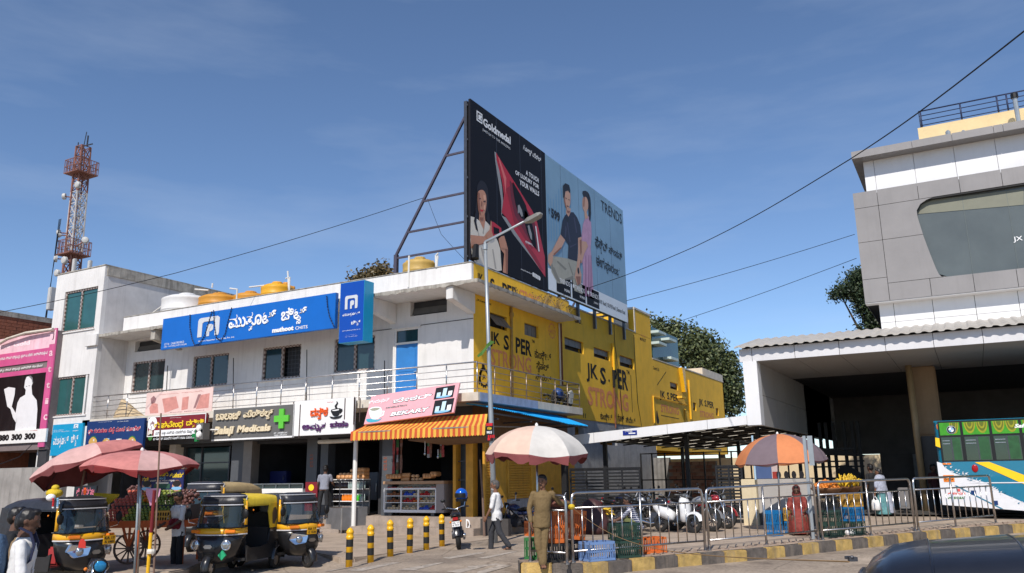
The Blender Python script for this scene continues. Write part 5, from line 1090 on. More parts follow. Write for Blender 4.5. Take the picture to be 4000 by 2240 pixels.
# ---------------------------------------------------------------- bus station
YF=28.5;SF=Pl('Y',YF)
ACP=mat('white_cladding',(.66,.65,.66),.4,var=.06,scale=.8,streak=.25,stain=(.42,.40,.38));ACPW=mat('white_cladding_bright',(.76,.75,.75),.45,var=.06,scale=.6,streak=.18,stain=(.5,.48,.46));GREY=mat('grey_cladding',(.27,.255,.25),.38,var=.1,scale=.9,streak=.25,stain=(.17,.16,.15));SEAM=mat('seam',(.03,.03,.03),.8)
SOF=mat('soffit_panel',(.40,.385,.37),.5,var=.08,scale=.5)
st=thing('bus_station','bus station with a grey clad upper storey and a white fascia canopy','building',(2,30,0))
zb,zt=SF.hit(Z6,500,640)[1],SF.hit(Z6,500,556)[1]
us=[SF.hit(Z6,x,600)[0]for x in(137,218,487,768,1060,1365,1680,2010)]+[4.5,7,9.5,12]
for a,b in zip(us,us[1:]):B().bx((a+.008,YF,zb),(b-.008,YF+.05,zt)).obj('fascia_panel',ACP,st,bevel=.004)
B().bx((us[0]+.02,YF+.052,zb+.02),(12,YF+.2,zt-.02)).obj('fascia_frame',SEAM,st)
for a,b in zip(us[1:],us[2:]):
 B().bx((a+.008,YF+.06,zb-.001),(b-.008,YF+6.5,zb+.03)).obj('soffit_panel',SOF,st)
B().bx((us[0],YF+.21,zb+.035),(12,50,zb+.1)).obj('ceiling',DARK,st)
TIL=mat('roof_sheet',(.44,.41,.37),.55,var=.12,scale=2);vs,fs=[],[]
n=340;xa=hY(Z6,107,575,YF-.25).x
for i in range(n+1):
 x=xa+(13-xa)*i/n;ph=(x*3.1)%1;h=.045*(1 if ph<.35 else(0 if ph>.5 else(.5-ph)/.15)if ph<.5 else(0 if ph<.85 else(ph-.85)/.15))
 for y,z in((YF-.25,zt+.05),(YF+3.2,zt+.05+.74)):vs+=[(x,y,z+h),(x,y,z+h-.055)]
for i in range(n):
 b=4*i;fs+=[(b,b+4,b+6,b+2),(b+1,b+3,b+7,b+5),(b,b+1,b+5,b+4)]
g=B();g.add(vs,fs);g.obj('roof',TIL,st);B().bx((us[0]+.05,YF+.3,zt-.2),(12,YF+.5,zt+.12)).obj('gutter',SEAM,st)
pa,pb=SF.hit(Z6,162,660),SF.hit(Z6,282,1060)
B().bx((pa[0],YF-.04,pb[1]),(pb[0],YF+.5,zb-.003)).obj('end_pier',ACPW,st,bevel=.01)
XE=pb[0]-.02;EP=Pl('X',XE);ym_=EP.hit(Z6,290,900)
cols=[EP.hit(Z6,x,850)[0]for x in(284,360,425,490,560,640,700)]+[37.5,40,43,46]
zm=EP.hit(Z6,450,930)[1];z0=pb[1]
for a,b in zip(cols,cols[1:]):
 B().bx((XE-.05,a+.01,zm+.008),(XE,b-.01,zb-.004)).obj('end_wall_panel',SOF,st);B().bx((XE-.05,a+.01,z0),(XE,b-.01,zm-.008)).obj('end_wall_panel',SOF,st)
B().bx((XE-.2,YF+.51,z0),(XE-.055,46,zb)).obj('end_wall',SEAM,st)
YU=31.2;UP=Pl('Y',YU);YG_=30.75;GP_=Pl('Y',YG_)
xw=UP.hit(Z7,285,1360)[0];zlo,zhi=zt+.3,GP_.hit(Z7,285,1302)[1]
jx=[xw]+[UP.hit(Z7,x,1340)[0]for x in(352,537,738,945)]+[3.4,5.2,7,8.8]
zj=UP.hit(Z7,540,1375)[1]
for a,b in zip(jx,jx[1:]):
 B().bx((a+.008,YU,zj+.006),(b-.008,YU+.05,zhi+.3)).obj('cladding_panel',ACPW,st);B().bx((a+.008,YU,zlo),(b-.008,YU+.05,zj-.006)).obj('cladding_panel',ACPW,st)
zg0,zg1=GP_.hit(Z7,218,1305)[1],GP_.hit(Z7,155,790)[1];xg=(GP_.hit(Z7,218,1305)[0]+GP_.hit(Z7,155,790)[0])/2
B().bx((xg+.02,YG_+.3,zg0+.02),(9,44,zg1-.02)).obj('core',SEAM,st);B().bx((xw+.02,YU+.055,zlo-.3),(9,44,zg0)).obj('core',SEAM,st)
B().bx((xg-.0,YG_+.31,zg0),(xg+.015,44,zg1)).obj('cladding_side',GREY,st);B().bx((xw,YU+.06,zlo),(xw+.015,44,zg0-.03)).obj('cladding_side',ACPW,st)
B().bx((xg,YG_+.02,zg0-.02),(9,YU+.05,zg0-.001)).obj('overhang_soffit',ACPW,st)
def gp(pts,nm='cladding_panel',m=GREY,off=0,th=.06,plane=None):
 plane=plane or GP_;g=B();g.prism([plane.pt(u,v,off)for u,v in pts],(0,th,0));return g.obj(nm,m,st)
H=lambda x,y:GP_.hit(Z7,x,y)
c1=H(275,850)[0];c1b=H(322,1180)[0];c1=(c1+c1b)/2
r1,r2,r3=H(220,855)[1],H(240,1015)[1],H(270,1188)[1];G_=.008
for a,b in((zg0,r3),(r3,r2),(r2,r1),(r1,zg1)):gp([(xg,a+G_),(c1-G_,a+G_),(c1-G_,b-G_),(xg,b-G_)])
tops=[c1]+[H(x,770)[0]for x in(462,662,866)]+[3.5,5.3,7.2,9]
zw1=H(520,812)[1];zw0=H(590,1185)[1]
for a,b in zip(tops,tops[1:]):gp([(a+G_,max(zw1,r1)+G_),(b-G_,max(zw1,r1)+G_),(b-G_,zg1-G_),(a+G_,zg1-G_)])
bots=[c1]+[H(x,1230)[0]for x in(524,730,938)]+[3.4,5.2,7.2,9];r4=H(400,1202)[1]
for a,b in zip(bots,bots[1:]):gp([(a+G_,zg0+G_),(b-G_,zg0+G_),(b-G_,r4-G_),(a+G_,r4-G_)])
rt1=max(zw1,r1)
wo_=[(535,812),(505,818),(475,838),(458,868),(462,900),(490,990),(520,1070),(548,1140),(562,1168),(580,1184),(600,1186)]
wpts=[H(x,y)for x,y in wo_];wpts[0]=(wpts[0][0],rt1-.002);wpts[-1]=(wpts[-1][0],r4+.002)
mid=[p for p in wpts if p[1]>r2];low=[p for p in wpts if p[1]<=r2]
ix=next(i for i in range(len(wpts)-1)if wpts[i][1]>r2>=wpts[i+1][1]);t=(wpts[ix][1]-r2)/(wpts[ix][1]-wpts[ix+1][1]);cross=wpts[ix][0]+t*(wpts[ix+1][0]-wpts[ix][0])
gp([(c1+G_,rt1-G_)]+[(wpts[0][0],rt1-G_)]+[p for p in mid[1:]]+[(cross,r2+G_),(c1+G_,r2+G_)]);gp([(c1+G_,r2-G_),(cross,r2-G_)]+low[:-1]+[(wpts[-1][0],r4+G_),(c1+G_,r4+G_)])
WG=mat('station_window_glass',(.115,.13,.125),.14,var=.25,scale=.35,spec=.6)
rect(GP_,c1+.3,r4,9,rt1,WG,st,-.2,'window_pane',.02)
wsp=[H(x,1000)[0]for x in(700,915)]
for u in wsp:B().bar(GP_.pt(u,r4,-.19),GP_.pt(u,rt1,-.19),.012).obj('glazing_joint',flat('glazing_seal',(100,108,106),.5),st)
shape(GP_,Z7,[(457,880),(885,842),(962,835),(962,760),(535,812),(480,835)],mat('window_blind',(.20,.20,.15),.5,var=.1,scale=2),st,-.185,'blind');
text(GP_,'JX',(Z7,915,1015),(Z7,955,982),WL,st,.01,-.18)
g=B();g.bx((wpts[3][0],YG_+.02,rt1-.05),(9,YG_+.2,rt1-.003));g.obj('window_head',SEAM,st)
zc=UP.hit(Z7,215,780)[1];zt2=UP.hit(Z7,210,632)[1];xt=UP.hit(Z7,212,700)[0]
jt=[xt]+[UP.hit(Z7,x,660)[0]for x in(257,447,642,842)]+[3.3,5.1,6.9,9]
for a,b in zip(jt,jt[1:]):B().bx((a+.008,YU,zg1-.3),(b-.008,YU+.06,zt2+.3)).obj('cladding_panel',ACPW,st)
B().bx((xt,YU+.061,zg1),(9,44,zt2+.3)).obj('core',ACPW,st)
YCP=30.62;CP=Pl('Y',YCP);z1_,z2_=CP.hit(Z7,150,628)[1],CP.hit(Z7,150,595)[1];xc=CP.hit(Z7,150,610)[0]
jc=[xc]+[CP.hit(Z7,x,560)[0]for x in(435,628,830)]+[2.2,4,6,9]
for a,b in zip(jc,jc[1:]):B().bx((a+.006,YCP,z1_),(b-.006,YCP+.06,z2_)).obj('coping_panel',GREY,st)
B().bx((xc,YCP+.065,z1_-.0),(9,44,z2_-.02)).obj('coping',GREY,st)
YC=32.6;QP=Pl('Y',YC);a=QP.hit(Z7,462,483);B().bx((a[0],YC,z2_-.1),(9,YC+6,a[1])).obj('parapet',mat('cream_parapet',(.68,.52,.28),.8,var=.1,scale=2,bump=.1),st)
rp0=V((a[0]+.1,YC+.1,a[1]));hr=QP.hit(Z7,470,400)[1]-a[1]
NAVYR=mat('dark_blue_rail',(.03,.04,.09),.5,.3)
ry=[rp0,V((rp0.x,YC+5,a[1]))];rail_ps=[V((QP.hit(Z7,x,380)[0],YC+.1,a[1]))for x in(470,662,840)]+[V((2.6,YC+.1,a[1])),V((4.4,YC+.1,a[1]))]
railing('roof_railing','dark blue railing on the cream roof parapet of the bus station',[V((rp0.x,YC+3.5,a[1])),rp0,V((8,YC+.1,a[1]))],hr,rail_ps+[V((rp0.x,YC+1.8,a[1])),V((rp0.x,YC+3.4,a[1]))],3,NAVYR,'railing',.03,.018,.028)
p=hY(Z7,938,460,31.9);q=hY(Z7,925,325,31.9);vp=thing('vent_pipe','grey vent pipe with a cowl on the bus station roof','pipe',p);B().tube([(p.x,31.9,z2_),(p.x,31.9,q.z-.1)],.075,8).obj('pipe',GALV,vp);B().lathe([(.12,0),(.12,.16),(.03,.22)],(p.x,31.9,q.z-.12),10).obj('cowl',BLK,vp)
for x in(605,678):p=hY(Z7,x,505,31);B().lathe([(.08,-.3),(.08,.05),(.03,.1)],p,8).obj('vent_stub',GALV,st)
cb=hG(L6,1190,835,KTOP);cY=33.5;ca,cb2=hY(Z6,1212,900,cY).x,hY(Z6,1390,900,cY).x
COLM=mat('ochre_column',(.31,.20,.11),.7,var=.12,scale=2,streak=.25);r=(cb2-ca)/2;zc_=hY(Z6,1300,1130,cY).z
B().bx((ca,cY,zc_),(cb2,cY+.7,zb+.02)).obj('column',COLM,st,bevel=.06);B().bx((ca+.2,cY+.03,.3),(cb2,cY+.68,zc_-.002)).obj('column_base',flat('dark_granite',(64,60,60),.4,var=.15),st)
p,q=hY(Z6,1165,600,33),hY(Z6,1240,1400,33);B().tube([(p.x+.12,33,zb),(p.x+.12,33,.4)],.11,10).obj('rain_pipe',mat('ochre_pipe',(.36,.25,.13),.5,var=.1),st,True)
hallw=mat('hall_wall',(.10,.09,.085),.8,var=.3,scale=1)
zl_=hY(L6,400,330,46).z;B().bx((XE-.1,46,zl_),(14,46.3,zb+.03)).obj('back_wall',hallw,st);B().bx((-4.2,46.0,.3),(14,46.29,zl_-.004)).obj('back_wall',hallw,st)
g=B()
for k in range(7):g.bx((-2.7+.55*k,45.8,.6+.01*k),(-2.35+.55*k,45.95,2.6))
g.obj('poster',mat('hall_posters',(.22,.22,.22),.7,var=.3),st)
for x in(8,13):B().bx((x,36,.3),(x+.8,36.8,zb)).obj('column',COLM,st)
for(z,x0,x1,y0,y1,Y)in((L6,975,1095,640,840,31.2),):
 a,b=hY(z,x0,y0,Y),hY(z,x1,y1,Y);t_=thing('kiosk_counter','grey metal kiosk cabinet behind the railing near the column','cabinet',(a.x,Y,b.z));B().bx((a.x,Y,b.z),(b.x,Y+.6,a.z)).obj('body',flat('grey_cabinet',(120,116,114),.5,var=.1),t_,bevel=.02);B().bx((a.x+.05,Y-.012,b.z+.1),(b.x-.05,Y-.001,a.z-.1)).obj('door',MATS['grey_cabinet'],t_)
 B().bx((a.x+.1,Y+.05,.4),(b.x-.1,Y+.5,b.z-.003)).obj('foot',BLK,t_)
# ---------------------------------------------------------------- low parking canopy
lc=thing('parking_canopy','low parking canopy with a white fascia and dark steel posts','canopy',(-10,YF,0))
ul,ur=SF.hit(L4,1056,145),SF.hit(L5,1245,-40);llb,lrb=SF.hit(L4,1060,240),SF.hit(L5,1250,45)
FJ=[0];tot=ur[0]-ul[0];ext=(pa[0]-.01-ul[0])/tot
tj=[0]+[(SF.hit(*k)[0]-ul[0])/tot for k in((L4,1250,180),(L4,1590,130),(L5,495,80),(L5,872,40))]+[ext]
for a,b in zip(tj,tj[1:]):
 P_=lambda t,hi:V((ul[0]+tot*t,YF,(ul[1]+(ur[1]-ul[1])*t)if hi else(llb[1]+(lrb[1]-llb[1])*t)))
 e=.0012;g=B();g.prism([P_(a+e,0),P_(b-e,0),P_(b-e,1),P_(a+e,1)],(0,.06,0));g.obj('fascia_panel',ACPW,lc)
zr=lambda t:llb[1]+(lrb[1]-llb[1])*t+.08
xr0,xr1=ul[0],pa[0]+.45
zx=lambda x:zr((x-ul[0])/tot)
g=B()
TRL=bpy.data.materials.new('translucent_roof_sheet');TRL.use_nodes=True;tt=TRL.node_tree;tn_=tt.nodes.new('ShaderNodeBsdfTranslucent');tn_.inputs[0].default_value=(.75,.68,.55,1);tt.links.new(tn_.outputs[0],tt.nodes['Material Output'].inputs[0])
rows_,colsn=7,8;xq=[xr0+(xr1-xr0)*k/colsn for k in range(colsn+1)];yq=[YF+.07+(46-YF)*k/rows_ for k in range(rows_+1)]
for i in range(colsn):
 for j in range(rows_):
  a,b,c,d=xq[i],xq[i+1],yq[j],yq[j+1];s0=a+(b-a)*.3;s1=a+(b-a)*.78;c1_=c+.5;d1_=c+1.5
  q=lambda x,y:(x,y,zx(x)+.12)
  g.add([q(a,c),q(b,c),q(b,c1_),q(a,c1_)],[(0,1,2,3)]);g.add([q(a,d1_),q(b,d1_),q(b,d),q(a,d)],[(0,1,2,3)]);g.add([q(a,c1_),q(s0,c1_),q(s0,d1_),q(a,d1_)],[(0,1,2,3)]);g.add([q(s1,c1_),q(b,c1_),q(b,d1_),q(s1,d1_)],[(0,1,2,3)])
  h=B();h.add([q(s0,c1_),q(s1,c1_),q(s1,d1_),q(s0,d1_)],[(0,1,2,3)]);h.obj('skylight',TRL,lc)
g.obj('roof',mat('dark_roof_sheet',(.05,.045,.04),.7),lc)
STB=mat('black_steel',(.022,.022,.024),.5,.3)
for j in range(rows_):B().bar((xr0,yq[j]+.05,zx(xr0)+.05),(xr1,yq[j]+.05,zx(xr1)+.05),.04,.05).obj('purlin',STB,lc)
for x in(xr0+.9,xr0+3.6,xr0+6.3):B().bar((x,YF+.1,zx(x)),(x,46,zx(x)),.06,.08).obj('rafter',STB,lc)
for x,y in((xr0+.9,29.4),(xr0+3.6,31),(xr0+6.3,31),(xr0+.9,39),(xr0+3.6,39),(xr0+6.3,39)):B().bar((x,y,gz(x,y)),(x,y,zx(x)),.14).obj('post',STB,lc)
a,b=SF.hit(L5,82,155),SF.hit(L5,212,105);t_=thing('notice_plate','small blue notice plate on the white canopy fascia','sign',SF.pt(a[0],a[1],.02));rect(SF,a[0],a[1]+.03,b[0],b[1]+.02,flat('notice_blue',(24,44,130),.4),t_,.02,'plate',.018)
text(SF,'ಪೇ ಅಂಡ್ ಪಾರ್ಕಿಂಗ್',None,None,WL,t_,.03,.026,res=1,uv=(a[0]+.08,a[1]+.25,a[0]+(b[0]-a[0])*.68,b[1]-.05));text(SF,'PARKING',None,None,WL,t_,.03,.026,res=1,uv=(a[0]+.3,a[1]+.08,a[0]+(b[0]-a[0])*.62,a[1]+.19));rect(SF,b[0]-.32,a[1]+.07,b[0]-.06,b[1]-.06,WL,t_,.024,'print')
YBK=40.3;xs0=xr0-.8
cw=B();zc0=hY(L6,400,335,58).z;cw.bx((-26,58,0),(-4.5,58.3,zc0));tag(cw.obj('boundary_wall',mat('cream_wall',(.62,.50,.32),.8,var=.08,scale=2)),'sunlit cream wall far behind the parking canopy','wall')
a,b=hY(L5,245,400,40),hY(L5,525,400,40);zz_=b.z
cf=thing('sheet_fence','grey corrugated sheet fence behind the parked bikes','fence',(a.x,40,0));CFM=mat('grey_sheet',(.24,.225,.21),.6,.3,var=.3,scale=2,streak=.4)
x=xs0-2
while x<b.x:
 g=B();n=8;g.add([(x+.9*i/n,40+(.03 if i%2 else 0),z)for i in range(n+1)for z in(0,2.6)],[(2*i,2*i+2,2*i+3,2*i+1)for i in range(n)]);g.obj('sheet',CFM,cf);x+=.93
a,b=hY(L5,525,390,39),hY(L5,950,390,39);bw=thing('brick_wall','crumbling brick wall under the parking canopy','wall',(a.x,39,0));zt_b=hY(L5,700,385,39).z;B().bx((a.x,39.02,0),(b.x,39.25,zt_b-.05)).obj('core',mat('mortar',(.26,.22,.19)),bw)
BRD=mat('old_brick',(.24,.11,.075),.9,var=.35,scale=4);n=0;z=.3;r=0;me=[B().box((0,0,0),(.36,.06,.145)).mesh('brick',m_)for m_ in(BRD,mat('old_brick_pale',(.30,.17,.12),.9,var=.35,scale=4))]
while z<zt_b and n<290:
 x=a.x+.1+.19*(r%2)
 while x<b.x-.1 and n<290:
  o=bpy.data.objects.new('brick',random.choice(me));C.objects.link(o);join(o,bw);o.location=(x,39-random.random()*.012,z);n+=1;x+=.385
 z+=.165;r+=1
def gate(x0,x1,y,z0,z1,label,n,posts):
 t_=thing('slatted_gate',label,'gate',(x0,y,z0));
 for k in range(n):
  zz=z0+.08+(z1-z0-.16)*k/(n-1);B().bx((x0+.05,y,zz-.028),(x1-.05,y+.03,zz+.028)).obj('slat',STB,t_)
 for a,b in(((x0,y-.02,z0),(x0+.06,y+.05,z1)),((x1-.06,y-.02,z0),(x1,y+.05,z1)),((x0+.06,y-.02,z1-.05),(x1-.06,y+.05,z1)),((x0+.06,y-.02,z0),(x1-.06,y+.05,z0+.05))):B().bx(a,b).obj('frame',STB,t_)
 for k in range(posts):xx=x0+(x1-x0)*(k+1)/(posts+1);B().bx((xx-.03,y-.02,z0+.05),(xx+.03,y-.002,z1-.05)).obj('upright',STB,t_)
YGT=27.2;a,b=hY(A4,85,450,YGT),hY(A4,1085,450,YGT);zg=gz(a.x,YGT)+.1
gate(a.x,b.x,YGT,zg,b.z,'black slatted sliding gate behind the parked bikes',17,3)
a,b=hY(L5,945,430,26.4),hY(L5,1200,430,26.4);gate(a.x,b.x,26.4,gz(a.x,26.4)+.17,a.z,'black slatted gate beside the cream gate pier',17,1)
g=B();p=hY(A4,20,400,27.0);g.bar((p.x,27,0),(p.x,27,3.2),.2);tag(g.obj('gate_post',STB),'thick black gate post at the corner of the grey wall','post')
MESH=thing('mesh_fence','black mesh fence frame standing before the cream wall','fence',(-9,36.5,0))
p=[hY(L5,x,500,36.5).x for x in(255,360,480,640,850,1000,1110,1215,1290,1405,1525,1640,1800)]
for x in p:B().bar((x,36.5,.25),(x,36.5,2.75),.06).obj('post',STB,MESH)
z1f=hY(L5,500,565,36.5).z
for z in(z1f,2.72):B().bar((p[0],36.5,z),(p[-1]+2,36.5,z),.05).obj('rail',STB,MESH)
pa_,pb_=hG(L5,1235,990,KTOP),0;gp_=thing('gate_pier','cream gate pier with a grey wall beside the umbrella','wall',pa_);YQ=pa_.y
a,b=hY(L5,1205,560,YQ).x,hY(L5,1335,560,YQ).x;zt_p=hY(L5,1280,560,YQ).z
a0=hY(L5,1225,990,YQ).x;B().bx((a0-.02,YQ,.2),(a0+.42,YQ+.45,zt_p)).obj('pier',mat('cream_pier_paint',(.66,.55,.36),.8,var=.08,bump=.1,streak=.3,stain=(.35,.25,.15)),gp_,bevel=.015)
B().bx((a0+.425,YQ+.2,.2),(a0+2.0,YQ+.4,zt_p+.0)).obj('wall',mat('pale_grey_plaster',(.40,.37,.34),.85,var=.1,scale=2,bump=.1),gp_,bevel=.01);B().bx((a0+.425,YQ+.15,.2),(a0+2.0,YQ+.198,.62)).obj('skirting',flat('skirting_dark',(86,80,76),.7),gp_)
SB=Pl('Y',YQ+.3);a,b=SB.hit(L5,1325,555),SB.hit(L5,1505,425);t_=thing('notice_board','painted notice board with a row of small portraits behind the umbrella pole','sign',SB.pt(a[0],a[1]));
rect(SB,a[0],a[1],b[0]+.1,b[1],flat('board_white',(190,170,165),.5),t_,0,'panel',.03);rect(SB,a[0],a[1],a[0]+.5,b[1],flat('board_blue',(70,90,130),.5),t_,.006,'print');rect(SB,a[0]+.52,a[1],b[0]+.1,a[1]+.2,flat('board_red',(150,50,40),.5),t_,.006,'print')
for k in range(4):disc(SB,(a[0]+.7+.22*k,b[1]-.3),.07,.12,BLKL,t_,.008,10)
g=B();p=hY(L5,1315,420,YQ-.1);g.tube([(p.x,YQ-.1,1.6),(p.x,YQ-.1,2.9)],.03,6);tag(g.obj('pole',flat('pale_pole',(170,200,220),.4)),'thin pale blue pole beside the notice board','pole')
# ---------------------------------------------------------------- auto-rickshaws
ABLK=mat('auto_black_paint',(.018,.018,.02),.3,var=.25,scale=6,coat=.4);AVIN=mat('black_vinyl',(.03,.03,.036),.38,var=.25,scale=5,bump=.3,bscale=7);AYEL=mat('auto_yellow_paint',(.82,.40,.015),.35,var=.1,scale=3,coat=.3)
AYCAN=mat('yellow_canvas',(.74,.52,.03),.6,var=.12,scale=4,bump=.3,bscale=6);ATAN=mat('tan_canvas',(.40,.29,.14),.75,var=.2,scale=4,bump=.15,bscale=8)
PIPING=flat('white_piping',(205,205,208),.5);WSG=mat('windscreen_glass',(.03,.05,.06),.05,var=.1,spec=.9,alpha=.62);LENS=mat('headlamp_lens',(.42,.44,.46),.1,.75,var=.05,spec=.8);AMB=mat('amber_lens',(.80,.22,.02),.25);RSEAT=flat('red_seat',(170,60,60),.5);INT=mat('auto_interior',(.02,.02,.022),.6);PLATE=flat('yellow_number_plate',(225,165,25),.45,var=.08)
def sect(hw,yf,yb,z,n=14,e=.75,dz=0):
 return[V((hw*math.sin(a)*(1 if abs(math.sin(a))<1 else 1),yb+(yf-yb)*max(0,math.cos(a))**e,z+dz*math.cos(a)))for a in(-math.pi/2+math.pi*k/n for k in range(n+1))]
def wheel(par,p,r,w,name='wheel',ax='X',spokes=0,rimm=None):
 q=M4.Rotation(R(90),3,'Y')
 o=B().lathe([(r*.62,-w/2),(r*.9,-w/2),(r,-w*.3),(r*1.01,0),(r,w*.3),(r*.9,w/2),(r*.62,w/2)],p,20,q,cap=False).obj(name,RUBBER,par,True)
 rm=B().lathe([(.02,-w*.25),(r*.3,-w*.3),(r*.5,-w*.22),(r*.62,-w*.45),(r*.64,0),(r*.62,w*.45),(r*.5,w*.22),(r*.3,w*.3),(.02,w*.25)],p,16,q)if not spokes else B().lathe([(r*.6,-w*.3),(r*.66,-w*.3),(r*.66,w*.3),(r*.6,w*.3),(r*.6,-w*.3)],p,18,q,cap=False)
 if spokes:
  p=V(p);rm.lathe([(.05,-w*.5),(.05,w*.5)],p,8,q)
  for k in range(spokes):
   a=6.2832*k/spokes;rm.bar(p,p+V((0,math.cos(a)*r*.62,math.sin(a)*r*.62)),.022)
 rm.obj('rim',rimm or STEEL,o,not spokes);return o
def auto(label,canopy_m,yellow_side,big_lamps,plate=None,star=False,loc=(0,0,0),rz=0):
 t=thing('auto_rickshaw',label,'auto rickshaw',loc,'auto rickshaws',rz,local=True)
 B().loft([sect(h,yf,.60,z)for z,h,yf in((.27,.22,1.10),(.36,.40,1.18),(.46,.50,1.24),(.6,.56,1.25),(.74,.60,1.22),(.865,.615,1.16))]).obj('cowl',ABLK,t,'auto')
 for ch in t.children:ch.data.polygons.foreach_set('use_smooth',[True]*len(ch.data.polygons))
 B().loft([sect(h,yf,.58,z)for z,h,yf in((.867,.632,1.175),(.94,.632,1.155),(1.0,.625,1.125))]).obj('windscreen_frame',AYEL,t,True)
 g=B()
 for s in(-1,1):g.tube([(s*.615,.66,1.05),(s*.60,.64,1.3),(s*.575,.62,1.55)],.04,7)
 g.obj('pillar',AYEL,t,True)
 if not yellow_side:pass
 B().loft([sect(h,yf,.60,z,e=.42)for z,h,yf in((1.001,.605,1.10),(1.25,.585,1.01),(1.5,.55,.90))],closed=False).obj('windscreen',WSG,t,True)
 bz=[sect(.612,1.112,.6,1.006,e=.42),sect(.555,.91,.6,1.5,e=.42)]
 g=B();g.tube(bz[0],.016,5);g.tube([bz[0][0],bz[1][0]],.018,5);g.tube([bz[0][-1],bz[1][-1]],.018,5);g.obj('windscreen_seal',BLK,t)
 B().loft([sect(h,yf,.55,z,e=.45)for z,h,yf in((1.47,.575,.945),(1.58,.57,.92),(1.66,.545,.86),(1.70,.49,.78),(1.715,.30,.68))]).obj('hood',AVIN,t,True)
 g=B();g.tube(sect(.58,.955,.55,1.475,e=.45),.011,5);q=sect(.555,.885,.55,1.66,e=.45);g.tube([V((-.575,.57,1.47)),V((-.577,.62,1.58))]+q+[V((.577,.62,1.58)),V((.575,.57,1.47))],.011,5);g.obj('piping',PIPING,t)
 def arch(y,hw,zt,zs=1.46,n=12,droop=0):return[V((hw*(-math.cos(a)if True else 0)*(abs(math.cos(a))**-.25 if abs(math.cos(a))>1e-3 else 1),y,zs+(zt-zs)*math.sin(a)**.6))for a in(math.pi*k/n for k in range(n+1))]
 secs=[arch(y,.60+.05*ss((.6-y)/.5),z)for y,z in((.74,1.69),(.4,1.70),(.05,1.685),(-.3,1.70),(-.65,1.69),(-1.0,1.67),(-1.2,1.6),(-1.3,1.5))]
 B().loft(secs+[[V((v.x*.98,v.y,v.z-.03))for v in s]for s in secs[::-1]],closed=False).obj('canopy',canopy_m,t,True)
 fm=AYCAN if yellow_side else canopy_m
 for s in(-1,1):
  g=B();q=[(-.42,1.47),(-.36,1.3),(-.50,.93),(-1.3,.93),(-1.34,1.2),(-1.28,1.5)];g.prism([V((s*.655,y,z))for y,z in q],(-s*.02,0,0));fl=g.obj('side_flap',fm,t)
  if yellow_side:
   g=B();g.poly([V((s*.660,y,z))for y,z in((-.62,1.36),(-.56,1.25),(-.60,1.02),(-.70,1.0),(-.82,1.14),(-.80,1.3),(-.72,1.38))]);g.obj('flap_window',mat('yellowed_window',(.10,.08,.06),.3),fl)
  g=B();g.prism([V((s*.66,y,z))for y,z in((.58,.28),(.62,.62),(.45,.56),(-.1,.55),(-.42,.60),(-.5,.92),(-1.33,.92),(-1.36,.5),(-1.22,.30),(-1.08,.42),(-.92,.47),(-.74,.44),(-.60,.28))],(-s*.04,0,0));g.obj('side_panel',ABLK,t)
  g=B();g.lathe([(.27,-.02),(.29,-.02),(.29,.14),(.27,.14)],(s*.60,-.9,.23),12,M4.Rotation(R(90),3,'Y')if s>0 else M4.Rotation(R(-90),3,'Y'),False,math.pi*.5 if s>0 else-math.pi*.5,math.pi*1.5 if s>0 else math.pi*.5);g.obj('mudguard',ABLK,t,True)
  wheel(t,(s*.60,-.9,.21),.21,.12)
 g=B();g.bx((-.62,-1.34,.32),(.62,-1.29,1.5));g.bx((-.62,-1.28,.3),(.62,.62,.36));g.obj('body',ABLK,t)
 B().bx((-.6,-.5,.361),(.6,-.46,.95)).obj('partition',INT,t);B().bx((-.58,-1.1,.36),(.58,-.62,.75)).obj('rear_seat',RSEAT if star else INT,t,bevel=.04);B().bx((-.3,.0,.36),(.3,.35,.72)).obj('driver_seat',RSEAT if star else INT,t,bevel=.04)
 B().bx((-.58,-1.25,.75),(.58,-1.12,1.25)).obj('seat_back',INT,t,bevel=.03)
 g=B();g.tube([(-.32,.62,1.02),(-.1,.72,.98),(.1,.72,.98),(.32,.62,1.02)],.018,6);g.tube([(0,.72,.98),(0,.95,.5)],.03,6);g.obj('handlebar',DSTEEL,t)
 B().box((0,.9,1.04),(1.0,.1,.1)).obj('dashboard',INT,t)
 w_=wheel(t,(0,1.12,.2),.2,.1,'front_wheel');
 g=B();g.loft([[V((x,1.12+math.cos(a)*rr,.2+math.sin(a)*rr))for x,rr in((-.10,.22),(-.08,.27),(0,.285),(.08,.27),(.10,.22))]for a in(R(-10)+R(150)*k/8 for k in range(9))],closed=False);g.obj('front_mudguard',ABLK,t,True);g=B()
 for s in(-1,1):g.bar((s*.09,1.12,.2),(s*.07,1.0,.5),.03)
 g.obj('fork',DSTEEL,t)
 for s in(-1,1):
  yl=1.13;d=V((s*.28,1,0)).normalized().to_track_quat('Z','Y').to_matrix()
  if big_lamps:
   g=B();g.prism([V((s*x,y,z))for x,y,z in((.16,1.285,.74),(.52,1.08,.80),(.57,1.03,.66),(.46,1.15,.54),(.22,1.28,.58))],(0,-.08,0));hb=g.obj('headlight',CHROME,t,bevel=.01)
   B().lathe([(.085,0),(.08,.03),(.04,.05),(.005,.055)],(s*.37,1.18,.66),14,d).obj('lens',LENS,hb,True)
  else:
   hb=B().lathe([(.115,-.06),(.115,.04),(.1,.055),(.09,.045)],(s*.40,1.12,.66),18,d).obj('headlight',CHROME,t,True)
   B().lathe([(.1,.035),(.08,.05),(.045,.06),(.005,.063)],(s*.40,1.12,.66),16,d).obj('lens',LENS,hb,True)
  g=B();g.box((s*.46,1.075,.935),(.24,.1,.065),R(-s*22));g.obj('indicator',AMB,t,bevel=.012)
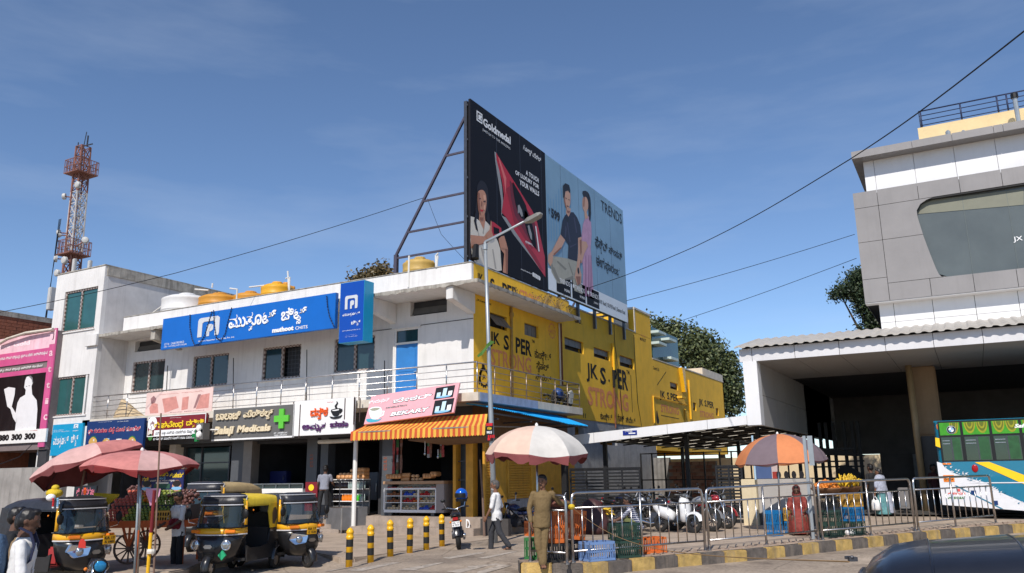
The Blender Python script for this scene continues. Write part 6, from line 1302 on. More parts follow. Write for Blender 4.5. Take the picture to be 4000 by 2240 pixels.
  g=B();g.tube([(s*.60,.88,1.08),(s*.74,.96,1.12),(s*.76,.96,1.2)],.01,5);mr_=g.obj('mirror_arm',CHROME,t);B().ball((s*.76,.955,1.29),(.085,.04,.11),12,8).obj('mirror',BLK,mr_,True)
  B().ball((s*.66,.4,1.35),(.02,.02,.02),6,4).obj('reflector',AMB,t)
 g=B();p0,p1=V((.08,1.14,1.0)),V((-.22,1.05,1.24));g.bar(p0,p1,.012);g.bar(p0.lerp(p1,.45)+V((0,.012,0)),p1+(p1-p0)*.25+V((0,.004,0)),.026,.014);g.obj('wiper',BLK,t)
 g=B();g.tube(sect(.635,1.185,.6,.862),.014,5);g.obj('white_trim',PIPING,t)
 g=B();g.prism([V((x,1.262,z))for x,z in((-.12,.63),(-.07,.67),(.07,.67),(.12,.63),(.07,.59),(-.07,.59))],(0,-.03,0));g.obj('badge',STEEL,t)
 g=B()
 for k in range(5):g.box((0,1.25-k*.01,.50-.035*k),(.34-.02*k,.03,.014))
 g.obj('grille',BLK,t)
 if plate:
  fr=Fr((plate[1]+.16,1.235,.76),(-1,0,0),(0,0,1))
  g=B();g.prism([fr.pt(0,0),fr.pt(.32,0),fr.pt(.32,.17),fr.pt(0,.17)],fr.n*-.012);po=g.obj('number_plate',PLATE,t)
  for k,s_ in enumerate(plate[0]):text(fr,s_,None,None,BLKL,po,.03,.004,res=1,uv=(.03,.095-.075*k,.29,.15-.075*k))
 return t
def flip(t):pass
def place(o,z,x,y,ang,sc=.9):
 """stand it on the road at that point; heading = towards the eye turned by ang"""
 h=-.1
 for _ in range(15):p=hZ(z,x,y,h);h=road(p.x,p.y)
 v=EYE-p;a=math.atan2(v.y,v.x)+R(ang)
 o.location=(p.x,p.y,h);o.rotation_euler=(0,0,a-math.pi/2);o.scale=(sc*.94,sc*.95,sc*1.06);return p
a_main=auto('black auto rickshaw with a yellow canvas roof and round headlights, nearest the bollards',AYCAN,True,False)
P_B=place(a_main,L2,757,1434,-30,.93);
fr=Fr((-.36,1.19,.40),(-1,0,0),(0,.1,1));sq=B();sq.prism([V((-.36+a*.1,1.226-abs(0)*.02,.46+b*.1))for a,b in((-1,0),(0,-1),(1,0),(0,1))],(0,-.05,0));sq.obj('sticker',flat('green_sticker',(40,160,110),.4),a_main)
a_right=auto('black auto rickshaw with big chrome headlights, behind the yellow roofed one',AVIN,False,True,(('KA 17','C 1538'),0.0))
P_C=place(a_right,L2,1180,1322,40,.92)
a_left=auto('black roofed auto rickshaw with a red tag and garland at the far left',AVIN,False,True,(('KA 17','A 6483'),-.33),True)
P_A=place(a_left,L1,525,1530,36,.93)
a_back=auto('tan roofed auto rickshaw hidden behind the yellow roofed one',ATAN,False,False)
P_D=place(a_back,L2,570,1275,-34,.98)
def lp(o,v):return M4.Translation(o.location)@o.rotation_euler.to_matrix().to_4x4()@M4.Scale(o.scale.x,4)@V(v)
bg_=thing('roof_bundle','grey tarpaulin bundle lying on the tan auto rickshaw roof','bundle',lp(a_back,(0,.2,1.7)));B().ball(lp(a_back,(-.05,.35,1.76)),(.5,.42,.13),14,8).obj('tarpaulin',flat('grey_tarpaulin',(112,112,114),.7,var=.2,bump=.3),bg_,True)
bd=thing('hanging_beads','red and blue bead strings hanging from the left rickshaw hood','beads',hY(L1,500,740,12.0))
def atdepth(z,x,y,d):return EYE+ray(z,x,y)*d
for x,m_ in((500,RED),(542,BLUEP)):
 for k in range(6):B().ball(atdepth(L1,x+2*math.sin(k),745+16*k,15.6),.022,6,4).obj('bead',m_ if k<5 else WL,bd)
yb_=thing('cloth_bundle','yellow cloth bundle with a white bag on the left rickshaw roof','bundle',atdepth(L1,515,740,15.9));YC_=flat('yellow_cloth',(205,175,40),.7,var=.15,bump=.4)
B().ball(atdepth(L1,512,690,15.9),(.16,.15,.09),12,8).obj('cloth',YC_,yb_,True);B().ball(atdepth(L1,522,640,15.9),(.075,.075,.06),10,6).obj('knot',YC_,yb_,True);B().ball(atdepth(L1,478,732,15.7),(.09,.09,.07),10,6).obj('bag',WL,yb_,True)
tg=atdepth(L1,770,1165,15.2);pl=Fr(tg,RX,V((0,0,1)));g=B();g.prism([pl.pt(a,b)for a,b in((-.06,-.07),(.08,-.08),(.07,.03),(.02,.09),(-.02,.09),(-.05,.04))],pl.n*.012);tag(g.obj('paper_tag',flat('red_tag',(190,48,36),.6)),'red paper tag hanging on the nose of the left rickshaw','tag')
fg=thing('auto_rickshaw','auto rickshaw roof of black vinyl close by at the lower right corner','auto rickshaw',(0,0,0),'auto rickshaws',0,local=True)
pa_=atdepth(L6,600,1400,4.0);pb_=atdepth(L6,2300,1260,3.7);dirx=(pb_-pa_);L_=1.7;dirx.z=0;dirx.normalize();side=V((-dirx.y,dirx.x,0));side=side if side.dot(FW)>0 else-side
ztop=atdepth(L6,1500,1085,4.2).z
secs=[]
for t,dz,wd_,in((0,-.20,.50),(.05,-.13,.56),(.16,-.06,.60),(.32,-.03,.62),(.33,-.035,.62),(.7,-.0,.63),(.71,-.006,.63),(1.2,.03,.64),(1.21,.024,.64),(1.9,.06,.64),(2.4,.07,.64)):
 c=pa_+dirx*t;sec=[]
 for k in range(15):
  a=math.pi*k/14;x=-math.cos(a);sec.append(V((c.x,c.y,0))+side*(wd_*x*(abs(x)**-.35 if abs(x)>1e-3 else 1)+.35)+V((0,0,ztop+dz-.27*(1-math.sin(a)**.55))))
 secs.append(sec)
FGV=mat('black_vinyl_roof',(.012,.014,.022),.33,var=.2,scale=4,bump=.08,bscale=5,coat=.25)
B().loft(secs).obj('canopy',FGV,fg,True);g=B();g.tube([s[0]+V((0,0,.01))for s in secs],.022,7);g.tube([s[-1]for s in secs],.02,7);g.tube(secs[0],.022,7);g.obj('hem',FGV,fg,True)
for i in(4,6,8):g=B();g.tube([v+V((0,0,.003))for v in secs[i]],.007,5);g.obj('seam',FGV,fg,True)
g=B();c=pa_+dirx*.3
for t in(.25,1.5,2.2):
 for s_ in(-.2,.85):q=pa_+dirx*t+side*s_;g.bar((q.x,q.y,ztop-.25),(q.x,q.y,ztop-1.2),.04)
g.obj('pillar',BLK,fg)
q=pa_+side*.35;B().bx((q.x+.1,q.y-.3,ztop-1.45),(q.x+1.9,q.y+.5,ztop-.75)).obj('body',ABLK,fg,bevel=.05)
bk_=atdepth(L6,555,1310,3.95);g=B();g.box(bk_,(.04,.025,.02),.5);g.box(bk_+V((-.022,.008,.006)),(.025,.02,.014),.9);g.ball(bk_+V((.0,-.012,.01)),.009,6,4);g.obj('latch',DSTEEL,fg)
# ---------------------------------------------------------------- motorcycles and scooters
def bike(label,tankm,seatm=BLK,loc=(0,0,0),rz=0,lean=-.14,group='motorcycles parked by the pavement',lamp=LENS,plate='KA 17'):
 t=thing('motorcycle',label,'motorcycle',loc,group,rz,local=True);t.rotation_euler=(0,lean,rz)
 wheel(t,(0,.63,.3),.3,.09,'front_wheel',spokes=10);wheel(t,(0,-.62,.3),.3,.11,'rear_wheel',spokes=10)
 g=B()
 for s in(-1,1):g.tube([(s*.08,.63,.3),(s*.08,.44,.78),(s*.08,.38,.92)],[.028,.024,.02],7)
 g.obj('fork',CHROME,t,True)
 g=B();g.tube([(0,.42,.82),(0,.15,.62),(0,-.2,.42),(0,.2,.3),(0,.42,.7)],.025,6);g.tube([(0,.4,.84),(0,-.2,.70),(0,-.72,.74)],.03,6);g.tube([(.09,-.62,.3),(.09,-.3,.68)],.03,6);g.tube([(-.09,-.62,.3),(-.09,-.3,.68)],.03,6);g.bar((.07,-.62,.3),(.07,-.05,.34),.04,.06);g.obj('frame',DSTEEL,t,True)
 B().loft([[V((w_*math.cos(a),y,z+h*math.sin(a)))for a in(6.2832*k/10 for k in range(10))]for y,z,w_,h in((.40,.82,.05,.05),(.32,.84,.12,.10),(.15,.84,.15,.11),(-.02,.80,.12,.09),(-.10,.77,.07,.05))]).obj('fuel_tank',tankm,t,True)
 B().loft([[V((w_*x,y,z+h*b))for x,b in((-1,0),(-.9,.8),(0,1),(.9,.8),(1,0))]for y,z,w_,h in((-.04,.76,.10,.05),(-.2,.76,.13,.08),(-.5,.78,.13,.08),(-.78,.82,.10,.07),(-.84,.83,.05,.04))]).obj('seat',seatm,t,True)
 B().loft([[V((w_*math.cos(a),y,z+h*math.sin(a)))for a in(6.2832*k/8 for k in range(8))]for y,z,w_,h in((-.1,.66,.13,.08),(-.4,.68,.12,.08),(-.75,.74,.08,.06),(-.9,.78,.04,.03))]).obj('side_cover',tankm,t,True)
 g=B();g.box((0,.1,.38),(.26,.3,.26));g.lathe([(.1,-.16),(.1,.16)],(0,.0,.33),10,M4.Rotation(R(90),3,'Y'));
 for k in range(5):g.box((0,.2,.46+.035*k),(.2,.2,.014))
 g.obj('engine',DSTEEL,t);B().tube([(.1,.25,.45),(.13,.3,.25),(.15,0,.2),(.17,-.4,.28),(.18,-.85,.36)],[.02,.02,.025,.045,.045],8).obj('exhaust',CHROME,t,True)
 for y,r0,r1 in((.63,10,170),(-.62,20,170)):
  B().loft([[V((x,y+math.cos(a)*rr,.3+math.sin(a)*rr))for x,rr in((-.07,.33),(0,.35),(.07,.33))]for a in(R(r0)+R(r1-r0)*k/8 for k in range(9))],closed=False).obj('mudguard',tankm,t,True)
 g=B();g.tube([(-.36,.22,1.0),(-.2,.34,1.02),(0,.36,.96),(.2,.34,1.02),(.36,.22,1.0)],.013,6);
 g.obj('handlebar',CHROME,t,True);
 for s in(-1,1):B().tube([(s*.36,.22,1.0),(s*.26,.30,1.012)],.02,6).obj('grip',BLK,t)
 for s in(-1,1):g=B();g.tube([(s*.24,.3,1.02),(s*.3,.32,1.18)],.008,5);m_=g.obj('mirror_arm',CHROME,t);B().ball((s*.31,.32,1.22),(.065,.02,.045),10,6).obj('mirror',BLK,m_,True)
 h=B().lathe([(.05,-.08),(.1,-.02),(.105,.04),(.095,.05)],(0,.46,.88),14,V((0,1,-.1)).to_track_quat('Z','Y').to_matrix()).obj('headlight',BLK,t,True);B().ball((0,.5,.876),(.09,.03,.09),12,6).obj('lens',lamp,h,True)
 B().box((0,-.9,.77),(.14,.05,.08)).obj('tail_light',flat('red_lens',(160,20,24),.25),t,bevel=.012)
 for s in(-1,1):B().ball((s*.13,-.88,.70),.03,8,5).obj('indicator',AMB,t)
 fr=Fr((-.10,-.935,.58),(1,0,0),(0,.1,1));g=B();g.prism([fr.pt(0,0),fr.pt(.2,0),fr.pt(.2,.13),fr.pt(0,.13)],fr.n*-.01);po=g.obj('number_plate',WSIGN,t)
 text(fr,plate,None,None,BLKL,po,.03,.003,res=1,uv=(.02,.075,.18,.115));text(fr,'E 7013',None,None,BLKL,po,.03,.003,res=1,uv=(.02,.02,.18,.06))
 return t
BIKEB=mat('bike_black',(.015,.015,.018),.25,coat=.5);BIKER=mat('bike_red',(.30,.02,.025),.25,coat=.5);BIKEW=mat('scooter_white',(.70,.70,.70),.3,coat=.4);BIKES=mat('bike_silver',(.33,.34,.36),.3,.4);BIKEU=mat('bike_navy',(.02,.03,.09),.25,coat=.5)
def head(right,away):v=RX*right+FW*away;return math.atan2(v.y,v.x)-math.pi/2
m0=bike('black motorcycle with a blue helmet on its mirror beside the bollards',BIKEB)
p=hG(L3,1430,1200);m0.location=(p.x,p.y,road(p.x,p.y));m0.rotation_euler=(0,-.12,head(-.05,1));M0=m0
hm=thing('helmet','shiny blue helmet resting on the parked motorcycle mirror','helmet',atdepth(L3,1448,705,20.0));hp=atdepth(L3,1448,705,20.0)
B().ball(hp,(.155,.16,.16),16,10).obj('shell',flat('helmet_blue',(10,80,175),.15,coat=.5),hm,True);B().lathe([(.162,-.05),(.168,0),(.16,.06)],hp+V((0,0,-.02)),16,None,False,R(-160),R(-20)).obj('visor',BLK,hm,True);B().lathe([(.14,-.16),(.15,-.1)],hp,16,None,False).obj('chin_rim',BLK,hm)
def addbike(z,x,y,rz,label,tankm,lean=-.14,up=0,sc=1):
 o=copy_tree(m0);p=hG(z,x,y,up);o.location=p if up else(p.x,p.y,road(p.x,p.y));o.rotation_euler=(0,lean,rz);o['label']=label;o.scale=(sc,)*3
 for part in('fuel_tank','side_cover','mudguard'):recol(o,part,tankm)
 return o
addbike(L4,560,1075,head(-.75,.8),'dark motorcycle with a white plate behind the man in the white shirt',BIKEU,-.14,0,1.0)
PKX=[(L5,60,1030,'black motorcycle hidden behind the dark sack and crates',BIKEB),(L5,190,1005,'silver motorcycle behind the crouching man',BIKES),(L5,370,1045,'black motorcycle with a steel fork left of the white scooter',BIKEB),(L5,745,1045,'grey motorcycle just right of the white scooter',BIKES),(L5,880,1020,'red motorcycle parked last in the row near the slatted gate',BIKER)]
for i,(z,x,y,lab,m_)in enumerate(PKX):addbike(z,x,y,head(.62,-.75)+.05*(i%3),lab,m_,-.17,KTOP)
addbike(L5,20,945,head(.5,-.8),'navy motorcycle in the back row before the slatted gate',BIKEU,-.16,KTOP);addbike(L5,240,930,head(.5,-.8),'dark motorcycle in the back row behind the plaid shirt',BIKEB,-.16,KTOP);addbike(L5,560,960,head(.5,-.8),'dark motorcycle in the back row beyond the white scooter',BIKEB,-.16,KTOP)
addbike(L4,830,1030,head(.6,-.7),'dark motorcycle behind the khaki man and the orange crate',BIKEB,-.15,KTOP)
sc_=thing('scooter','white scooter with a grey front apron among the parked motorcycles','scooter',(0,0,0),None,0,local=True)
wheel(sc_,(0,.6,.25),.25,.1,'front_wheel',spokes=6,rimm=DSTEEL);wheel(sc_,(0,-.6,.25),.25,.1,'rear_wheel',spokes=6,rimm=DSTEEL)
B().loft([[V((w_*x,y+b,z))for x,b in((-1,-.10),(-.8,.0),(0,.06),(.8,0),(1,-.10),(.7,-.13),(-.7,-.13))]for y,z,w_ in((.32,.28,.12),(.36,.45,.19),(.35,.65,.22),(.30,.82,.20),(.26,.94,.12))]).obj('front_apron',BIKEW,sc_,True)
B().loft([[V((w_*x,y+b,z))for x,b in((-1,-.02),(1,-.02),(.9,-.06),(-.9,-.06))]for y,z,w_ in((.20,.30,.15),(.22,.6,.18),(.19,.85,.15))]).obj('leg_shield',flat('scooter_grey_trim',(80,82,84),.4),sc_)
B().loft([[V((x,.6+math.cos(a)*rr,.25+math.sin(a)*rr))for x,rr in((-.09,.25),(-.07,.31),(0,.33),(.07,.31),(.09,.25))]for a in(R(15)+R(145)*k/8 for k in range(9))],closed=False).obj('mudguard',BIKEW,sc_,True)
B().loft([[V((w_*math.cos(a),y,z+h*math.sin(a)))for a in(6.2832*k/10 for k in range(10))]for y,z,w_,h in((-.12,.42,.10,.12),(-.3,.5,.17,.2),(-.6,.56,.18,.18),(-.85,.66,.10,.10),(-.95,.70,.03,.03))]).obj('rear_body',BIKEW,sc_,True)
B().bx((-.15,-.15,.26),(.15,.25,.31)).obj('floorboard',BLK,sc_);B().loft([[V((w_*x,y,z+h*b))for x,b in((-1,0),(-.9,.8),(0,1),(.9,.8),(1,0))]for y,z,w_,h in((-.08,.66,.10,.06),(-.4,.69,.14,.08),(-.75,.73,.12,.07),(-.88,.74,.05,.03))]).obj('seat',BLK,sc_,True)
g=B();g.tube([(-.34,.16,.98),(-.1,.24,1.0),(.1,.24,1.0),(.34,.16,.98)],.02,7);g.ball((0,.25,.98),(.14,.09,.07),10,6);g.obj('handlebar',flat('scooter_grey_trim',(80,82,84)),sc_,True);h=B().ball((0,.33,.97),(.08,.03,.05),10,6).obj('headlight',LENS,sc_,True)
for s in(-1,1):g=B();g.tube([(s*.2,.22,1.0),(s*.26,.2,1.15)],.008,5);m_=g.obj('mirror_arm',BLK,sc_);B().ball((s*.27,.2,1.19),(.06,.02,.045),8,5).obj('mirror',BLK,m_,True)
p=hG(L5,590,1060,KTOP);sc_.location=p;sc_.rotation_euler=(0,-.14,head(.55,-.75))
nose=copy_tree(m0);nose['label']='dark motorcycle with a blue headlamp in front of the left rickshaw'
p=EYE+ray(L1,845,1500)*12.6;nose.location=(p.x,p.y,-.3)
for c in[c for c in nose.children_recursive if c.name.startswith('mirror')or c.name.startswith('grip')or c.name.startswith('handlebar')]:bpy.data.objects.remove(c)
recol(nose,"fuel_tank",BIKEB);nose.rotation_euler=(0,-.12,head(.45,-.85))
recol(nose,'lens',mat('blue_lens',(.03,.25,.5),.1,.3))
jk=thing('scrap_motorcycle','scrapped motorcycle under a blue drum and grey fairing at the end of the balcony','motorcycle',(XW+.6,28.3,4.37))
B().lathe([(.19,-.32),(.2,0),(.19,.32)],(XW+.65,28.15,4.85),14,M4.Rotation(R(90),3,'X')@M4.Rotation(R(20),3,'Y')).obj('drum',flat('blue_drum',(28,62,120),.4),jk,True)
g=B();g.prism([(XW+.8,y,z)for y,z in((28.7,4.5),(28.85,4.95),(29.1,5.05),(29.25,4.9),(29.1,4.5))],(-.1,0,0));g.obj('fairing',flat('grey_fairing',(170,170,165),.5),jk,bevel=.02)
for k in range(26):
 a=V((XW+random.uniform(.3,.85),random.uniform(27.3,29.0),4.4+random.random()*.35));b=a+V((random.uniform(-.2,.2),random.uniform(-.35,.35),random.uniform(-.05,.2)));B().tube([a,(a+b)/2+V((0,0,.06)),b],random.choice((.02,.03,.04)),6).obj('tube',random.choice((DSTEEL,STEEL,BLK)),jk,True)
for y in(27.6,28.9):wheel(jk,(XW+.75,y,4.64),.26,.09,spokes=8)
# ---------------------------------------------------------------- bus
bus=thing('bus','teal, white and yellow bus with green curtains standing under the station canopy','bus',(0,29.6,.4));YBU=29.6;UB=Pl('Y',YBU)
TEAL=mat('bus_teal',(.008,.17,.28),.3,var=.06,coat=.4);BWH=mat('bus_white',(.72,.72,.74),.35,var=.06,coat=.3);BYE=flat('bus_yellow',(245,200,30),.35)
x0=(UB.hit(L6,1330,20)[0]+UB.hit(L6,1395,800)[0])/2;zb_,zt_=UB.hit(L6,1395,800)[1],UB.hit(Z6,1400,1032)[1];x1=x0+10.2;W_=2.5
hw_=[(L6,1395,25,1580,150),(L6,1610,15,1860,140),(L6,1885,0,2175,125)];
wins=[]
sx=UB.hit(L6,1385,300)[0];z_up=UB.hit(L6,1480,22)[1];z_mid=UB.hit(L6,1480,152)[1];z_lo=UB.hit(L6,1480,165)[1];z_bt=UB.hit(L6,1480,385)[1]
bx_=[sx,UB.hit(L6,1597,250)[0],UB.hit(L6,1872,250)[0]];st_=bx_[2]-bx_[1]
while bx_[-1]<x1-.6:bx_.append(bx_[-1]+st_)
holes_=[(a+.05,z_lo,b-.05,z_mid+.0)for a,b in zip(bx_,bx_[1:])]
pr=lambda x:[V((x,YBU+y,z))for y,z in((0,zb_),(0,zt_-.16),(.05,zt_-.05),(.16,zt_),(W_-.16,zt_),(W_-.05,zt_-.05),(W_,zt_-.16),(W_,zb_))]
e0=pr(x0+.16);
sec=[[V((x,v.y+(.12 if i<2 else-.12 if i>5 else 0)*k,v.z))for i,v in enumerate(pr(x))]for x,k in((x0,1.6),(x0+.04,.8),(x0+.16,0))]+[pr(x1)]
B().loft(sec).obj('body',TEAL,bus,False)
shape(UB,L6,[(1345,395),(1395,410),(1420,450),(1500,500),(1620,545),(1800,590),(1960,690),(2164,780),(2330,830),(2330,868),(1400,800)],BWH,bus,.010,'white_panel')
for k in range(70):
 t=random.random();u=1400+760*t;v_=425+(375*t if t>.0 else 0)+random.uniform(-35,25);s_=random.uniform(6,17);shape(UB,L6,[(u,v_),(u+s_*1.6,v_-s_*.3),(u+s_*.6,v_+s_*.4),(u+s_*1.2,v_+s_),(u-s_*.2,v_+s_*.5)],BWH if random.random()<.75 else TEAL,bus,.014+.0002*k,'print')
shape(UB,L6,[(1700,400),(1835,396),(2164,520),(2300,560),(2300,670),(2164,606)],BYE,bus,.012,'yellow_stripe');shape(UB,L6,[(1330,168),(1378,178),(1382,265),(1334,248)],BYE,bus,.012,'yellow_stripe')
shape(UB,L6,[(1510,620),(1530,618),(1970,838),(1945,838)],TEAL,bus,.018,'teal_stripe')
rect(UB,x0+.2,zt_-.155,x1,zt_-.1,BWH,bus,.004,'roof_trim',.01)
rect(UB,sx,z_bt-.03,x1-.1,z_up+.03,BLK,bus,.012,'window_band',.01)
CUR=flat('green_curtain_glow',(60,150,30),.5,var=.25,scale=6);CUY=flat('olive_curtain',(150,150,30),.6,var=.2,scale=12);BGL=mat('bus_glass',(.010,.030,.018),.08,var=.2,scale=2,spec=.8)
for i,(a,b)in enumerate(zip(bx_,bx_[1:])):
 w1_=rect(UB,a+.04,z_mid+.02,b-.04,z_up-.02,CUR,bus,.018,'top_window')
 for k in range(1 if i==0 else 2):
  cx_=a+(b-a)*((.7,)if i==0 else(.3,.72))[k];r_=(b-a)*.2;h_=(z_up-z_mid)
  for q in range(4):
   rr=r_*(1-q*.2);g=B();n=10;g.add([UB.pt(cx_+rr*math.cos(-math.pi*j/n),z_up-.03+.8*h_*(rr/r_)*math.sin(-math.pi*j/n),.022+.002*q)for j in range(n+1)],[tuple(range(n,-1,-1))]);g.obj('curtain_swag',CUY if q%2==0 else flat('olive_curtain_dark',(95,105,22),.6),w1_)
 w2_=rect(UB,a+.05,z_bt,b-.05,z_lo,BGL,bus,.018,'window')
 rect(UB,(a+b)/2-.015,z_bt,(a+b)/2+.015,z_lo,DSTEEL,w2_,.024,'mullion')
 for zf in(.72,.85):g=B();g.bar(UB.pt(a+.08,z_bt+(z_lo-z_bt)*zf,.028),UB.pt((a+b)/2-.04,z_bt+(z_lo-z_bt)*zf,.028),.02);g.obj('grab_rail',STEEL,w2_)
 rect(UB,(a+b)/2+.03,z_bt+.02,b-.08,z_lo-.02,mat('dark_green_curtain',(.02,.09,.03),.6,var=.3),w2_,.021,'curtain')
c=UB.hit(L6,1480,95);em=disc(UB,c,.13,.13,STEEL,bus,.03,24,'emblem');disc(UB,c,.115,.115,BLKL,em,.033,24,'ring');disc(UB,c,.075,.075,WL,em,.036,20,'centre')
for q in(0,2):g=B();g.add([UB.pt(*c,.039)]+[UB.pt(c[0]+.073*math.cos(1.5708*q+1.5708*k/6),c[1]+.073*math.sin(1.5708*q+1.5708*k/6),.039)for k in range(7)],[tuple(range(8))]);g.obj('quarter',BLUEP,em)
text(UB,'BMW',None,None,WL,em,.02,.038,res=1,uv=(c[0]-.05,c[1]+.08,c[0]+.05,c[1]+.108))
text(UB,'Safar',(L6,2075,78),(L6,2230,35),WL,bus,.04,.026,.02,.25)
c=UB.hit(L6,1703,458);B().ball(UB.pt(*c,.01),(.09,.03,.12),12,8).obj('side_lamp',flat('red_lens',(160,20,24)),bus,True);c=UB.hit(L6,1352,72);B().ball(UB.pt(*c,-.1),(.04,.06,.12),10,6).obj('tail_light',AMB,bus,True)
a,b=UB.hit(L6,1412,585),UB.hit(L6,1505,520);rect(UB,a[0],a[1],b[0],b[1],AMB,bus,.02,'route_plate');text(UB,'D.16',None,None,BLKL,bus,.02,.026,res=1,uv=(a[0]+.03,a[1]+.05,b[0]-.03,b[1]-.1));a,b=UB.hit(L6,1400,423),UB.hit(L6,1478,406);rect(UB,a[0],a[1],b[0],b[1],AMB,bus,.02,'reflector')
text(UB,'SWACHH',(L6,1500,705),(L6,1610,683),flat('coral_print',(225,90,80),.5),bus,.03,.02,res=1);text(UB,'BHARAT',(L6,1508,745),(L6,1612,722),GREENP,bus,.03,.02,res=1);rect(UB,UB.hit(L6,1448,0)[0],UB.hit(L6,1460,675)[1],UB.hit(L6,1476,0)[0],UB.hit(L6,1460,650)[1],flat('coral_print',(225,90,80)),bus,.02,'print')
for y_ in(692,735):shape(UB,L6,[(1450,y_),(1470,y_-8),(1485,y_),(1500,y_-6),(1500,y_+6),(1485,y_+10),(1470,y_),(1452,y_+10)],MATS['coral_print']if y_<700 else GREENP,bus,.02,'print')
for x in(1690,1895):a,b=UB.hit(L6,x-22,705+(x-1690)*.47),UB.hit(L6,x+22,665+(x-1690)*.47);rect(UB,a[0],a[1],b[0],b[1],NAVY,bus,.019,'hatch')
rect(UB,UB.hit(L6,1660,605)[0],UB.hit(L6,1660,590)[1]-.03,x1,UB.hit(L6,1660,590)[1],BWH,bus,.016,'side_strip')
for x in(x0+2.4,x0+7.9):
 q=M4.Rotation(R(90),3,'X')
 for y in(YBU+.2,YBU+W_-.2):o=B().lathe([(.3,-.14),(.46,-.14),(.5,-.08),(.5,.08),(.46,.14),(.3,.14)],(x,y,.43+.5),20,q,False).obj('wheel',RUBBER,bus,True);B().lathe([(.02,-.1),(.3,-.12),(.3,.12),(.02,.1)],(x,y,.93),14,q).obj('rim',STEEL,o)
g=B();g.bx((x0+.3,YBU+.1,zb_-.15),(x1-.2,YBU+W_-.1,zb_+.02));g.obj('underframe',BLK,bus)
# ---------------------------------------------------------------- people
from mathutils import noise
SKIN=mat('skin_brown',(.20,.095,.055),.55,var=.08,scale=6);SKIND=mat('skin_dark_brown',(.12,.058,.036),.55,var=.08,scale=6);HAIR=mat('black_hair',(.012,.010,.010),.45,var=.2,scale=30);GHAIR=mat('grey_hair',(.30,.28,.27),.7,var=.3,scale=30);EYEM=flat('eye_dark',(18,12,10),.2);SANDAL=flat('sandal_leather',(60,42,32),.6)
def cap(g,a,ra,b,rb,n=9):
 a,b=V(a),V(b);d=b-a;L_=d.length
 if L_<1e-5:g.ball(a,ra,n,6);return
 dn=d/L_;pts,rs=[],[]
 for k in range(4):t=math.pi/2*(1-k/3);pts.append(a-dn*ra*math.sin(t));rs.append(max(ra*math.cos(t),.002))
 for k in range(4):t=math.pi/2*k/3;pts.append(b+dn*rb*math.sin(t));rs.append(max(rb*math.cos(t),.002))
 g.tube(pts,rs,n)
def fuse(g,name,m,parent,vox,smooth=4,wr=0.,wf=9.):
 me=g.mesh('tmp');o=bpy.data.objects.new('tmp',me)
 r=o.modifiers.new('r','REMESH');r.mode='VOXEL';r.voxel_size=vox
 s=o.modifiers.new('s','SMOOTH');s.factor=.5;s.iterations=smooth
 m2=baked(o);bpy.data.objects.remove(o);bpy.data.meshes.remove(me)
 if wr:
  for v in m2.vertices:
   k=noise.noise(V((v.co.x*wf,v.co.y*wf,v.co.z*wf*.6)))+.5*noise.noise(v.co*wf*2.3);v.co+=v.normal*wr*k
 m2.name=name;m2.materials.clear();m2.materials.append(m);m2.polygons.foreach_set('use_smooth',[True]*len(m2.polygons))
 o=bpy.data.objects.new(name,m2);C.objects.link(o);o.parent=parent;return o
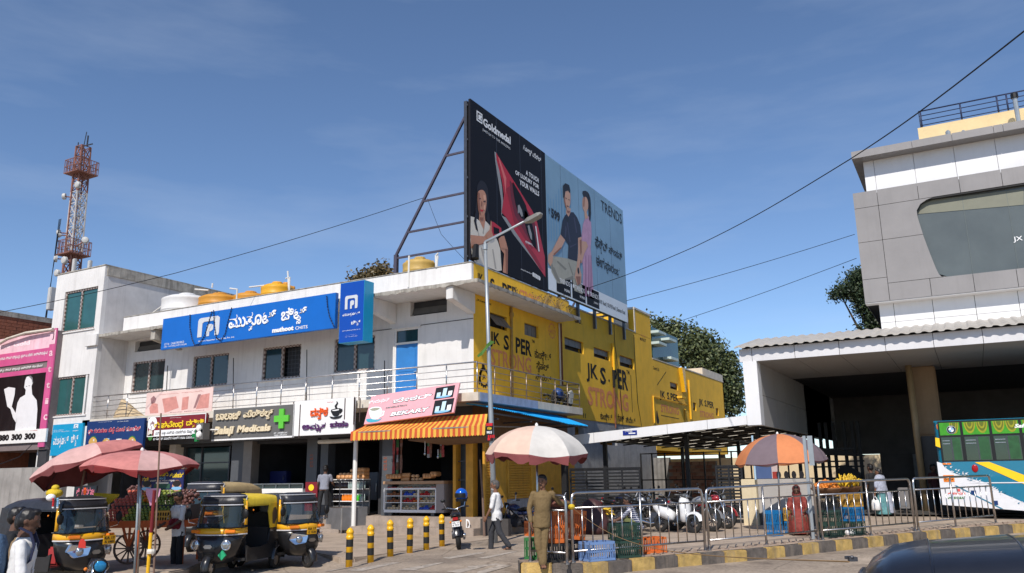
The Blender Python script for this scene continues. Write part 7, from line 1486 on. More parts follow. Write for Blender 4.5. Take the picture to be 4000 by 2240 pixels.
def person(label,loc,rz,H=1.68,skin=SKIN,shirt=None,trous=None,sleeve=.45,hz=.50,spine=(0,.0,1),arms=None,legs=None,look=0,nod=0,hair=HAIR,bald=False,beard=None,hem=.16,belly=.0,shoes=SANDAL,fem=False,tuck=False,longhair=False,twist=0,mus=True,group=None):
 t=thing('person',label,'person',loc,group,rz,local=True)
 k=H/1.7;hip=V((0,0,hz*H));sp=V(spine).normalized();sl=.50*k;nb=hip+sp*sl;rt=V((math.cos(twist),math.sin(twist),0));fwd=V((-math.sin(twist),math.cos(twist),0));fw2=(fwd-sp*fwd.dot(sp)).normalized()
 shw=(.165 if fem else .185)*k;W={}
 arms=arms or{};legs=legs or{}
 joints={}
 for s in(-1,1):
  sh=nb-sp*.045*k+rt*s*shw;e,w_=arms.get(s,((s*.05,-.02,-.28),(s*.02,.06,-.25)))
  el=sh+V(e)*k;wr_=el+V(w_)*k;joints[s]=(sh,el,wr_)
 lj={}
 for s in(-1,1):
  h_=hip+V((s*.085*k,0,-.02));kn,an=legs.get(s,((s*.02,.01,-.41),(0,-.02,-.40)));kn=h_+V(kn)*k;an=kn+V(an)*k;lj[s]=(h_,kn,an)
 def torso(g,inf=0,z0=-.05,hemf=0):
  sec=[];prof=[(z0,.150+hemf,.105+hemf),(.05,.155+hemf*.7,.108+hemf*.6),(.2,.145,.100),(.4,.142,.098+belly*.7),(.62,.160,.112+belly*.3),(.8,.172,.112),(.93,.165,.092),(1.0,.075,.06),(1.04,.05,.05)]
  for t_,a,b in prof:
   a,b=(a+inf)*k*(.92 if fem else 1),(b+inf)*k;c=hip+sp*sl*t_+fw2*(.012 if .5<t_<.9 else belly*.5 if .1<t_<.6 else 0)*k
   sec.append([c+rt*a*math.copysign(abs(math.cos(q))**.85,math.cos(q))+fw2*b*math.sin(q)for q in(6.2832*i/18 for i in range(18))])
  g.loft(sec)
 hd=V((-math.sin(look+twist),math.cos(look+twist),-math.sin(nod))).normalized();hr=V((math.cos(look+twist),math.sin(look+twist),0));hu=hr.cross(hd).normalized()
 hc=nb+sp*.09*k+V((0,0,.10*k))+hd*.02*k;hm=M4((hr,hd,hu)).transposed()
 g=B();torso(g)
 cap(g,nb-sp*.03,.062*k,hc-hu*.06*k,.056*k)
 s_=k*1.06
 g.ball(hc+hu*.02*s_,(.080*s_,.097*s_,.101*s_),16,12,hm);g.ball(hc-hu*.055*s_+hd*.022*s_,(.058*s_,.066*s_,.062*s_),14,10,hm)
 cap(g,hc+hd*.088*s_+hu*.012*s_,.010*s_,hc+hd*.112*s_-hu*.028*s_,.016*s_,8);g.ball(hc+hd*.078*s_-hu*.066*s_,(.028*s_,.014*s_,.012*s_),10,6,hm);g.ball(hc+hd*.082*s_-hu*.098*s_,(.022*s_,.014*s_,.014*s_),10,6,hm);g.ball(hc+hd*.082*s_+hu*.03*s_,(.055*s_,.014*s_,.012*s_),10,6,hm)
 for s in(-1,1):g.ball(hc+hr*s*.079*s_-hd*.008*s_,(.012*s_,.02*s_,.033*s_),8,6,hm)
 for s in(-1,1):
  sh,el,wr_=joints[s];cap(g,sh,.052*k,el,.040*k);cap(g,el,.041*k,wr_,.028*k)
  d=(wr_-el).normalized();sd_=d.cross(V((rt.x,rt.y,0))if abs(d.z)<.5 else fwd).normalized();up_=sd_.cross(d).normalized();pc=wr_+d*.055*k
  if abs(d.z)>=.5:up_=rt*s*-1;sd_=d.cross(up_).normalized()
  q=M4((sd_,up_,d)).transposed();g.ball(pc,(.040*k,.017*k,.055*k),10,8,q)
  for i,(o_,ln)in enumerate(((-.029,.06),(-.010,.075),(.010,.07),(.028,.055))):
   a=wr_+d*.09*k+sd_*o_*k;b=a+(d*.8+up_*.25).normalized()*ln*.55*k;c=b+(d*.55+up_*.75).normalized()*ln*.5*k;cap(g,a-d*.02*k,.0105*k,b,.0098*k,6);cap(g,b,.0098*k,c,.0085*k,6)
  ts=1 if sd_.dot(fwd)>0 else-1
  a=wr_+d*.03*k+sd_*ts*.03*k;b=a+(d*.6+sd_*ts*.7).normalized()*.04*k;cap(g,a,.013*k,b,.0115*k,6);cap(g,b,.0115*k,b+(d*.9+up_*.3).normalized()*.032*k,.0095*k,6)
 for s in(-1,1):
  h_,kn,an=lj[s];cap(g,h_,.080*k,kn,.055*k);cap(g,kn,.055*k,an,.038*k);
  fd=(an-kn).normalized();ff=V((s*.12,1,0));ff=(ff-fd*ff.dot(fd)*.6).normalized();cap(g,an-ff*.03*k-V((0,0,.035*k)),.034*k,an+ff*.07*k-V((0,0,.045*k)),.034*k);cap(g,an+ff*.07*k-V((0,0,.048*k)),.036*k,an+ff*.15*k-V((0,0,.055*k)),.022*k)
 body=fuse(g,'body',skin,t,.0115*k,3)
 if not bald:
  g=B();g.ball(hc+hu*.040*s_-hd*.014*s_,(.086*s_,.098*s_,.094*s_),16,12,hm);g.ball(hc+hu*.0*s_-hd*.045*s_,(.083*s_,.068*s_,.085*s_),14,10,hm);g.ball(hc+hu*.10*s_+hd*.045*s_,(.062*s_,.045*s_,.035*s_),12,8,hm)
  if longhair:g.ball(hc-hd*.10*s_-hu*.02*s_,(.05*s_,.045*s_,.05*s_),10,8,hm)
  fuse(g,'hair',hair,t,.011*k,2,.006,30)
 else:
  g=B();g.ball(hc-hu*.0*s_-hd*.038*s_,(.083*s_,.072*s_,.075*s_),14,10,hm);g.ball(hc+hu*.05*s_-hd*.05*s_,(.075*s_,.06*s_,.062*s_),14,10,hm);fuse(g,'hair',hair,t,.011*k,2,.004,30)
 for s in(-1,1):
  B().ball(hc+hd*.0875*s_+hr*s*.032*s_+hu*.012*s_,(.012*s_,.007*s_,.006*s_),8,5,hm).obj('eye',EYEM,t,True)
  B().ball(hc+hd*.090*s_+hr*s*.032*s_+hu*.032*s_,(.020*s_,.007*s_,.005*s_),8,5,hm).obj('eyebrow',hair,t,True)
 if mus and not fem:B().ball(hc+hd*.094*s_-hu*.052*s_,(.030*s_,.010*s_,.008*s_),8,5,hm).obj('moustache',hair,t,True)
 if beard:g=B();g.ball(hc-hu*.085*s_+hd*.045*s_,(.056*s_,.055*s_,.045*s_),12,8,hm);fuse(g,'beard',beard,t,.011*k,2,.004,30)
 if shirt:
  g=B();torso(g,.013,-.0 if tuck else-hem/.5,.0 if tuck else .010);
  for s in(-1,1):
   sh,el,wr_=joints[s];g.ball(sh-rt*s*.025+sp*.004,.060*k,10,8)
   if sleeve<=.5:q=sh.lerp(el,min(1,sleeve*2));cap(g,sh,.060*k,q,.056*k)
   else:cap(g,sh,.060*k,el,.052*k);q=el.lerp(wr_,(sleeve-.5)*2);cap(g,el,.051*k,q,.042*k)
  fuse(g,'shirt',shirt,t,.0125*k,3,.009,10)
  f0=lambda tt,x,o:hip+sp*sl*tt+rt*x*k+fw2*o*k
  if not tuck and hz>.4:
   g=B()
   for a,b in((.1,.4),(.4,.7),(.7,.93)):g.prism([f0(a,-.016,.118),f0(a,.016,.118),f0(b,.016,.124 if b<.9 else .108),f0(b,-.016,.124 if b<.9 else .108)],fw2*.012)
   g.obj('placket',shirt,t)
   for s in(-1,1):B().prism([f0(.60,s*.055,.122),f0(.60,s*.125,.100),f0(.78,s*.125,.100),f0(.78,s*.055,.124)],fw2*.012).obj('pocket',shirt,t)
  g=B();c0=nb+sp*.012*k;g.lathe([(.085*k,-.035),(.082*k,-.015),(.070*k,.012),(.064*k,.010)],c0,14,None,False);g.obj('collar',shirt,t,True)
 if trous:
  g=B();c=hip;g.ball(hip+V((0,0,.03)),(.150*k,.106*k,.10*k),14,8)
  for s in(-1,1):
   h_,kn,an=lj[s];cap(g,h_,.088*k,kn,.074*k);cap(g,kn,.077*k,an+V((0,0,.0)),.068*k)
  fuse(g,'trousers',trous,t,.015*k,4,.009,9)
 if shoes:
  for s in(-1,1):
   h_,kn,an=lj[s];fd=(an-kn).normalized();ff=V((s*.12,1,0));ff=(ff-fd*ff.dot(fd)*.6).normalized();g=B();b0=an-V((0,0,.078*k));q=M4((V((ff.y,-ff.x,0)).normalized(),ff,V((ff.y,-ff.x,0)).normalized().cross(ff))).transposed();g.ball(b0+ff*.05*k,(.046*k,.135*k,.014*k),14,5,q);g.box(b0+ff*.08*k+V((0,0,.035*k)),(.085*k,.03*k,.05*k),q);g.obj('sandal',shoes,t,True)
 t['_']=0;del t['_']
 return t,joints,lj,nb,hc
CLW=mat('white_cotton',(.70,.69,.68),.85,var=.06,bump=.2,bscale=14);CLK=mat('khaki_cloth',(.175,.118,.052),.85,var=.1,bump=.25,bscale=14);CLD=mat('charcoal_cloth',(.035,.036,.042),.85,var=.15,bump=.2,bscale=14);CLB=mat('black_cloth',(.016,.016,.018),.85,var=.15,bump=.2,bscale=14);JEANS=mat('faded_jeans',(.16,.20,.26),.85,var=.35,scale=9,bump=.2);CLT=mat('tan_shirt',(.26,.17,.085),.85,var=.12,bump=.2,bscale=14);CLG=mat('grey_polo',(.24,.25,.30),.85,var=.1,bump=.2,bscale=14);CLBL=mat('blue_yoke',(.10,.13,.22),.85,var=.1)
def feet(z,x,y,up=0):
 p=hG(z,x,y,up);return V((p.x,p.y,(gz(p.x,p.y)+up)if up else road(p.x,p.y)))
p=feet(L4,340,1218);p.z+=.0
person('elderly man in a white shirt and grey trousers walking away past the black motorcycle',p,head(-1,.25),1.76,SKIN,CLW,CLD,.52,.485,(0,.03,1),{-1:((-.04,.06,-.27),(-.0,.12,-.22)),1:((.04,-.08,-.27),(.0,.02,-.25))},{-1:((-.01,-.09,-.40),(0,-.24,-.31)),1:((.01,.16,-.385),(0,.02,-.40))},.15,0,mat('dark_grey_hair',(.09,.08,.075),.7,var=.4,scale=30),False,GHAIR,.15,.05,group=None)
p=feet(L4,770,1352,KTOP);KH=p
person('man in a khaki uniform leaning on the steel railing under the white umbrella',p,head(.12,-1),1.72,SKIN,CLK,CLK,.97,.49,(-.05,.02,1),{1:((.08,-.02,-.27),(-.02,.06,-.25)),-1:((-.17,-.08,-.19),(-.2,-.10,.0))},{-1:((.05,.02,-.41),(.03,.02,-.40)),1:((-.0,.03,-.41),(-.07,.0,-.40))},-.5,.1,HAIR,False,None,.17,.03)
p=hY(L3,150,895,22.35);p.z=.56
person('man in a grey polo shirt with his back turned at the tea shop',p,head(.1,1),1.74,SKIND,CLG,CLB,.3,.5,(.02,.05,1),{-1:((-.07,.03,-.27),(.02,.12,-.22)),1:((.06,.1,-.25),(-.0,.22,-.08))},{-1:((-.06,.0,-.41),(-.02,-.02,-.40)),1:((.03,.0,-.41),(.03,-.02,-.40))},0,.1,HAIR,shoes=BLK,tuck=True)
hp_=atdepth(L1,245,805,8.6);p=hp_-V((0,0,1.68));yrz=head(1,.42)
yt,yj,yl,ynb,yhc=person('young man in a white shirt and ripped jeans carrying a blue backpack',p,yrz,1.68,SKIND,CLW,JEANS,.55,.5,(0,.04,1),{1:((.06,.04,-.27),(.01,.16,-.18)),-1:((-.05,-.1,-.26),(0,.08,-.22))},{1:((.02,.14,-.385),(0,-.04,-.40)),-1:((-.02,-.12,-.39),(0,-.2,-.33))},-.1,.22,HAIR,False,None,.19,group=None,mus=True)
BPK=mat('backpack_blue',(.06,.11,.19),.8,var=.2,scale=8,bump=.3);NVY=mat('backpack_navy',(.012,.016,.05),.8,var=.1)
bpt=thing('backpack','blue backpack with navy straps on the young man in the white shirt','backpack',p,None,yrz,local=True)
B().loft([[V((a*math.copysign(abs(math.cos(q))**.6,math.cos(q)),-.235+b*math.copysign(abs(math.sin(q))**.6,math.sin(q)),z))for q in(6.2832*i/16 for i in range(16))]for z,a,b in((.84,.10,.06),(.88,.16,.11),(1.1,.175,.125),(1.28,.16,.11),(1.38,.12,.08),(1.40,.05,.03))]).obj('bag',BPK,bpt,True)
B().loft([[V((a*math.copysign(abs(math.cos(q))**.6,math.cos(q)),-.36+b*math.sin(q),z))for q in(6.2832*i/12 for i in range(12))]for z,a,b in((.90,.09,.02),(.93,.12,.05),(1.1,.125,.055),(1.14,.10,.02))]).obj('pocket',BPK,bpt,True)
for s in(-1,1):
 g=B();pts=[V((s*.11,-.15,1.38)),V((s*.125,-.02,1.46)),V((s*.13,.09,1.40)),V((s*.14,.135,1.28)),V((s*.155,.11,1.12)),V((s*.17,-.02,1.0)),V((s*.15,-.16,.94))]
 g.loft([[q+V((s*a,0,0))+V((0,b,b*.6))for a,b in((-.03,-.008),(.03,-.008),(.03,.012),(-.03,.012))]for q in pts]);g.obj('strap',NVY,bpt)
hp_=atdepth(L1,135,800,10.4);p=hp_-V((0,0,1.66))
person('man in black clothes just behind the young man with the backpack',p,head(1,.5),1.66,SKIND,CLB,CLB,.4,.5,(0,.05,1),look=-.2,mus=True)
hp_=atdepth(L1,215,845,9.6);p=hp_-V((0,0,1.64))
person('person in a tan shirt half hidden behind the young man with the backpack',p,head(.9,.6),1.64,SKIND,CLT,CLB,.8,.5,(0,.04,1))
hp_=atdepth(L2,262,662,18.3);p=hp_-V((0,0,1.66))
person('fruit seller in a white shirt standing at the right end of the fruit cart',p,head(-.55,-.8),1.66,SKIND,CLW,CLB,.45,.5,(0,.08,1),{-1:((-.06,.08,-.26),(.03,.20,-.12)),1:((.06,.06,-.26),(-.06,.2,-.1))},look=.1,nod=.5)
TOW=mat('maroon_towel',(.20,.02,.03),.9,var=.15,bump=.3);g=B();q=hp_+V((0,0,-.58));
cl=B();cl.loft([[hp_+RX*(x*w_)+V((0,0,z))-FW*(.22+.04*math.sin(x*9+z*20))for x in(-1,-.6,-.2,.2,.6,1)]for z,w_ in((-.55,.10),(-.62,.15),(-.72,.14),(-.78,.10))],closed=False);tag(cl.obj('towel',TOW),'maroon cloth carried over the arm of the fruit seller','cloth')
p=feet(L6,850,905,KTOP);SAR=mat('teal_sari',(.10,.25,.26),.75,var=.25,scale=10,bump=.25,bscale=12);SHW=mat('lavender_shawl',(.36,.38,.46),.8,var=.3,scale=16,bump=.25,bscale=12);srz=head(-.5,.8)
WM,wj,wl,wnb,whc=person('woman in a teal sari and lavender shawl walking away with a white bag',p,srz,1.56,SKIN,None,None,.5,.5,(0,.03,1),{-1:((-.09,.0,-.26),(-.03,.06,-.24)),1:((.07,.05,-.25),(-.04,.2,-.05))},None,.35,0,HAIR,fem=True,longhair=True)
g=B();g.loft([[V((a*math.cos(q)*(1+.05*math.sin(9*q)),b*math.sin(q)*(1+.05*math.sin(9*q))-.02*(1-z),z))for q in(6.2832*i/28 for i in range(28))]for z,a,b in((.06,.24,.24),(.3,.215,.20),(.55,.19,.16),(.8,.175,.14),(.92,.155,.125),(.98,.13,.11))]);sk=fuse(g,'sari',SAR,WM,.016,3,.012,8)
g=B();nb_=wnb;g.loft([[V((nb_.x+a*math.cos(q),nb_.y+b*math.sin(q)-.01,z))for q in(6.2832*i/20 for i in range(20))]for z,a,b in((.74,.24,.19),(.84,.25,.18),(1.0,.235,.165),(1.18,.225,.15),(1.29,.19,.12),(1.34,.08,.07))]);cap(g,wj[1][0],.08,wj[1][1],.085);cap(g,wj[1][1],.08,wj[1][2],.07);cap(g,wj[-1][0],.08,wj[-1][1],.07)
fuse(g,'shawl',SHW,WM,.016,3,.014,9)
g=B();g.loft([[V((.10+a*math.cos(q),-.18-.1*(1-z)+.05*math.sin(q),z))for q in(6.2832*i/12 for i in range(12))]for z,a in((.10,.14),(.4,.11),(.8,.10))]);fuse(g,'sari_end',SHW,WM,.016,2,.01,10)
bag=thing('carrier_bag','white carrier bag in the hand of the woman in the teal sari','bag',p,None,srz,local=True);wr_=wj[-1][2]
B().loft([[V((wr_.x-.02+a*math.copysign(abs(math.cos(q))**.5,math.cos(q)),wr_.y+b*math.sin(q),wr_.z+z))for q in(6.2832*i/12 for i in range(12))]for z,a,b in((-.55,.07,.12),(-.52,.09,.15),(-.35,.08,.145),(-.22,.05,.12))]).obj('bag',flat('white_plastic_bag',(228,226,226),.4,bump=.3),bag,True)
for s in(-1,1):B().tube([wr_+V((-.02+s*.03,-.09,-.24)),wr_+V((-.01,0,-.08)),wr_+V((-.02+s*.03,.09,-.24))],.008,5).obj('handle',MATS['white_plastic_bag'],bag)
p2=p+FW*.9+RX*.10;p2.z=gz(p2.x,p2.y)+KTOP;person('man in dark clothes walking just beyond the woman in the teal sari',p2,head(-.4,.9),1.72,SKIND,CLB,CLB,.5,look=0)
p3=hG(L6,1325,880,.42);p3=V((p3.x,33.4,.415));p3.x=hY(L6,1322,600,33.4).x;person('person in a dull maroon top standing in the shade beside the bus',p3,head(.3,-.9),1.62,SKIND,mat('dull_maroon_cloth',(.10,.03,.03),.8),CLB,.5,fem=True)
p=feet(L5,1745,1075,KTOP);RSR=mat('red_sari',(.24,.04,.03),.75,var=.35,scale=14,bump=.3,bscale=12);SW,sj,sl_,snb,shc=person('woman in a red sari sitting behind crates under the orange umbrella',p,head(-.3,-.95),1.56,SKIND,None,None,.5,.30,(0,.12,1),{-1:((-.08,.08,-.24),(.06,.22,-.08)),1:((.08,.08,-.24),(-.06,.22,-.08))},{-1:((-.08,.38,.0),(.0,.0,-.40)),1:((.08,.38,.0),(.0,.0,-.40))},0,.25,HAIR,fem=True,longhair=True)
g=B();g.loft([[V((a*math.cos(q)*(1+.05*math.sin(7*q)),.16+b*math.sin(q),z))for q in(6.2832*i/24 for i in range(24))]for z,a,b in((.03,.27,.36),(.2,.27,.36),(.40,.24,.32),(.52,.2,.2),(.6,.16,.13))]);cap(g,snb-V((0,0,.08)),.17,V((0,.03,.6)),.18);cap(g,sj[1][0],.08,sj[1][1],.07);cap(g,sj[-1][0],.08,sj[-1][1],.07);fuse(g,'sari',RSR,SW,.017,3,.014,9)
g=B();hm_=shc+V((0,-.03,.03));g.ball(hm_,(.105,.11,.115),14,10);g.ball(hm_+V((0,-.05,-.12)),(.12,.09,.13),14,10);fuse(g,'head_cloth',mat('dark_red_cloth',(.13,.02,.02),.85,var=.2),SW,.014,3,.006,12)
B().bx((-.2,-.2,.0),(.2,.18,.36)).obj('stool',flat('stool_plastic',(60,50,45),.6),SW,bevel=.02)
p=feet(L5,225,1085,KTOP);PLD=bpy.data.materials.new('plaid_shirt');PLD.use_nodes=True;tt=PLD.node_tree;tcn=tt.nodes.new('ShaderNodeTexCoord');w1_=tt.nodes.new('ShaderNodeTexWave');w1_.inputs['Scale'].default_value=6;w2_=tt.nodes.new('ShaderNodeTexWave');w2_.bands_direction='Z';w2_.inputs['Scale'].default_value=6;mxx=tt.nodes.new('ShaderNodeMath');mxx.operation='MAXIMUM';rpp=tt.nodes.new('ShaderNodeValToRGB');rpp.color_ramp.elements[0].position=.8;rpp.color_ramp.elements[0].color=(.03,.04,.09,1);rpp.color_ramp.elements[1].position=.95;rpp.color_ramp.elements[1].color=(.55,.55,.6,1)
for w_ in(w1_,w2_):tt.links.new(tcn.outputs['Object'],w_.inputs[0])
tt.links.new(w1_.outputs['Fac'],mxx.inputs[0]);tt.links.new(w2_.outputs['Fac'],mxx.inputs[1]);tt.links.new(mxx.outputs[0],rpp.inputs[0]);tt.links.new(rpp.outputs[0],tt.nodes['Principled BSDF'].inputs[0])
person('man in a plaid shirt and olive trousers squatting among the crates behind the railing',p,head(-1,.15),1.68,SKIND,PLD,mat('olive_cloth',(.13,.14,.05),.85,var=.15),.6,.17,(0,.42,.9),{-1:((-.04,.2,-.2),(.02,.2,-.1)),1:((.04,.2,-.2),(-.02,.2,-.1))},{-1:((-.06,.34,.16),(0,-.22,-.34)),1:((.06,.34,.16),(0,-.22,-.34))},.1,.3,HAIR)
# ---------------------------------------------------------------- guard rails along the kerb
def up_at(p,z,x,y):return hY(z,x,y,p.y).z
def guard(label,pts,tops,n,mid=True):
 """pts: foot points from one end to the other; tops: rail heights above them"""
 t=thing('guard_rail',label,'railing',pts[0],'steel guard rails along the kerb')
 a,b=pts[0],pts[-1];ha,hb=tops;d=(b-a).normalized()
 za,zb=a.z+ha,b.z+hb;P=lambda k,z:V((a.x+(b.x-a.x)*k,a.y+(b.y-a.y)*k,z))
 top=lambda k:za+(zb-za)*k;bot=lambda k:a.z+(b.z-a.z)*k;L_=(b-a).length;r=.1/L_
 path=[P(0,bot(0)),P(0,top(0)-.12),P(r*.3,top(0)-.03),P(r,top(r)),P(1-r,top(1-r)),P(1-r*.3,top(1)-.03),P(1,top(1)-.12),P(1,bot(1))]
 B().tube(path,.03,9).obj('frame_tube',STEEL,t,True)
 B().tube([P(0,bot(0)+ha*.78),P(1,bot(1)+hb*.78)],.02,8).obj('rail',STEEL,t,True);B().tube([P(0,bot(0)+ha*.16),P(1,bot(1)+hb*.16)],.02,8).obj('rail',STEEL,t,True)
 ks=[k/(n+1)for k in range(1,n+1)];mids=[(n+1)//2/(n+1)]if mid else[]
 for k in ks:
  if k in mids:B().tube([P(k,bot(k)),P(k,top(k))],.026,8).obj('post',STEEL,t,True)
  else:B().tube([P(k,bot(k)+ha*.16),P(k,bot(k)+ha*.78)],.013,6).obj('baluster',STEEL,t,True)
 for k in(0,1,*mids):B().lathe([(.055,0),(.055,.015),(.03,.03)],P(k,bot(k)),8).obj('foot',STEEL,t)
 return t
q=lambda z,x,y:hG(z,x,y,KTOP)
f0a,f0b=q(L4,655,1330),q(L4,1000,1358);h1=up_at(q(L4,1055,1345),L4,1030,690)-q(L4,1055,1345).z
guard('short steel guard rail in front of which the khaki man stands',[f0a,f0b],(h1*.97,h1*.97),4,False)
fa=q(L4,1055,1345);fb=q(L5,855,1232);h2=up_at(fb,L5,825,650)-fb.z;guard('steel guard rail with a rope tied to it beside the white umbrella',[fa,fb],(h1,h2),13)
fc_=q(L5,893,1228);fd_=q(L6,235,1132);h3=up_at(fc_,L5,860,650)-fc_.z;h4=up_at(fd_,L6,175,590)-fd_.z;guard('steel guard rail in front of the gate pier and seated woman',[fc_,fd_],(h3,h4),13)
fe=q(L6,275,1130);ff_=q(L6,1143,1047);h5=up_at(fe,L6,225,590)-fe.z;h6=up_at(ff_,L6,1085,555)-ff_.z;guard('steel guard rail in front of the banana crates',[fe,ff_],(h5,h6),13)
fg_=q(L6,1175,1045);fh=q(L6,1900,972);h7=up_at(fg_,L6,1125,552)-fg_.z;h8=up_at(fh,L6,1845,525)-fh.z;guard('steel guard rail in front of the bus, last of the row',[fg_,fh],(h7,h8),12)
sp_=q(L6,188,1122);spt=thing('sign_post','grey steel post with a flat plate standing between two guard rails','post',sp_);zt_=up_at(sp_,L6,175,150);B().bar(sp_,(sp_.x,sp_.y,zt_),.07).obj('post',GALV,spt);B().bar((sp_.x+.12,sp_.y+.05,up_at(sp_,L6,205,430)),(sp_.x+.12,sp_.y+.05,zt_),.12,.03).obj('plate',GALV,spt)
g=B();a=fa+V((0,0,h1*.8));b=atdepth(L6,520,1335,4.1);m_=[a.lerp(b,k/16)-V((0,0,.5*math.sin(math.pi*k/16)*.55))for k in range(17)];g.tube([f0b+V((0,0,h1*.8)),a]+m_,.004,5);tag(g.obj('rope',flat('jute_rope',(150,118,78),.9)),'thin rope strung from the guard rail to the dark rickshaw roof','rope')
B().ball(a,(.07,.07,.06),8,6).obj('rope_knot',MATS['yellow_cloth']if 'yellow_cloth' in MATS else WL);tag(bpy.data.objects['rope_knot'],'yellow cloth knot tied on the guard rail post','knot')
# ---------------------------------------------------------------- bollards
bl_=thing('bollard','','bollard',(0,0,0),'yellow and black bollards',0,local=True);YB2=mat('bollard_yellow',(.85,.45,.015),.35,var=.18,scale=6);BB2=mat('bollard_black',(.02,.02,.02),.4,var=.3,scale=9)
B().lathe([(.075,-.05),(.075,.60),(.088,.62),(.088,.64),(.076,.65),(.076,.71),(.085,.72),(.085,.74),(.07,.775),(.045,.81),(.012,.83)],n=18).obj('post',YB2,bl_,True)
for z in(.16,.43):B().lathe([(.0765,z),(.0765,z+.155)],n=18,cap=False).obj('black_band',BB2,bl_)
names=['bollard nearest the camera beside the yellow roofed rickshaw','second bollard from the yellow roofed rickshaw','third bollard from the yellow roofed rickshaw','fourth bollard from the yellow roofed rickshaw','fifth bollard, next to last toward the motorcycle','last bollard of the row, beside the motorcycle with the blue helmet']
for i,(x,y)in enumerate(((393,1350),(595,1312),(780,1280),(962,1252),(1118,1222),(1266,1190))):
 o=bl_ if i==0 else copy_tree(bl_);p=hG(L3,x,y);o.location=(p.x,p.y,road(p.x,p.y));o.rotation_euler=(random.uniform(-.02,.02),random.uniform(-.02,.02),i);o['label']='yellow and black '+names[i]
p=hG(L3,178,1062);a,b,c=hG(L3,178,1060),hG(L3,318,1075),hG(L3,495,985);u=(b-a);w_=V((-u.y,u.x,0)).normalized()*.95;c=b+w_;hh=hY(L3,175,825,a.y).z
t_=thing('steel_stall','grey sheet metal food stall cabinet standing by the shop steps','stall',a);SHT=mat('grey_sheet_metal',(.22,.22,.225),.45,.5,var=.2,scale=3)
B().prism([a+V((0,0,.12)),b+V((0,0,.12)),b+V((0,0,hh)),a+V((0,0,hh))],w_.normalized()*.02).obj('front_sheet',SHT,t_);B().prism([b+V((0,0,.12)),c+V((0,0,.12)),c+V((0,0,hh)),b+V((0,0,hh))],-u.normalized()*.02).obj('side_sheet',SHT,t_)
B().prism([a+V((0,0,hh)),b+V((0,0,hh)),c+V((0,0,hh)),c-u+V((0,0,hh))],(0,0,.03)).obj('top',STEEL,t_)
for k in(a,b,c,c-u):B().bar(k,k+V((0,0,hh)),.03).obj('leg',STEEL,t_)
p=hG(L3,410,1060);bk=thing('bucket','pale plastic bucket behind the first bollard','bucket',p);B().lathe([(.12,0),(.15,.3),(.155,.31),(.14,.3),(.11,.03)],p,14).obj('tub',flat('pale_plastic',(170,165,158),.5),bk);B().lathe([(.158,.28),(.158,.32)],p,14,cap=False).obj('rim',STEEL,bk)
p=hG(L3,1215,1060);bk=thing('bucket','white paint bucket with red and blue print beside the last bollards','bucket',p);B().lathe([(.14,0),(.165,.42),(.17,.43)],p,14).obj('tub',WSIGN,bk);B().lathe([(.152,.14),(.158,.28)],p,14,cap=False,a0=R(-150),a1=R(-60)).obj('print',RED,bk);B().lathe([(.147,.08),(.152,.14)],p,14,cap=False,a0=R(-150),a1=R(-60)).obj('print',NAVY,bk)
p=hG(L4,222,1100);tpz=hY(L4,180,375,p.y);B().tube([p,p.lerp(tpz,.5)+V((.02,0,0)),tpz],[.04,.035,.03],7).obj('wooden_pole',flat('grey_wood',(120,98,86),.9,var=.25));tag(bpy.data.objects['wooden_pole'],'thin wooden pole standing before the ochre shutter','pole')
# ---------------------------------------------------------------- umbrellas
def umbrella(label,apex,rim_r,drop,foot,mats,under,tilt=(0,0),n=8,pole=STEEL,pr=.022,rot=0,rag=.0,scallop=.12,val=.1,vm=None):
 t=thing('market_umbrella',label,'umbrella',foot,'market umbrellas');tx,ty=tilt;q=M4.Rotation(ty,3,'Y')@M4.Rotation(tx,3,'X')
 def pt(a,f,o=0):
  k=(a/(2*math.pi/n))%1;bulge=1-scallop*math.sin(math.pi*k)*f*f
  r=rim_r*math.sin(f*1.25)/math.sin(1.25)*bulge;z=-drop*(1-math.cos(f*1.25))/(1-math.cos(1.25))-.05*drop*math.sin(math.pi*k)*f+rag*f*f*math.sin(a*3+rot*5);return apex+q@V((math.cos(a+rot)*r,math.sin(a+rot)*r,z-o))
 for i in range(n):
  g=B();m=6;rows=7;secs=[[pt(2*math.pi*(i+j/m)/n,max(.02,k/rows))for j in range(m+1)]for k in range(rows+1)]
  last=[p+q@V((0,0,-val*(1+.5*math.sin(6.28*(i*.7+j/m)))))-(q@V((p.x-apex.x,p.y-apex.y,0)))*.03 for j,p in enumerate(secs[-1])]
  g.loft(secs,closed=False);g.obj('canopy_panel',mats[i%len(mats)],t,True);B().loft([secs[-1],last],closed=False).obj('valance',vm or mats[i%len(mats)],t,True)
  g=B();g.loft([[p-V((0,0,.012))for p in s]for s in secs]+[[p+(apex-p)*.02 for p in last]],closed=False);g.obj('lining',under,t,True)
  a=2*math.pi*i/n;B().tube([pt(a,.03,.03),pt(a,.5,.03),pt(a,1,.03)],.008,4).obj('rib',DSTEEL,t)
 B().tube([foot,apex+V((0,0,.04))],pr,8).obj('pole',pole,t,True);B().lathe([(.03,-.02),(.035,.02),(.012,.06)],apex,8).obj('finial',WPAINT,t);return t
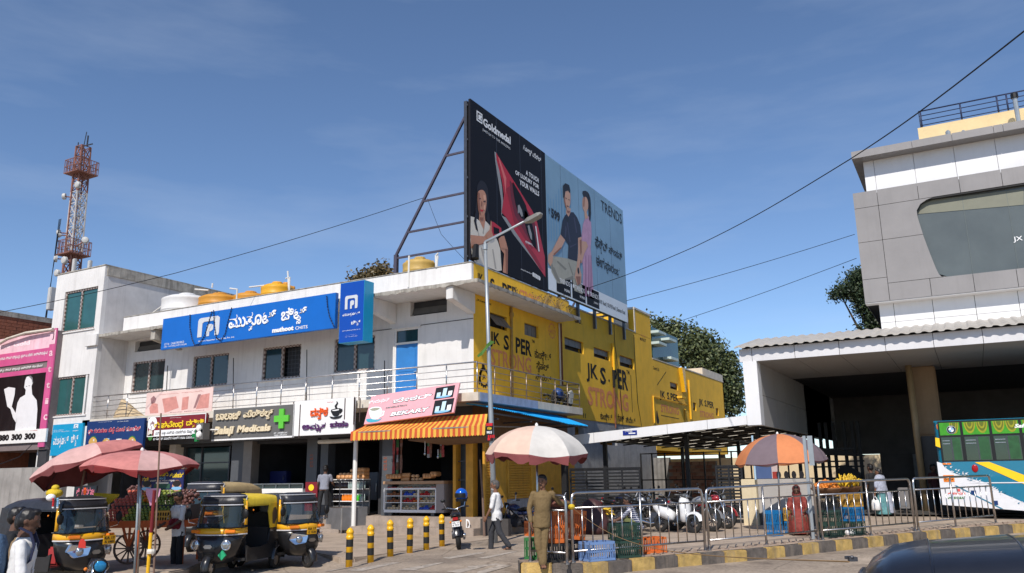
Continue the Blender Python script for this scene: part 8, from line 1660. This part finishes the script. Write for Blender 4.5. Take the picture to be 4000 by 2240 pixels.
UWH=mat('umbrella_white',(.60,.565,.52),.8,var=.1,bump=.2,bscale=5);UPK=mat('umbrella_peach',(.66,.46,.36),.8,var=.1,bump=.2,bscale=5);UMR=mat('umbrella_maroon_lining',(.26,.07,.07),.8,var=.15);UPI=mat('umbrella_faded_pink',(.58,.35,.32),.8,var=.15,bump=.3,bscale=5);URD=mat('umbrella_red',(.52,.19,.17),.8,var=.2,bump=.3,bscale=5);URL=mat('umbrella_red_lining',(.25,.03,.03),.8);UOR=mat('umbrella_orange',(.60,.21,.08),.75,var=.1,bump=.15,bscale=6);UPU=mat('umbrella_mauve',(.17,.125,.14),.75,var=.1,bump=.15,bscale=6)
f_=q(L4,730,1345)+FW*.35;f_.z=gz(f_.x,f_.y)+KTOP;ap=hY(L4,712,58,f_.y)
umbrella('big white market umbrella with a maroon lining over the khaki man',ap,1.06,.56,f_,[UWH,UWH,UWH,UWH,UPK,UPK,UWH,UWH],UMR,(.02,.05),rot=R(20),rag=.03,val=.13,vm=UMR)
f_=q(L5,1558,1052);ap=hY(L5,1530,135,f_.y);d_=(f_-EYE).dot(FW);rr=(1900-1070)/2*.4158/FPX*d_*1.03
umbrella('orange and mauve striped umbrella over the fruit seller by the gate pier',ap,rr,rr*.6,f_,[UOR,UPU],UMR,(.05,-.03),rot=R(8),scallop=.06,val=.05)
ap=atdepth(L1,840,255,17.6);f_=V((ap.x-.55,ap.y+.1,.02));umbrella('faded pink market umbrella tilted to the left behind the rickshaw',ap,1.2,.44,f_,[UPI,UPI,UPI,URD],UMR,(.1,-.32),pole=mat('wooden_pole_tone',(.28,.18,.13),.8),rot=.3,rag=.05,val=.1,vm=UMR)
ap=atdepth(L1,1335,290,16.6);f_=V((ap.x+.05,ap.y+.1,.02));umbrella('red market umbrella over the fruit cart',ap,1.12,.30,f_,[URD,UPI,URD],URL,(.03,.04),rot=.1,rag=.05,val=.1,vm=URL)
# ---------------------------------------------------------------- fruit cart
cp_=hG(L1,1195,1368);cz=.02;ang=math.atan2(RX.y,RX.x)+R(2)
ct_=thing('fruit_cart','orange wooden fruit cart with spoked wheels under the red umbrella','cart',(cp_.x,cp_.y,cz),None,ang,local=True);COR=mat('cart_orange',(.60,.13,.035),.7,var=.2,scale=4);WOODM=mat('wheel_wood',(.20,.125,.09),.85,var=.3)
CM=M4.Translation((cp_.x,cp_.y,cz))@M4.Rotation(ang,4,'Z')
B().bx((-.62,-.1,.84),(1.3,1.0,.87)).obj('tray',COR,ct_)
for a,b in(((-.62,-.14,.78),(1.3,-.103,.93)),((-.62,1.003,.78),(1.3,1.04,.93)),((-.66,-.14,.78),(-.623,1.04,.93)),((1.303,-.14,.78),(1.34,1.04,.93))):B().bx(a,b).obj('side_board',COR,ct_)
for x,y in((0,.0),(-.0,.95)):
 B().lathe([(.30,-.025),(.335,-.025),(.335,.025),(.30,.025),(.30,-.025)],(x,y,.335),24,M4.Rotation(R(90),3,'X')@M4.Rotation(R(0),3,'Z'),False).obj('wheel',WOODM,ct_,True);w_=bpy.context.scene.collection.objects[-1]
 g=B()
 for k in range(12):a=6.2832*k/12;g.bar((x,y,.335),(x+math.cos(a)*.31,y,.335+math.sin(a)*.31),.028)
 g.lathe([(.05,-.06),(.05,.06)],(x,y,.335),10,M4.Rotation(R(90),3,'X'));g.obj('spoke',WOODM,w_)
for y in(-.03,.98):
 g=B()
 for dx in(-.16,.16):g.bar((dx,y,.82),(0,y,.34),.045)
 g.bar((0,y,.34),(0,y,.82),.04);g.obj('axle_strut',COR,ct_)
for x in(1.2,):
 for y in(-.05,.95):B().bar((x,y,0),(x,y,.84),.05).obj('leg',COR,ct_)
B().bx((-.5,.25,.871),(1.2,.95,1.25)).obj('fruit_stand',DARK,ct_)
FR={k:mat('fruit_'+k,c,.4,var=.25,scale=18)for k,c in(('red',(.60,.13,.08)),('green',(.24,.29,.05)),('lime',(.48,.42,.06)),('orange',(.62,.19,.02)),('dark',(.14,.06,.05)),('banana',(.72,.45,.03)))}
fm_={k:B().ball((0,0,0),(.043,.043,.04),8,6).mesh('fruit',m,True)for k,m in FR.items()}
FL={'red':('apple','red apple in the sloping heap on the fruit cart','apples on the fruit cart'),'green':('guava','green guava in the sloping heap on the fruit cart','guavas on the fruit cart'),'lime':('sweet_lime','yellow green sweet lime between the apples and guavas on the cart','sweet limes on the fruit cart'),'orange':('orange','orange hung in a net at the back of the fruit cart','oranges on the fruit cart'),'dark':('pomegranate','dark pomegranate heaped at the right end of the fruit cart','pomegranates on the fruit cart')}
def fruit(k,w,fl=None):
 n_,lab,grp=fl or FL[k];o=bpy.data.objects.new(n_,fm_[k]);C.objects.link(o);o.location=w;o.rotation_euler=(random.random(),random.random(),0);tag(o,lab,'fruit',grp)
for r in range(12):
 y=-.03+r*.062;z=.915+r*.058
 for c in range(20):
  x=-.58+c*.088+.044*(r%2)+random.uniform(-.006,.006)
  if .42<x<.9 and r<4:continue
  e=-.22+r*.018;k='red' if x<e else 'lime' if x<e+.09 else 'green' if x<.8 else 'dark'
  if r>8 and x<-.4:continue
  fruit(k,CM@V((x,y,z)))
for k in range(40):fruit('orange',CM@V((.22+.11*math.cos(k*2.4),.38+.08*math.sin(k*2.4),1.32+.011*k)))
for k in range(60):fruit('dark',CM@V((random.uniform(.55,1.25),random.uniform(.3,.9),1.28+random.uniform(0,.2))))
for k in range(45):fruit('dark',CM@V((random.uniform(-.5,.4),random.uniform(.65,.95),1.5+random.uniform(0,.18))),('fig','dark fruit piled along the top of the cart heap','dark fruit on top of the cart'))
# ---------------------------------------------------------------- crates
def crate(label,loc,rz,m,d=(.5,.34,.30),group='plastic crates'):
 t=thing('crate',label,'crate',loc,group,rz,local=True);x,y,z=d[0]/2,d[1]/2,d[2];B().bx((-x,-y,0),(x,y,.02)).obj('base',m,t)
 for fr,L_ in(((V((-x,-y,0)),V((1,0,0)),V((0,1,0))),d[0]),((V((-x,y-.012,0)),V((1,0,0)),V((0,1,0))),d[0]),((V((-x,-y,0)),V((0,1,0)),V((1,0,0))),d[1]),((V((x-.012,-y,0)),V((0,1,0)),V((1,0,0))),d[1])):
  o,u,n_=fr;g=B();bar=lambda a,b,z0,z1,e=.012:g.prism([o+u*a+V((0,0,z0)),o+u*b+V((0,0,z0)),o+u*b+V((0,0,z1)),o+u*a+V((0,0,z1))],n_*e)
  bar(0,L_,z*.86,z);bar(0,L_,.02,z*.12);bar(0,L_,z*.46,z*.54,.010);k=max(4,int(L_/.055))
  for i in range(k+1):a=(L_-.018)*i/k;bar(a,a+.018,z*.12,z*.86,.011)
  g.obj('side',m,t)
 return t
CO,CG,CBL,CY,CDG,CBK=(mat('crate_'+n_,c,.5,var=.12)for n_,c in(('orange',(.70,.16,.03)),('green',(.04,.20,.06)),('light_blue',(.17,.28,.52)),('yellow',(.60,.33,.05)),('dark_green',(.025,.06,.045)),('black',(.03,.03,.03))))
CBB=mat('crate_blue',(.01,.17,.42),.5,var=.1);AR=math.atan2((fb-fa).y,(fb-fa).x)
def cr(z,x,y,m,lab,up=0,d=(.5,.34,.30),rz=None,tilt=0):
 p=q(z,x,y);o=crate(lab,(p.x,p.y,gz(p.x,p.y)+KTOP+up),AR if rz is None else rz,m,d)
 if tilt:o.rotation_euler=(0,tilt,o.rotation_euler.z)
 return o
cr(L4,1280,1320,CBL,'light blue plastic crate under the dark sack behind the guard rail',0,(.62,.4,.36));cr(L4,1540,1290,CDG,'dark green crate beside the squatting man, lower one',0,(.55,.4,.33));cr(L4,1545,1285,CDG,'dark green crate beside the squatting man, upper one',.335,(.55,.4,.33));cr(L5,350,1250,CO,'small orange crate on the pavement right of the squatting man',0,(.55,.36,.32))
cr(L4,1085,1310,CBK,'black crate at the foot of the guard rail post',0,(.4,.34,.36));cr(L4,905,1330,CBK,'black crate behind the short guard rail',0,(.42,.34,.34));cr(L4,905,1325,CO,'orange crate on the black crate behind the khaki man',.345,(.34,.3,.62));cr(L4,1065,1300,CO,'orange crate leaning against its neighbour by the guard rail',.365,(.36,.3,.58),None,.12);cr(L4,700,1310,CG,'green crate behind the legs of the khaki man',0,(.34,.3,.42))
cr(L4,690,1290,CO,'orange crate on the green crate behind the khaki man',.425,(.3,.28,.3))
cr(L5,1500,1090,CBB,'blue crate standing on end on the pavement by the umbrella pole',0,(.36,.3,.62));cr(L5,1700,1068,CBB,'blue crate under the yellow crate before the seated woman',0,(.42,.32,.30));cr(L5,1700,1062,CY,'yellow crate on the blue crate before the seated woman',.305,(.42,.32,.33))
for i in range(3):cr(L6,350,1105,CDG if i<2 else CBK,('lowest','middle','top')[i]+' dark crate of the stack under the oranges',.325*i,(.46,.4,.32));cr(L6,565,1085,(CDG,CBB,CY)[i],('lowest dark','middle blue','top yellow')[i]+' crate of the stack under the bananas',.345*i,(.46,.4,.34))
po=q(L6,350,1105);pbn=q(L6,565,1085);zo=gz(po.x,po.y)+KTOP+.98;zb_=gz(pbn.x,pbn.y)+KTOP+1.04
bsk=thing('basket','wide cane basket of oranges on top of the dark crates','basket',(po.x,po.y,zo));B().lathe([(.22,0),(.36,.16),(.38,.2),(.34,.16),(.2,.03)],(po.x,po.y,zo),18).obj('bowl',flat('cane',(120,84,56),.9,var=.3),bsk,True)
for k in range(110):
 a=k*2.4;r=.31*math.sqrt((k%37)/37);fruit('orange',V((po.x+r*math.cos(a),po.y+r*math.sin(a),zo+.17+(.30-r*.75)*(k/110))),('orange','orange heaped in the cane basket behind the guard rail','oranges in the cane basket'))
B().ball((po.x,po.y,zo+.18),(.28,.28,.16),10,6).obj('heap_core',FR['orange'],bsk)
bn=B();bn.tube([V((.0,0,0)),V((.03,0,.05)),V((.075,0,.085)),V((.13,0,.1))],[.012,.019,.019,.008],6);bnm=bn.mesh('banana',FR['banana'],True)
bsk=thing('basket','cane basket of bananas on top of the yellow crate','basket',(pbn.x,pbn.y,zb_));B().lathe([(.2,0),(.3,.12),(.31,.14),(.28,.12),(.18,.02)],(pbn.x,pbn.y,zb_),16).obj('bowl',MATS['cane'],bsk,True)
for k in range(70):
 o=bpy.data.objects.new('banana',bnm);C.objects.link(o);a=1.7*k;r=random.uniform(0,.26);o.location=(pbn.x+r*math.cos(a),pbn.y+r*math.sin(a),zb_+.12+random.uniform(0,.14));o.rotation_euler=(random.uniform(-.4,.4),random.uniform(-.9,.2),random.uniform(0,6.28));o.scale=(1.3,)*3;tag(o,'ripe yellow banana in the cane basket on the yellow crate','fruit','bananas in the cane basket')
for k in range(14):
 p=atdepth(L4,1340+(k%5)*14,850+(k//5)*22,17.6);o=bpy.data.objects.new('banana',bnm);C.objects.link(o);o.location=p;o.rotation_euler=(random.random(),.5,k);tag(o,'small yellow banana hanging among the motorcycles behind the sack','fruit','bananas hung behind the guard rail')
sk_=thing('sack','dark red brown sheet draped over goods behind the guard rail','sheet',q(L4,1240,1250));SKM=mat('maroon_sheet',(.07,.028,.026),.5,var=.4,scale=4,bump=.4,bscale=6);c=q(L4,1250,1260)+FW*.15;g=B();zs=c.z+.36
g.loft([[V((c.x+a*math.cos(t)*(1+.12*math.sin(5*t+9*z)),c.y+a*.7*math.sin(t)*(1+.12*math.sin(4*t+7*z)),zs+z))for t in(6.2832*k/20 for k in range(20))]for z,a in((0,.36),(.1,.38),(.3,.36),(.5,.30),(.68,.18),(.74,.05))]);g.obj('sheet',SKM,sk_,True)
s2=thing('cloth_pile','brown cloth and produce piled on the orange crate beside the khaki man','cloth',atdepth(L4,920,800,16.5));B().ball(atdepth(L4,915,785,16.4),(.26,.2,.10),14,8).obj('cloth',mat('brown_pink_cloth',(.22,.09,.07),.85,var=.4,scale=7,bump=.4),s2,True);B().ball(atdepth(L4,925,835,16.4),(.24,.2,.09),12,8).obj('bag',mat('brown_bag',(.10,.045,.035),.7,var=.3),s2,True)
p=q(L6,490,1080)-FW*.3;g=B();g.ball((p.x,p.y,gz(p.x,p.y)+KTOP+.07),(.13,.1,.09),9,6);o=g.obj('crumpled_bag',MATS['white_plastic_bag'],None,False);tag(o,'crumpled white plastic bag lying before the dark crates','bag')
yc=B();p=CM@V((.66,.02,.875));tag(crate('yellow crate set into the fruit heap on the cart',p,ang,CY,(.46,.3,.26)),None,None)
p0=atdepth(L1,1325,662,16.0);pl=Fr(p0,RX-V((0,0,RX.z)),(0,0,1));w_=2*.2;u1=pl.hit(L2,285,560)[0];v1=pl.hit(L1,1330,475)[1]
bn_=thing('banner','navy banner with yellow lettering and portraits hung on the fruit cart','banner',p0);BNV=flat('banner_navy',(22,28,86),.5);g=B();g.prism([pl.pt(0,0),pl.pt(u1,0),pl.pt(u1,v1),pl.pt(0,v1)],pl.n*-.012);g.obj('sheet',BNV,bn_)
text(pl,'ರಾಮಮಾರು',None,None,YL,bn_,.05,.006,uv=(u1*.24,v1*.68,u1*.62,v1*.92));text(pl,'ಶಿವಸಂಚಾರ',None,None,YL,bn_,.05,.006,uv=(u1*.66,v1*.6,u1*.98,v1*.86));text(pl,'ರಾಗಿ',None,None,YL,bn_,.05,.006,uv=(u1*.02,v1*.42,u1*.16,v1*.66));text(pl,'ಬಟ್ಟೆ',None,None,BLUEP,bn_,.05,.006,uv=(u1*.42,v1*.52,u1*.56,v1*.66));text(pl,'ಖಾಸಗಿ ಮತ್ತು ಆಟೋ ನಿಲ್ದಾಣ',None,None,CREAMP,bn_,.03,.006,uv=(u1*.2,v1*.42,u1*.78,v1*.51),res=1)
rect(pl,u1*.3,v1*.06,u1*.68,v1*.3,flat('printed_jeep_green',(40,80,60),.5),bn_,.005,'print');rect(pl,u1*.34,v1*.3,u1*.64,v1*.38,CREAMP,bn_,.005,'print')
for u in(.13,.84):disc(pl,(u1*u,v1*.2),.09,.11,SKINP,bn_,.005,14,'portrait');disc(pl,(u1*u,v1*.31),.085,.06,HAIRP,bn_,.008,12,'portrait_hair');disc(pl,(u1*u,v1*.07),.10,.035,BLUEP,bn_,.008,12,'portrait_collar');rect(pl,u1*u-.04,v1*.14,u1*u+.04,v1*.165,HAIRP,bn_,.009,'portrait_moustache')
g=B();g.tube([pl.pt(-.02,v1+.02,-.03),pl.pt(u1+.02,v1+.02,-.03)],.018,6);g.obj('rod',WOODM,bn_)
a=atdepth(L1,1300,1040,16.1);B().tube([a+V((0,0,-1.0)),atdepth(L1,1312,470,16.1)],.022,8).obj('cart_pole',flat('pale_blue_pole',(150,160,165),.5),None,True);tag(bpy.data.objects['cart_pole'],'pale blue pole with an orange foot at the front of the fruit cart','pole')
B().tube([a+V((0,0,-1.0)),a],.026,8).obj('foot_sleeve',COR,bpy.data.objects['cart_pole'])
b0,b1=hG(L1,1490,1440),atdepth(L1,1512,-60,15.6);b0=V((b1.x,b1.y,-.05));bp=thing('striped_pole','red and yellow painted pole bound to a thin bamboo before the fruit cart','pole',b0);zz=lambda y:atdepth(L1,1500,y,15.6).z
B().tube([b0,(b0.x,b0.y,zz(1045))],.032,8).obj('yellow_part',YPAINT,bp);B().tube([(b0.x,b0.y,zz(1045)),(b0.x,b0.y,zz(660))],.032,8).obj('red_part',flat('dark_red_paint',(110,24,28),.6),bp);B().tube([b0+RX*.12,b1],[.02,.015],7).obj('bamboo',WOODM,bp)
B().lathe([(.07,-.04),(.08,0),(.07,.04)],(b0.x+.05,b0.y,zz(1210)),10).obj('binding',CREAMP,bp)
g=B();pk=atdepth(L1,1435,705,15.9);g.loft([[pk+RX*(x*w2)+V((0,0,z))-FW*.04*math.sin(x*8)for x in(-1,-.5,0,.5,1)]for z,w2 in((.12,.16),(.0,.15),(-.12,.09),(-.2,.05))],closed=False);tag(g.obj('cloth',flat('pink_cloth',(215,160,185),.8,var=.15,bump=.3)),'pink cloth hanging below the navy banner','cloth')
yp=atdepth(L1,985,700,17.4);g=B();g.prism([yp+RX*x+V((0,0,z))for x,z in((-.25,.03),(.3,.0),(.28,-.05),(.0,-.28),(-.22,-.1))],(0,.02,0));tag(g.obj('cloth',MATS['yellow_cloth']),'yellow cloth flap hanging at the left end of the fruit cart','cloth')
SBP=Pl('Y',17.2);a,b=SBP.hit(L1,690,720),SBP.hit(L1,912,618);t_=thing('menu_board','dark hotel board with pink lettering behind the left rickshaw','sign',SBP.pt(a[0],a[1]));rect(SBP,a[0],a[1]-.9,b[0],b[1],BLKL,t_,0,'panel',.04);rect(SBP,a[0]+.03,a[1],b[0]-.03,b[1]-.03,flat('dark_teal_board',(24,34,40),.5),t_,.006,'face');text(SBP,'ಶ್ರೀ ಗುರುರಾಜ',None,None,flat('pink_lettering',(220,120,140),.5),t_,.04,.012,uv=(a[0]+.15,a[1]+.04,b[0]-.1,a[1]+.28));disc(SBP,((a[0]+b[0])/2,b[1]-.18),.08,.12,OR,t_,.012,10)
TB=Pl('Y',22.3);a,b=TB.hit(L3,-20,690),TB.hit(L3,98,585);t_=thing('menu_board','maroon poster board with a yellow cup drawing behind the right rickshaw','sign',TB.pt(*a));rect(TB,a[0],a[1]-.6,b[0],b[1],MAROON,t_,0,'panel',.03);disc(TB,((a[0]+b[0])/2,(a[1]+b[1])/2),.13,.11,YL,t_,.008,12)
for x,y0,y1 in((1105,190,320),(1228,280,350)):p=hY(L3,x,y1,21.2);o=B().tube([(p.x,21.2,hY(L3,x,y0,21.2).z),p],.012,4).obj('hanging_bulb',WPAINT);tag(o,'white hanging bulb under the striped awning, '+('left one' if x<1200 else 'right one'),'bulb');B().ball(p,(.035,.035,.05),8,6).obj('bulb',LENS,o,True)
# ---------------------------------------------------------------- trees
def leafmat(name,c1,c2):
 m=bpy.data.materials.new(name);m.use_nodes=True;t=m.node_tree;p=t.nodes['Principled BSDF'];gg=t.nodes.new('ShaderNodeNewGeometry');rr=t.nodes.new('ShaderNodeValToRGB');rr.color_ramp.elements[0].color=(*c1,1);rr.color_ramp.elements[1].color=(*c2,1);t.links.new(gg.outputs['Random Per Island'],rr.inputs[0]);t.links.new(rr.outputs[0],p.inputs['Base Color']);p.inputs['Roughness'].default_value=.55;return m
LM1=leafmat('mango_leaf',(.018,.035,.012),(.13,.15,.055));LM2=leafmat('rain_tree_leaf',(.01,.024,.01),(.06,.09,.035));LM3=leafmat('dry_leaf',(.06,.05,.02),(.17,.12,.05));BARK=mat('bark',(.10,.07,.05),.9,var=.3,bump=.3)
def tree(label,base,blobs,n,ls,lm,limb=True,seed=1):
 rnd=random.Random(seed);t=thing('tree',label,'tree',base);top=sum((b[0]for b in blobs),V())/len(blobs);base=V(base)
 B().tube([base,base.lerp(top,.4)+V((.2,0,0)),top],[.35,.25,.08],8).obj('trunk',BARK,t,True)
 for c,r in blobs:B().tube([base.lerp(top,.45),base.lerp(c,.8),c],[.14,.08,.03],5).obj('limb',BARK,t)
 g=B();tot=sum(r[0]*r[1]*r[2]for c,r in blobs)**1
 for c,r in blobs:
  k=int(n*(r[0]*r[1]*r[2])**.67/sum((q_[1][0]*q_[1][1]*q_[1][2])**.67 for q_ in blobs))
  for _ in range(k//6):
   d=V((rnd.gauss(0,1),rnd.gauss(0,1),rnd.gauss(0,1))).normalized()*rnd.uniform(.5,1.15);cc=c+V((d.x*r[0],d.y*r[1],d.z*r[2]))
   for _ in range(6):
    o=cc+V((rnd.gauss(0,1),rnd.gauss(0,1),rnd.gauss(0,.8)))*ls*1.1;u=V((rnd.gauss(0,1),rnd.gauss(0,1),rnd.gauss(-.6,.6))).normalized()*ls;u*=rnd.uniform(.6,1.35);v=u.cross(V((rnd.gauss(0,1),rnd.gauss(0,1),rnd.gauss(0,1)))).normalized()*ls*.28
    g.add([o,o+u*.5+v,o+u,o+u*.5-v],[(0,1,2,3)])
 g.obj('crown',lm,t);return t
YTREE=64;bl=[]
for x,y,r in((870,260,60),(1000,330,110),(1150,400,130),(1290,430,120),(1250,560,170),(1400,560,150),(1450,680,160),(1560,660,90),(1350,720,170),(1180,560,140),(1560,820,130),(1600,920,100),(1620,1040,70),(1500,900,150),(1560,1060,90),(900,330,90)):
 c=hY(A3,x,y,YTREE);k=r*.4159/FPX*(c-EYE).dot(FW);bl.append((c,(k,k*1.3,k*.8)))
tree('big dark mango tree rising behind the yellow side wall',(bl[6][0].x,YTREE,0),bl,12500,.32,LM1)
bl=[]
for x,y,r in((880,120,60),(960,160,90),(830,210,80),(770,235,50),(930,250,80),(990,300,80),(930,340,60),(980,400,50),(1010,450,60),(920,465,40),(1060,380,90)):
 c=hY(Z6,x,y,48);k=r*.6237/FPX*(c-EYE).dot(FW);bl.append((c,(k,k*1.2,k*.55)))
tree('dark feathery tree behind the left end of the bus station',(bl[-1][0].x+2,48,0),bl,11000,.17,LM2,seed=3)
bl=[]
for x,y,r in((200,185,40),(260,165,50),(330,150,60),(380,110,40),(400,140,50)):
 c=hY(Z3,x,y,38);k=r*.499/FPX*(c-EYE).dot(FW);bl.append((c,(k,k,k*.6)))
tree('yellowish tree top showing above the white parapet',(bl[2][0].x,38,0),bl,1500,.25,LM3,seed=5)
# ---------------------------------------------------------------- overhead wires
WM_=flat('wire_black',(14,16,22),.6)
def wire(label,pts,r=.012):
 P_=[atdepth(*p)for p in pts];res=[]
 if r>.0125:P_.append(P_[-1]+(P_[-1]-P_[-2])*3)
 for i in range(len(P_)-1):
  a,b=P_[i],P_[i+1];res+=[a.lerp(b,k/10)-V((0,0,(b-a).length*.008*math.sin(math.pi*k/10)))for k in range(10)]
 tag(B().tube(res+[P_[-1]],r,4).obj('overhead_wire',WM_),label,'wire')
wire('thick black overhead wire crossing to the upper right corner',[(F,1480,725,34),(F,1750,620,26),(F,2140,400,16),(F,2590,68,9)],.0126)
wire('thin overhead wire from the far left to the billboard brace',[(F,-20,790,30),(F,440,688,30),(F,1066,498,34)],.012)
wire('thin overhead wire behind the billboard to the bus station, upper',[(F,1576,757,36),(F,2150,590,36)],.012);wire('thin overhead wire from the mango tree to the bus station, lower',[(F,1690,815,40),(F,2155,650,36)],.012)
wire('slack cable hanging behind the billboard frame',[(F,1075,500,36),(F,1110,590,36),(F,1170,655,36)],.01);wire('slack cable in the dark shop at the far left',[(L1,-20,425,24),(L1,180,350,24),(L1,305,230,24)],.012)
gx=thing('glazed_stair','green glazed box with white ledges behind the yellow chimney block','stair',(XW-2,43,7.7));a,b=hX(A3,830,350,XW-.6),hX(A3,1085,620,XW-.6);B().bx((XW-4,a.y,7.7),(XW-.6,b.y,hX(A3,840,310,XW-.6).z)).obj('glass_box',mat('green_glass',(.02,.07,.06),.2,var=.4,scale=.6),gx)
for x,y in((900,365),(1000,433),(905,468),(1018,610)):c=hX(A3,x,y,XW-.3);B().box((XW-.35,c.y,c.z),(.5,1.3,.14)).obj('ledge',flat('pale_ledge',(190,205,200),.5),gx)
c=hX(A3,1300,735,XW-2);B().bx((XW-3,c.y-2.6,7.75),(XW-1.2,c.y+2.6,c.z)).obj('roof_hut',CREAMCON);tag(bpy.data.objects['roof_hut'],'small concrete hut on the far yellow roof','hut')
# ---------------------------------------------------------------- street litter, hanging packets
def scatter(name,m,n,sz,box,seed,flat_=True):
 rnd=random.Random(seed);g=B()
 for _ in range(n):
  x,y=rnd.uniform(*box[0]),rnd.uniform(*box[1]);z=road(x,y)+.008;a=rnd.uniform(0,6.28);s=sz*rnd.uniform(.5,1.5)
  if x<-12.8 and y>11.6:z=.022
  c,d=math.cos(a)*s,math.sin(a)*s;g.add([V((x+c,y+d,z)),V((x-d*.6,y+c*.6,z+s*.3*rnd.random())),V((x-c,y-d,z)),V((x+d*.6,y-c*.6,z+s*.2*rnd.random()))],[(0,1,2,3)])
 o=g.obj(name,m);o['kind']='stuff';o['label']=label_[name];return o
label_={'litter':'pale scraps of paper and leaves scattered over the road','grit':'dark grit and small stones scattered over the road and forecourt'}
scatter('litter',flat('paper_scrap',(190,180,160),.8,var=.3),90,.03,((-16,4),(9,24)),4);scatter('grit',mat('grit',(.13,.10,.08),.9),900,.018,((-17,4),(8,24)),5)
PKM=[flat('packet_'+n_,c,.35,var=.1)for n_,c in(('red',(150,40,36)),('silver',(150,150,155)),('brown',(110,70,50)),('green',(60,110,60)))]
pmesh=[B().box((0,0,0),(.09,.012,.12)).mesh('packet',m)for m in PKM]
for i,x in enumerate((815,850,885,1255,1275,1140,1160)):
 p=hY(L3,x,205,22.6+.3*(i%2));t_=thing('packet_strip',('maroon and silver','brown','silver','green and red','red','thin brown','thin silver')[i]+' strip of snack packets hanging in the bakery bay','snack packets',p,'packet strips hanging in the bakery')
 for k in range(9 if i<3 else 5):o=bpy.data.objects.new('packet',pmesh[(i*3+(k//2)*(i%2))%4]);C.objects.link(o);join(o,t_);o.location=(p.x,p.y,3.0-.125*k);o.rotation_euler=(0,.06*math.sin(k),.5*math.sin(i+k))
for i,(z,x,y,w_,h_,Y,m_,nm,lab)in enumerate(((L3,620,625,.45,1.0,24.5,'fridge_grey','refrigerator','dull grey refrigerator in the shade behind the drinks shelf'),(L2,940,300,.5,.35,24.4,'fridge_white','air_conditioner','white wall unit high inside the pharmacy'),(L2,1165,545,.9,.5,24.2,'chair_navy','display_case','dark blue display case behind the pharmacy counter'),(L2,345,330,.3,.4,24.6,'fridge_white','wall_clock_box','small pale box on the wall of the glazed shop'))):
 p=hY(z,x,y,Y);t_=thing(nm,lab,nm.replace('_',' '),(p.x,Y,p.z));m_=flat(m_,{'fridge_grey':(110,112,116),'fridge_white':(215,212,205),'chair_navy':(30,36,90)}[m_],.5)
 B().bx((p.x-w_/2,Y,p.z-h_/2),(p.x+w_/2,Y+.3,p.z+h_/2)).obj('body',m_,t_,bevel=.03);B().bx((p.x-w_*.42,Y-.012,p.z-h_*.4),(p.x+w_*.42,Y-.001,p.z+h_*.2)).obj('panel',m_,t_);B().bar((p.x+w_*.36,Y-.03,p.z-h_*.2),(p.x+w_*.36,Y-.03,p.z+h_*.1),.02).obj('handle',STEEL,t_)
mf=thing('shade_shelter','dark steel shelter with a sloping sheet before the cream wall','shelter',hY(L6,430,560,40))
for x in(215,290,350,420,520,600,655):p=hY(L6,x,560,40);B().bar((p.x,40,.4),(p.x,40,4.0),.14).obj('post',STB,mf)
for y in(395,445,560):a,b=hY(L6,200,y,39.9),hY(L6,665,y-8,39.9);B().bar(a,b,.07).obj('rail',STB,mf)
B().prism([hY(L6,x,y,39.7)for x,y in((430,430),(500,425),(620,500),(640,560),(420,560))],(0,.5,0)).obj('sheet',STB,mf);B().prism([hY(L6,x,y,39.5)for x,y in((190,250),(660,330),(660,345),(190,330))],(0,.3,0)).obj('sheet',STB,mf)
bpy.data.scenes.remove(TMP)
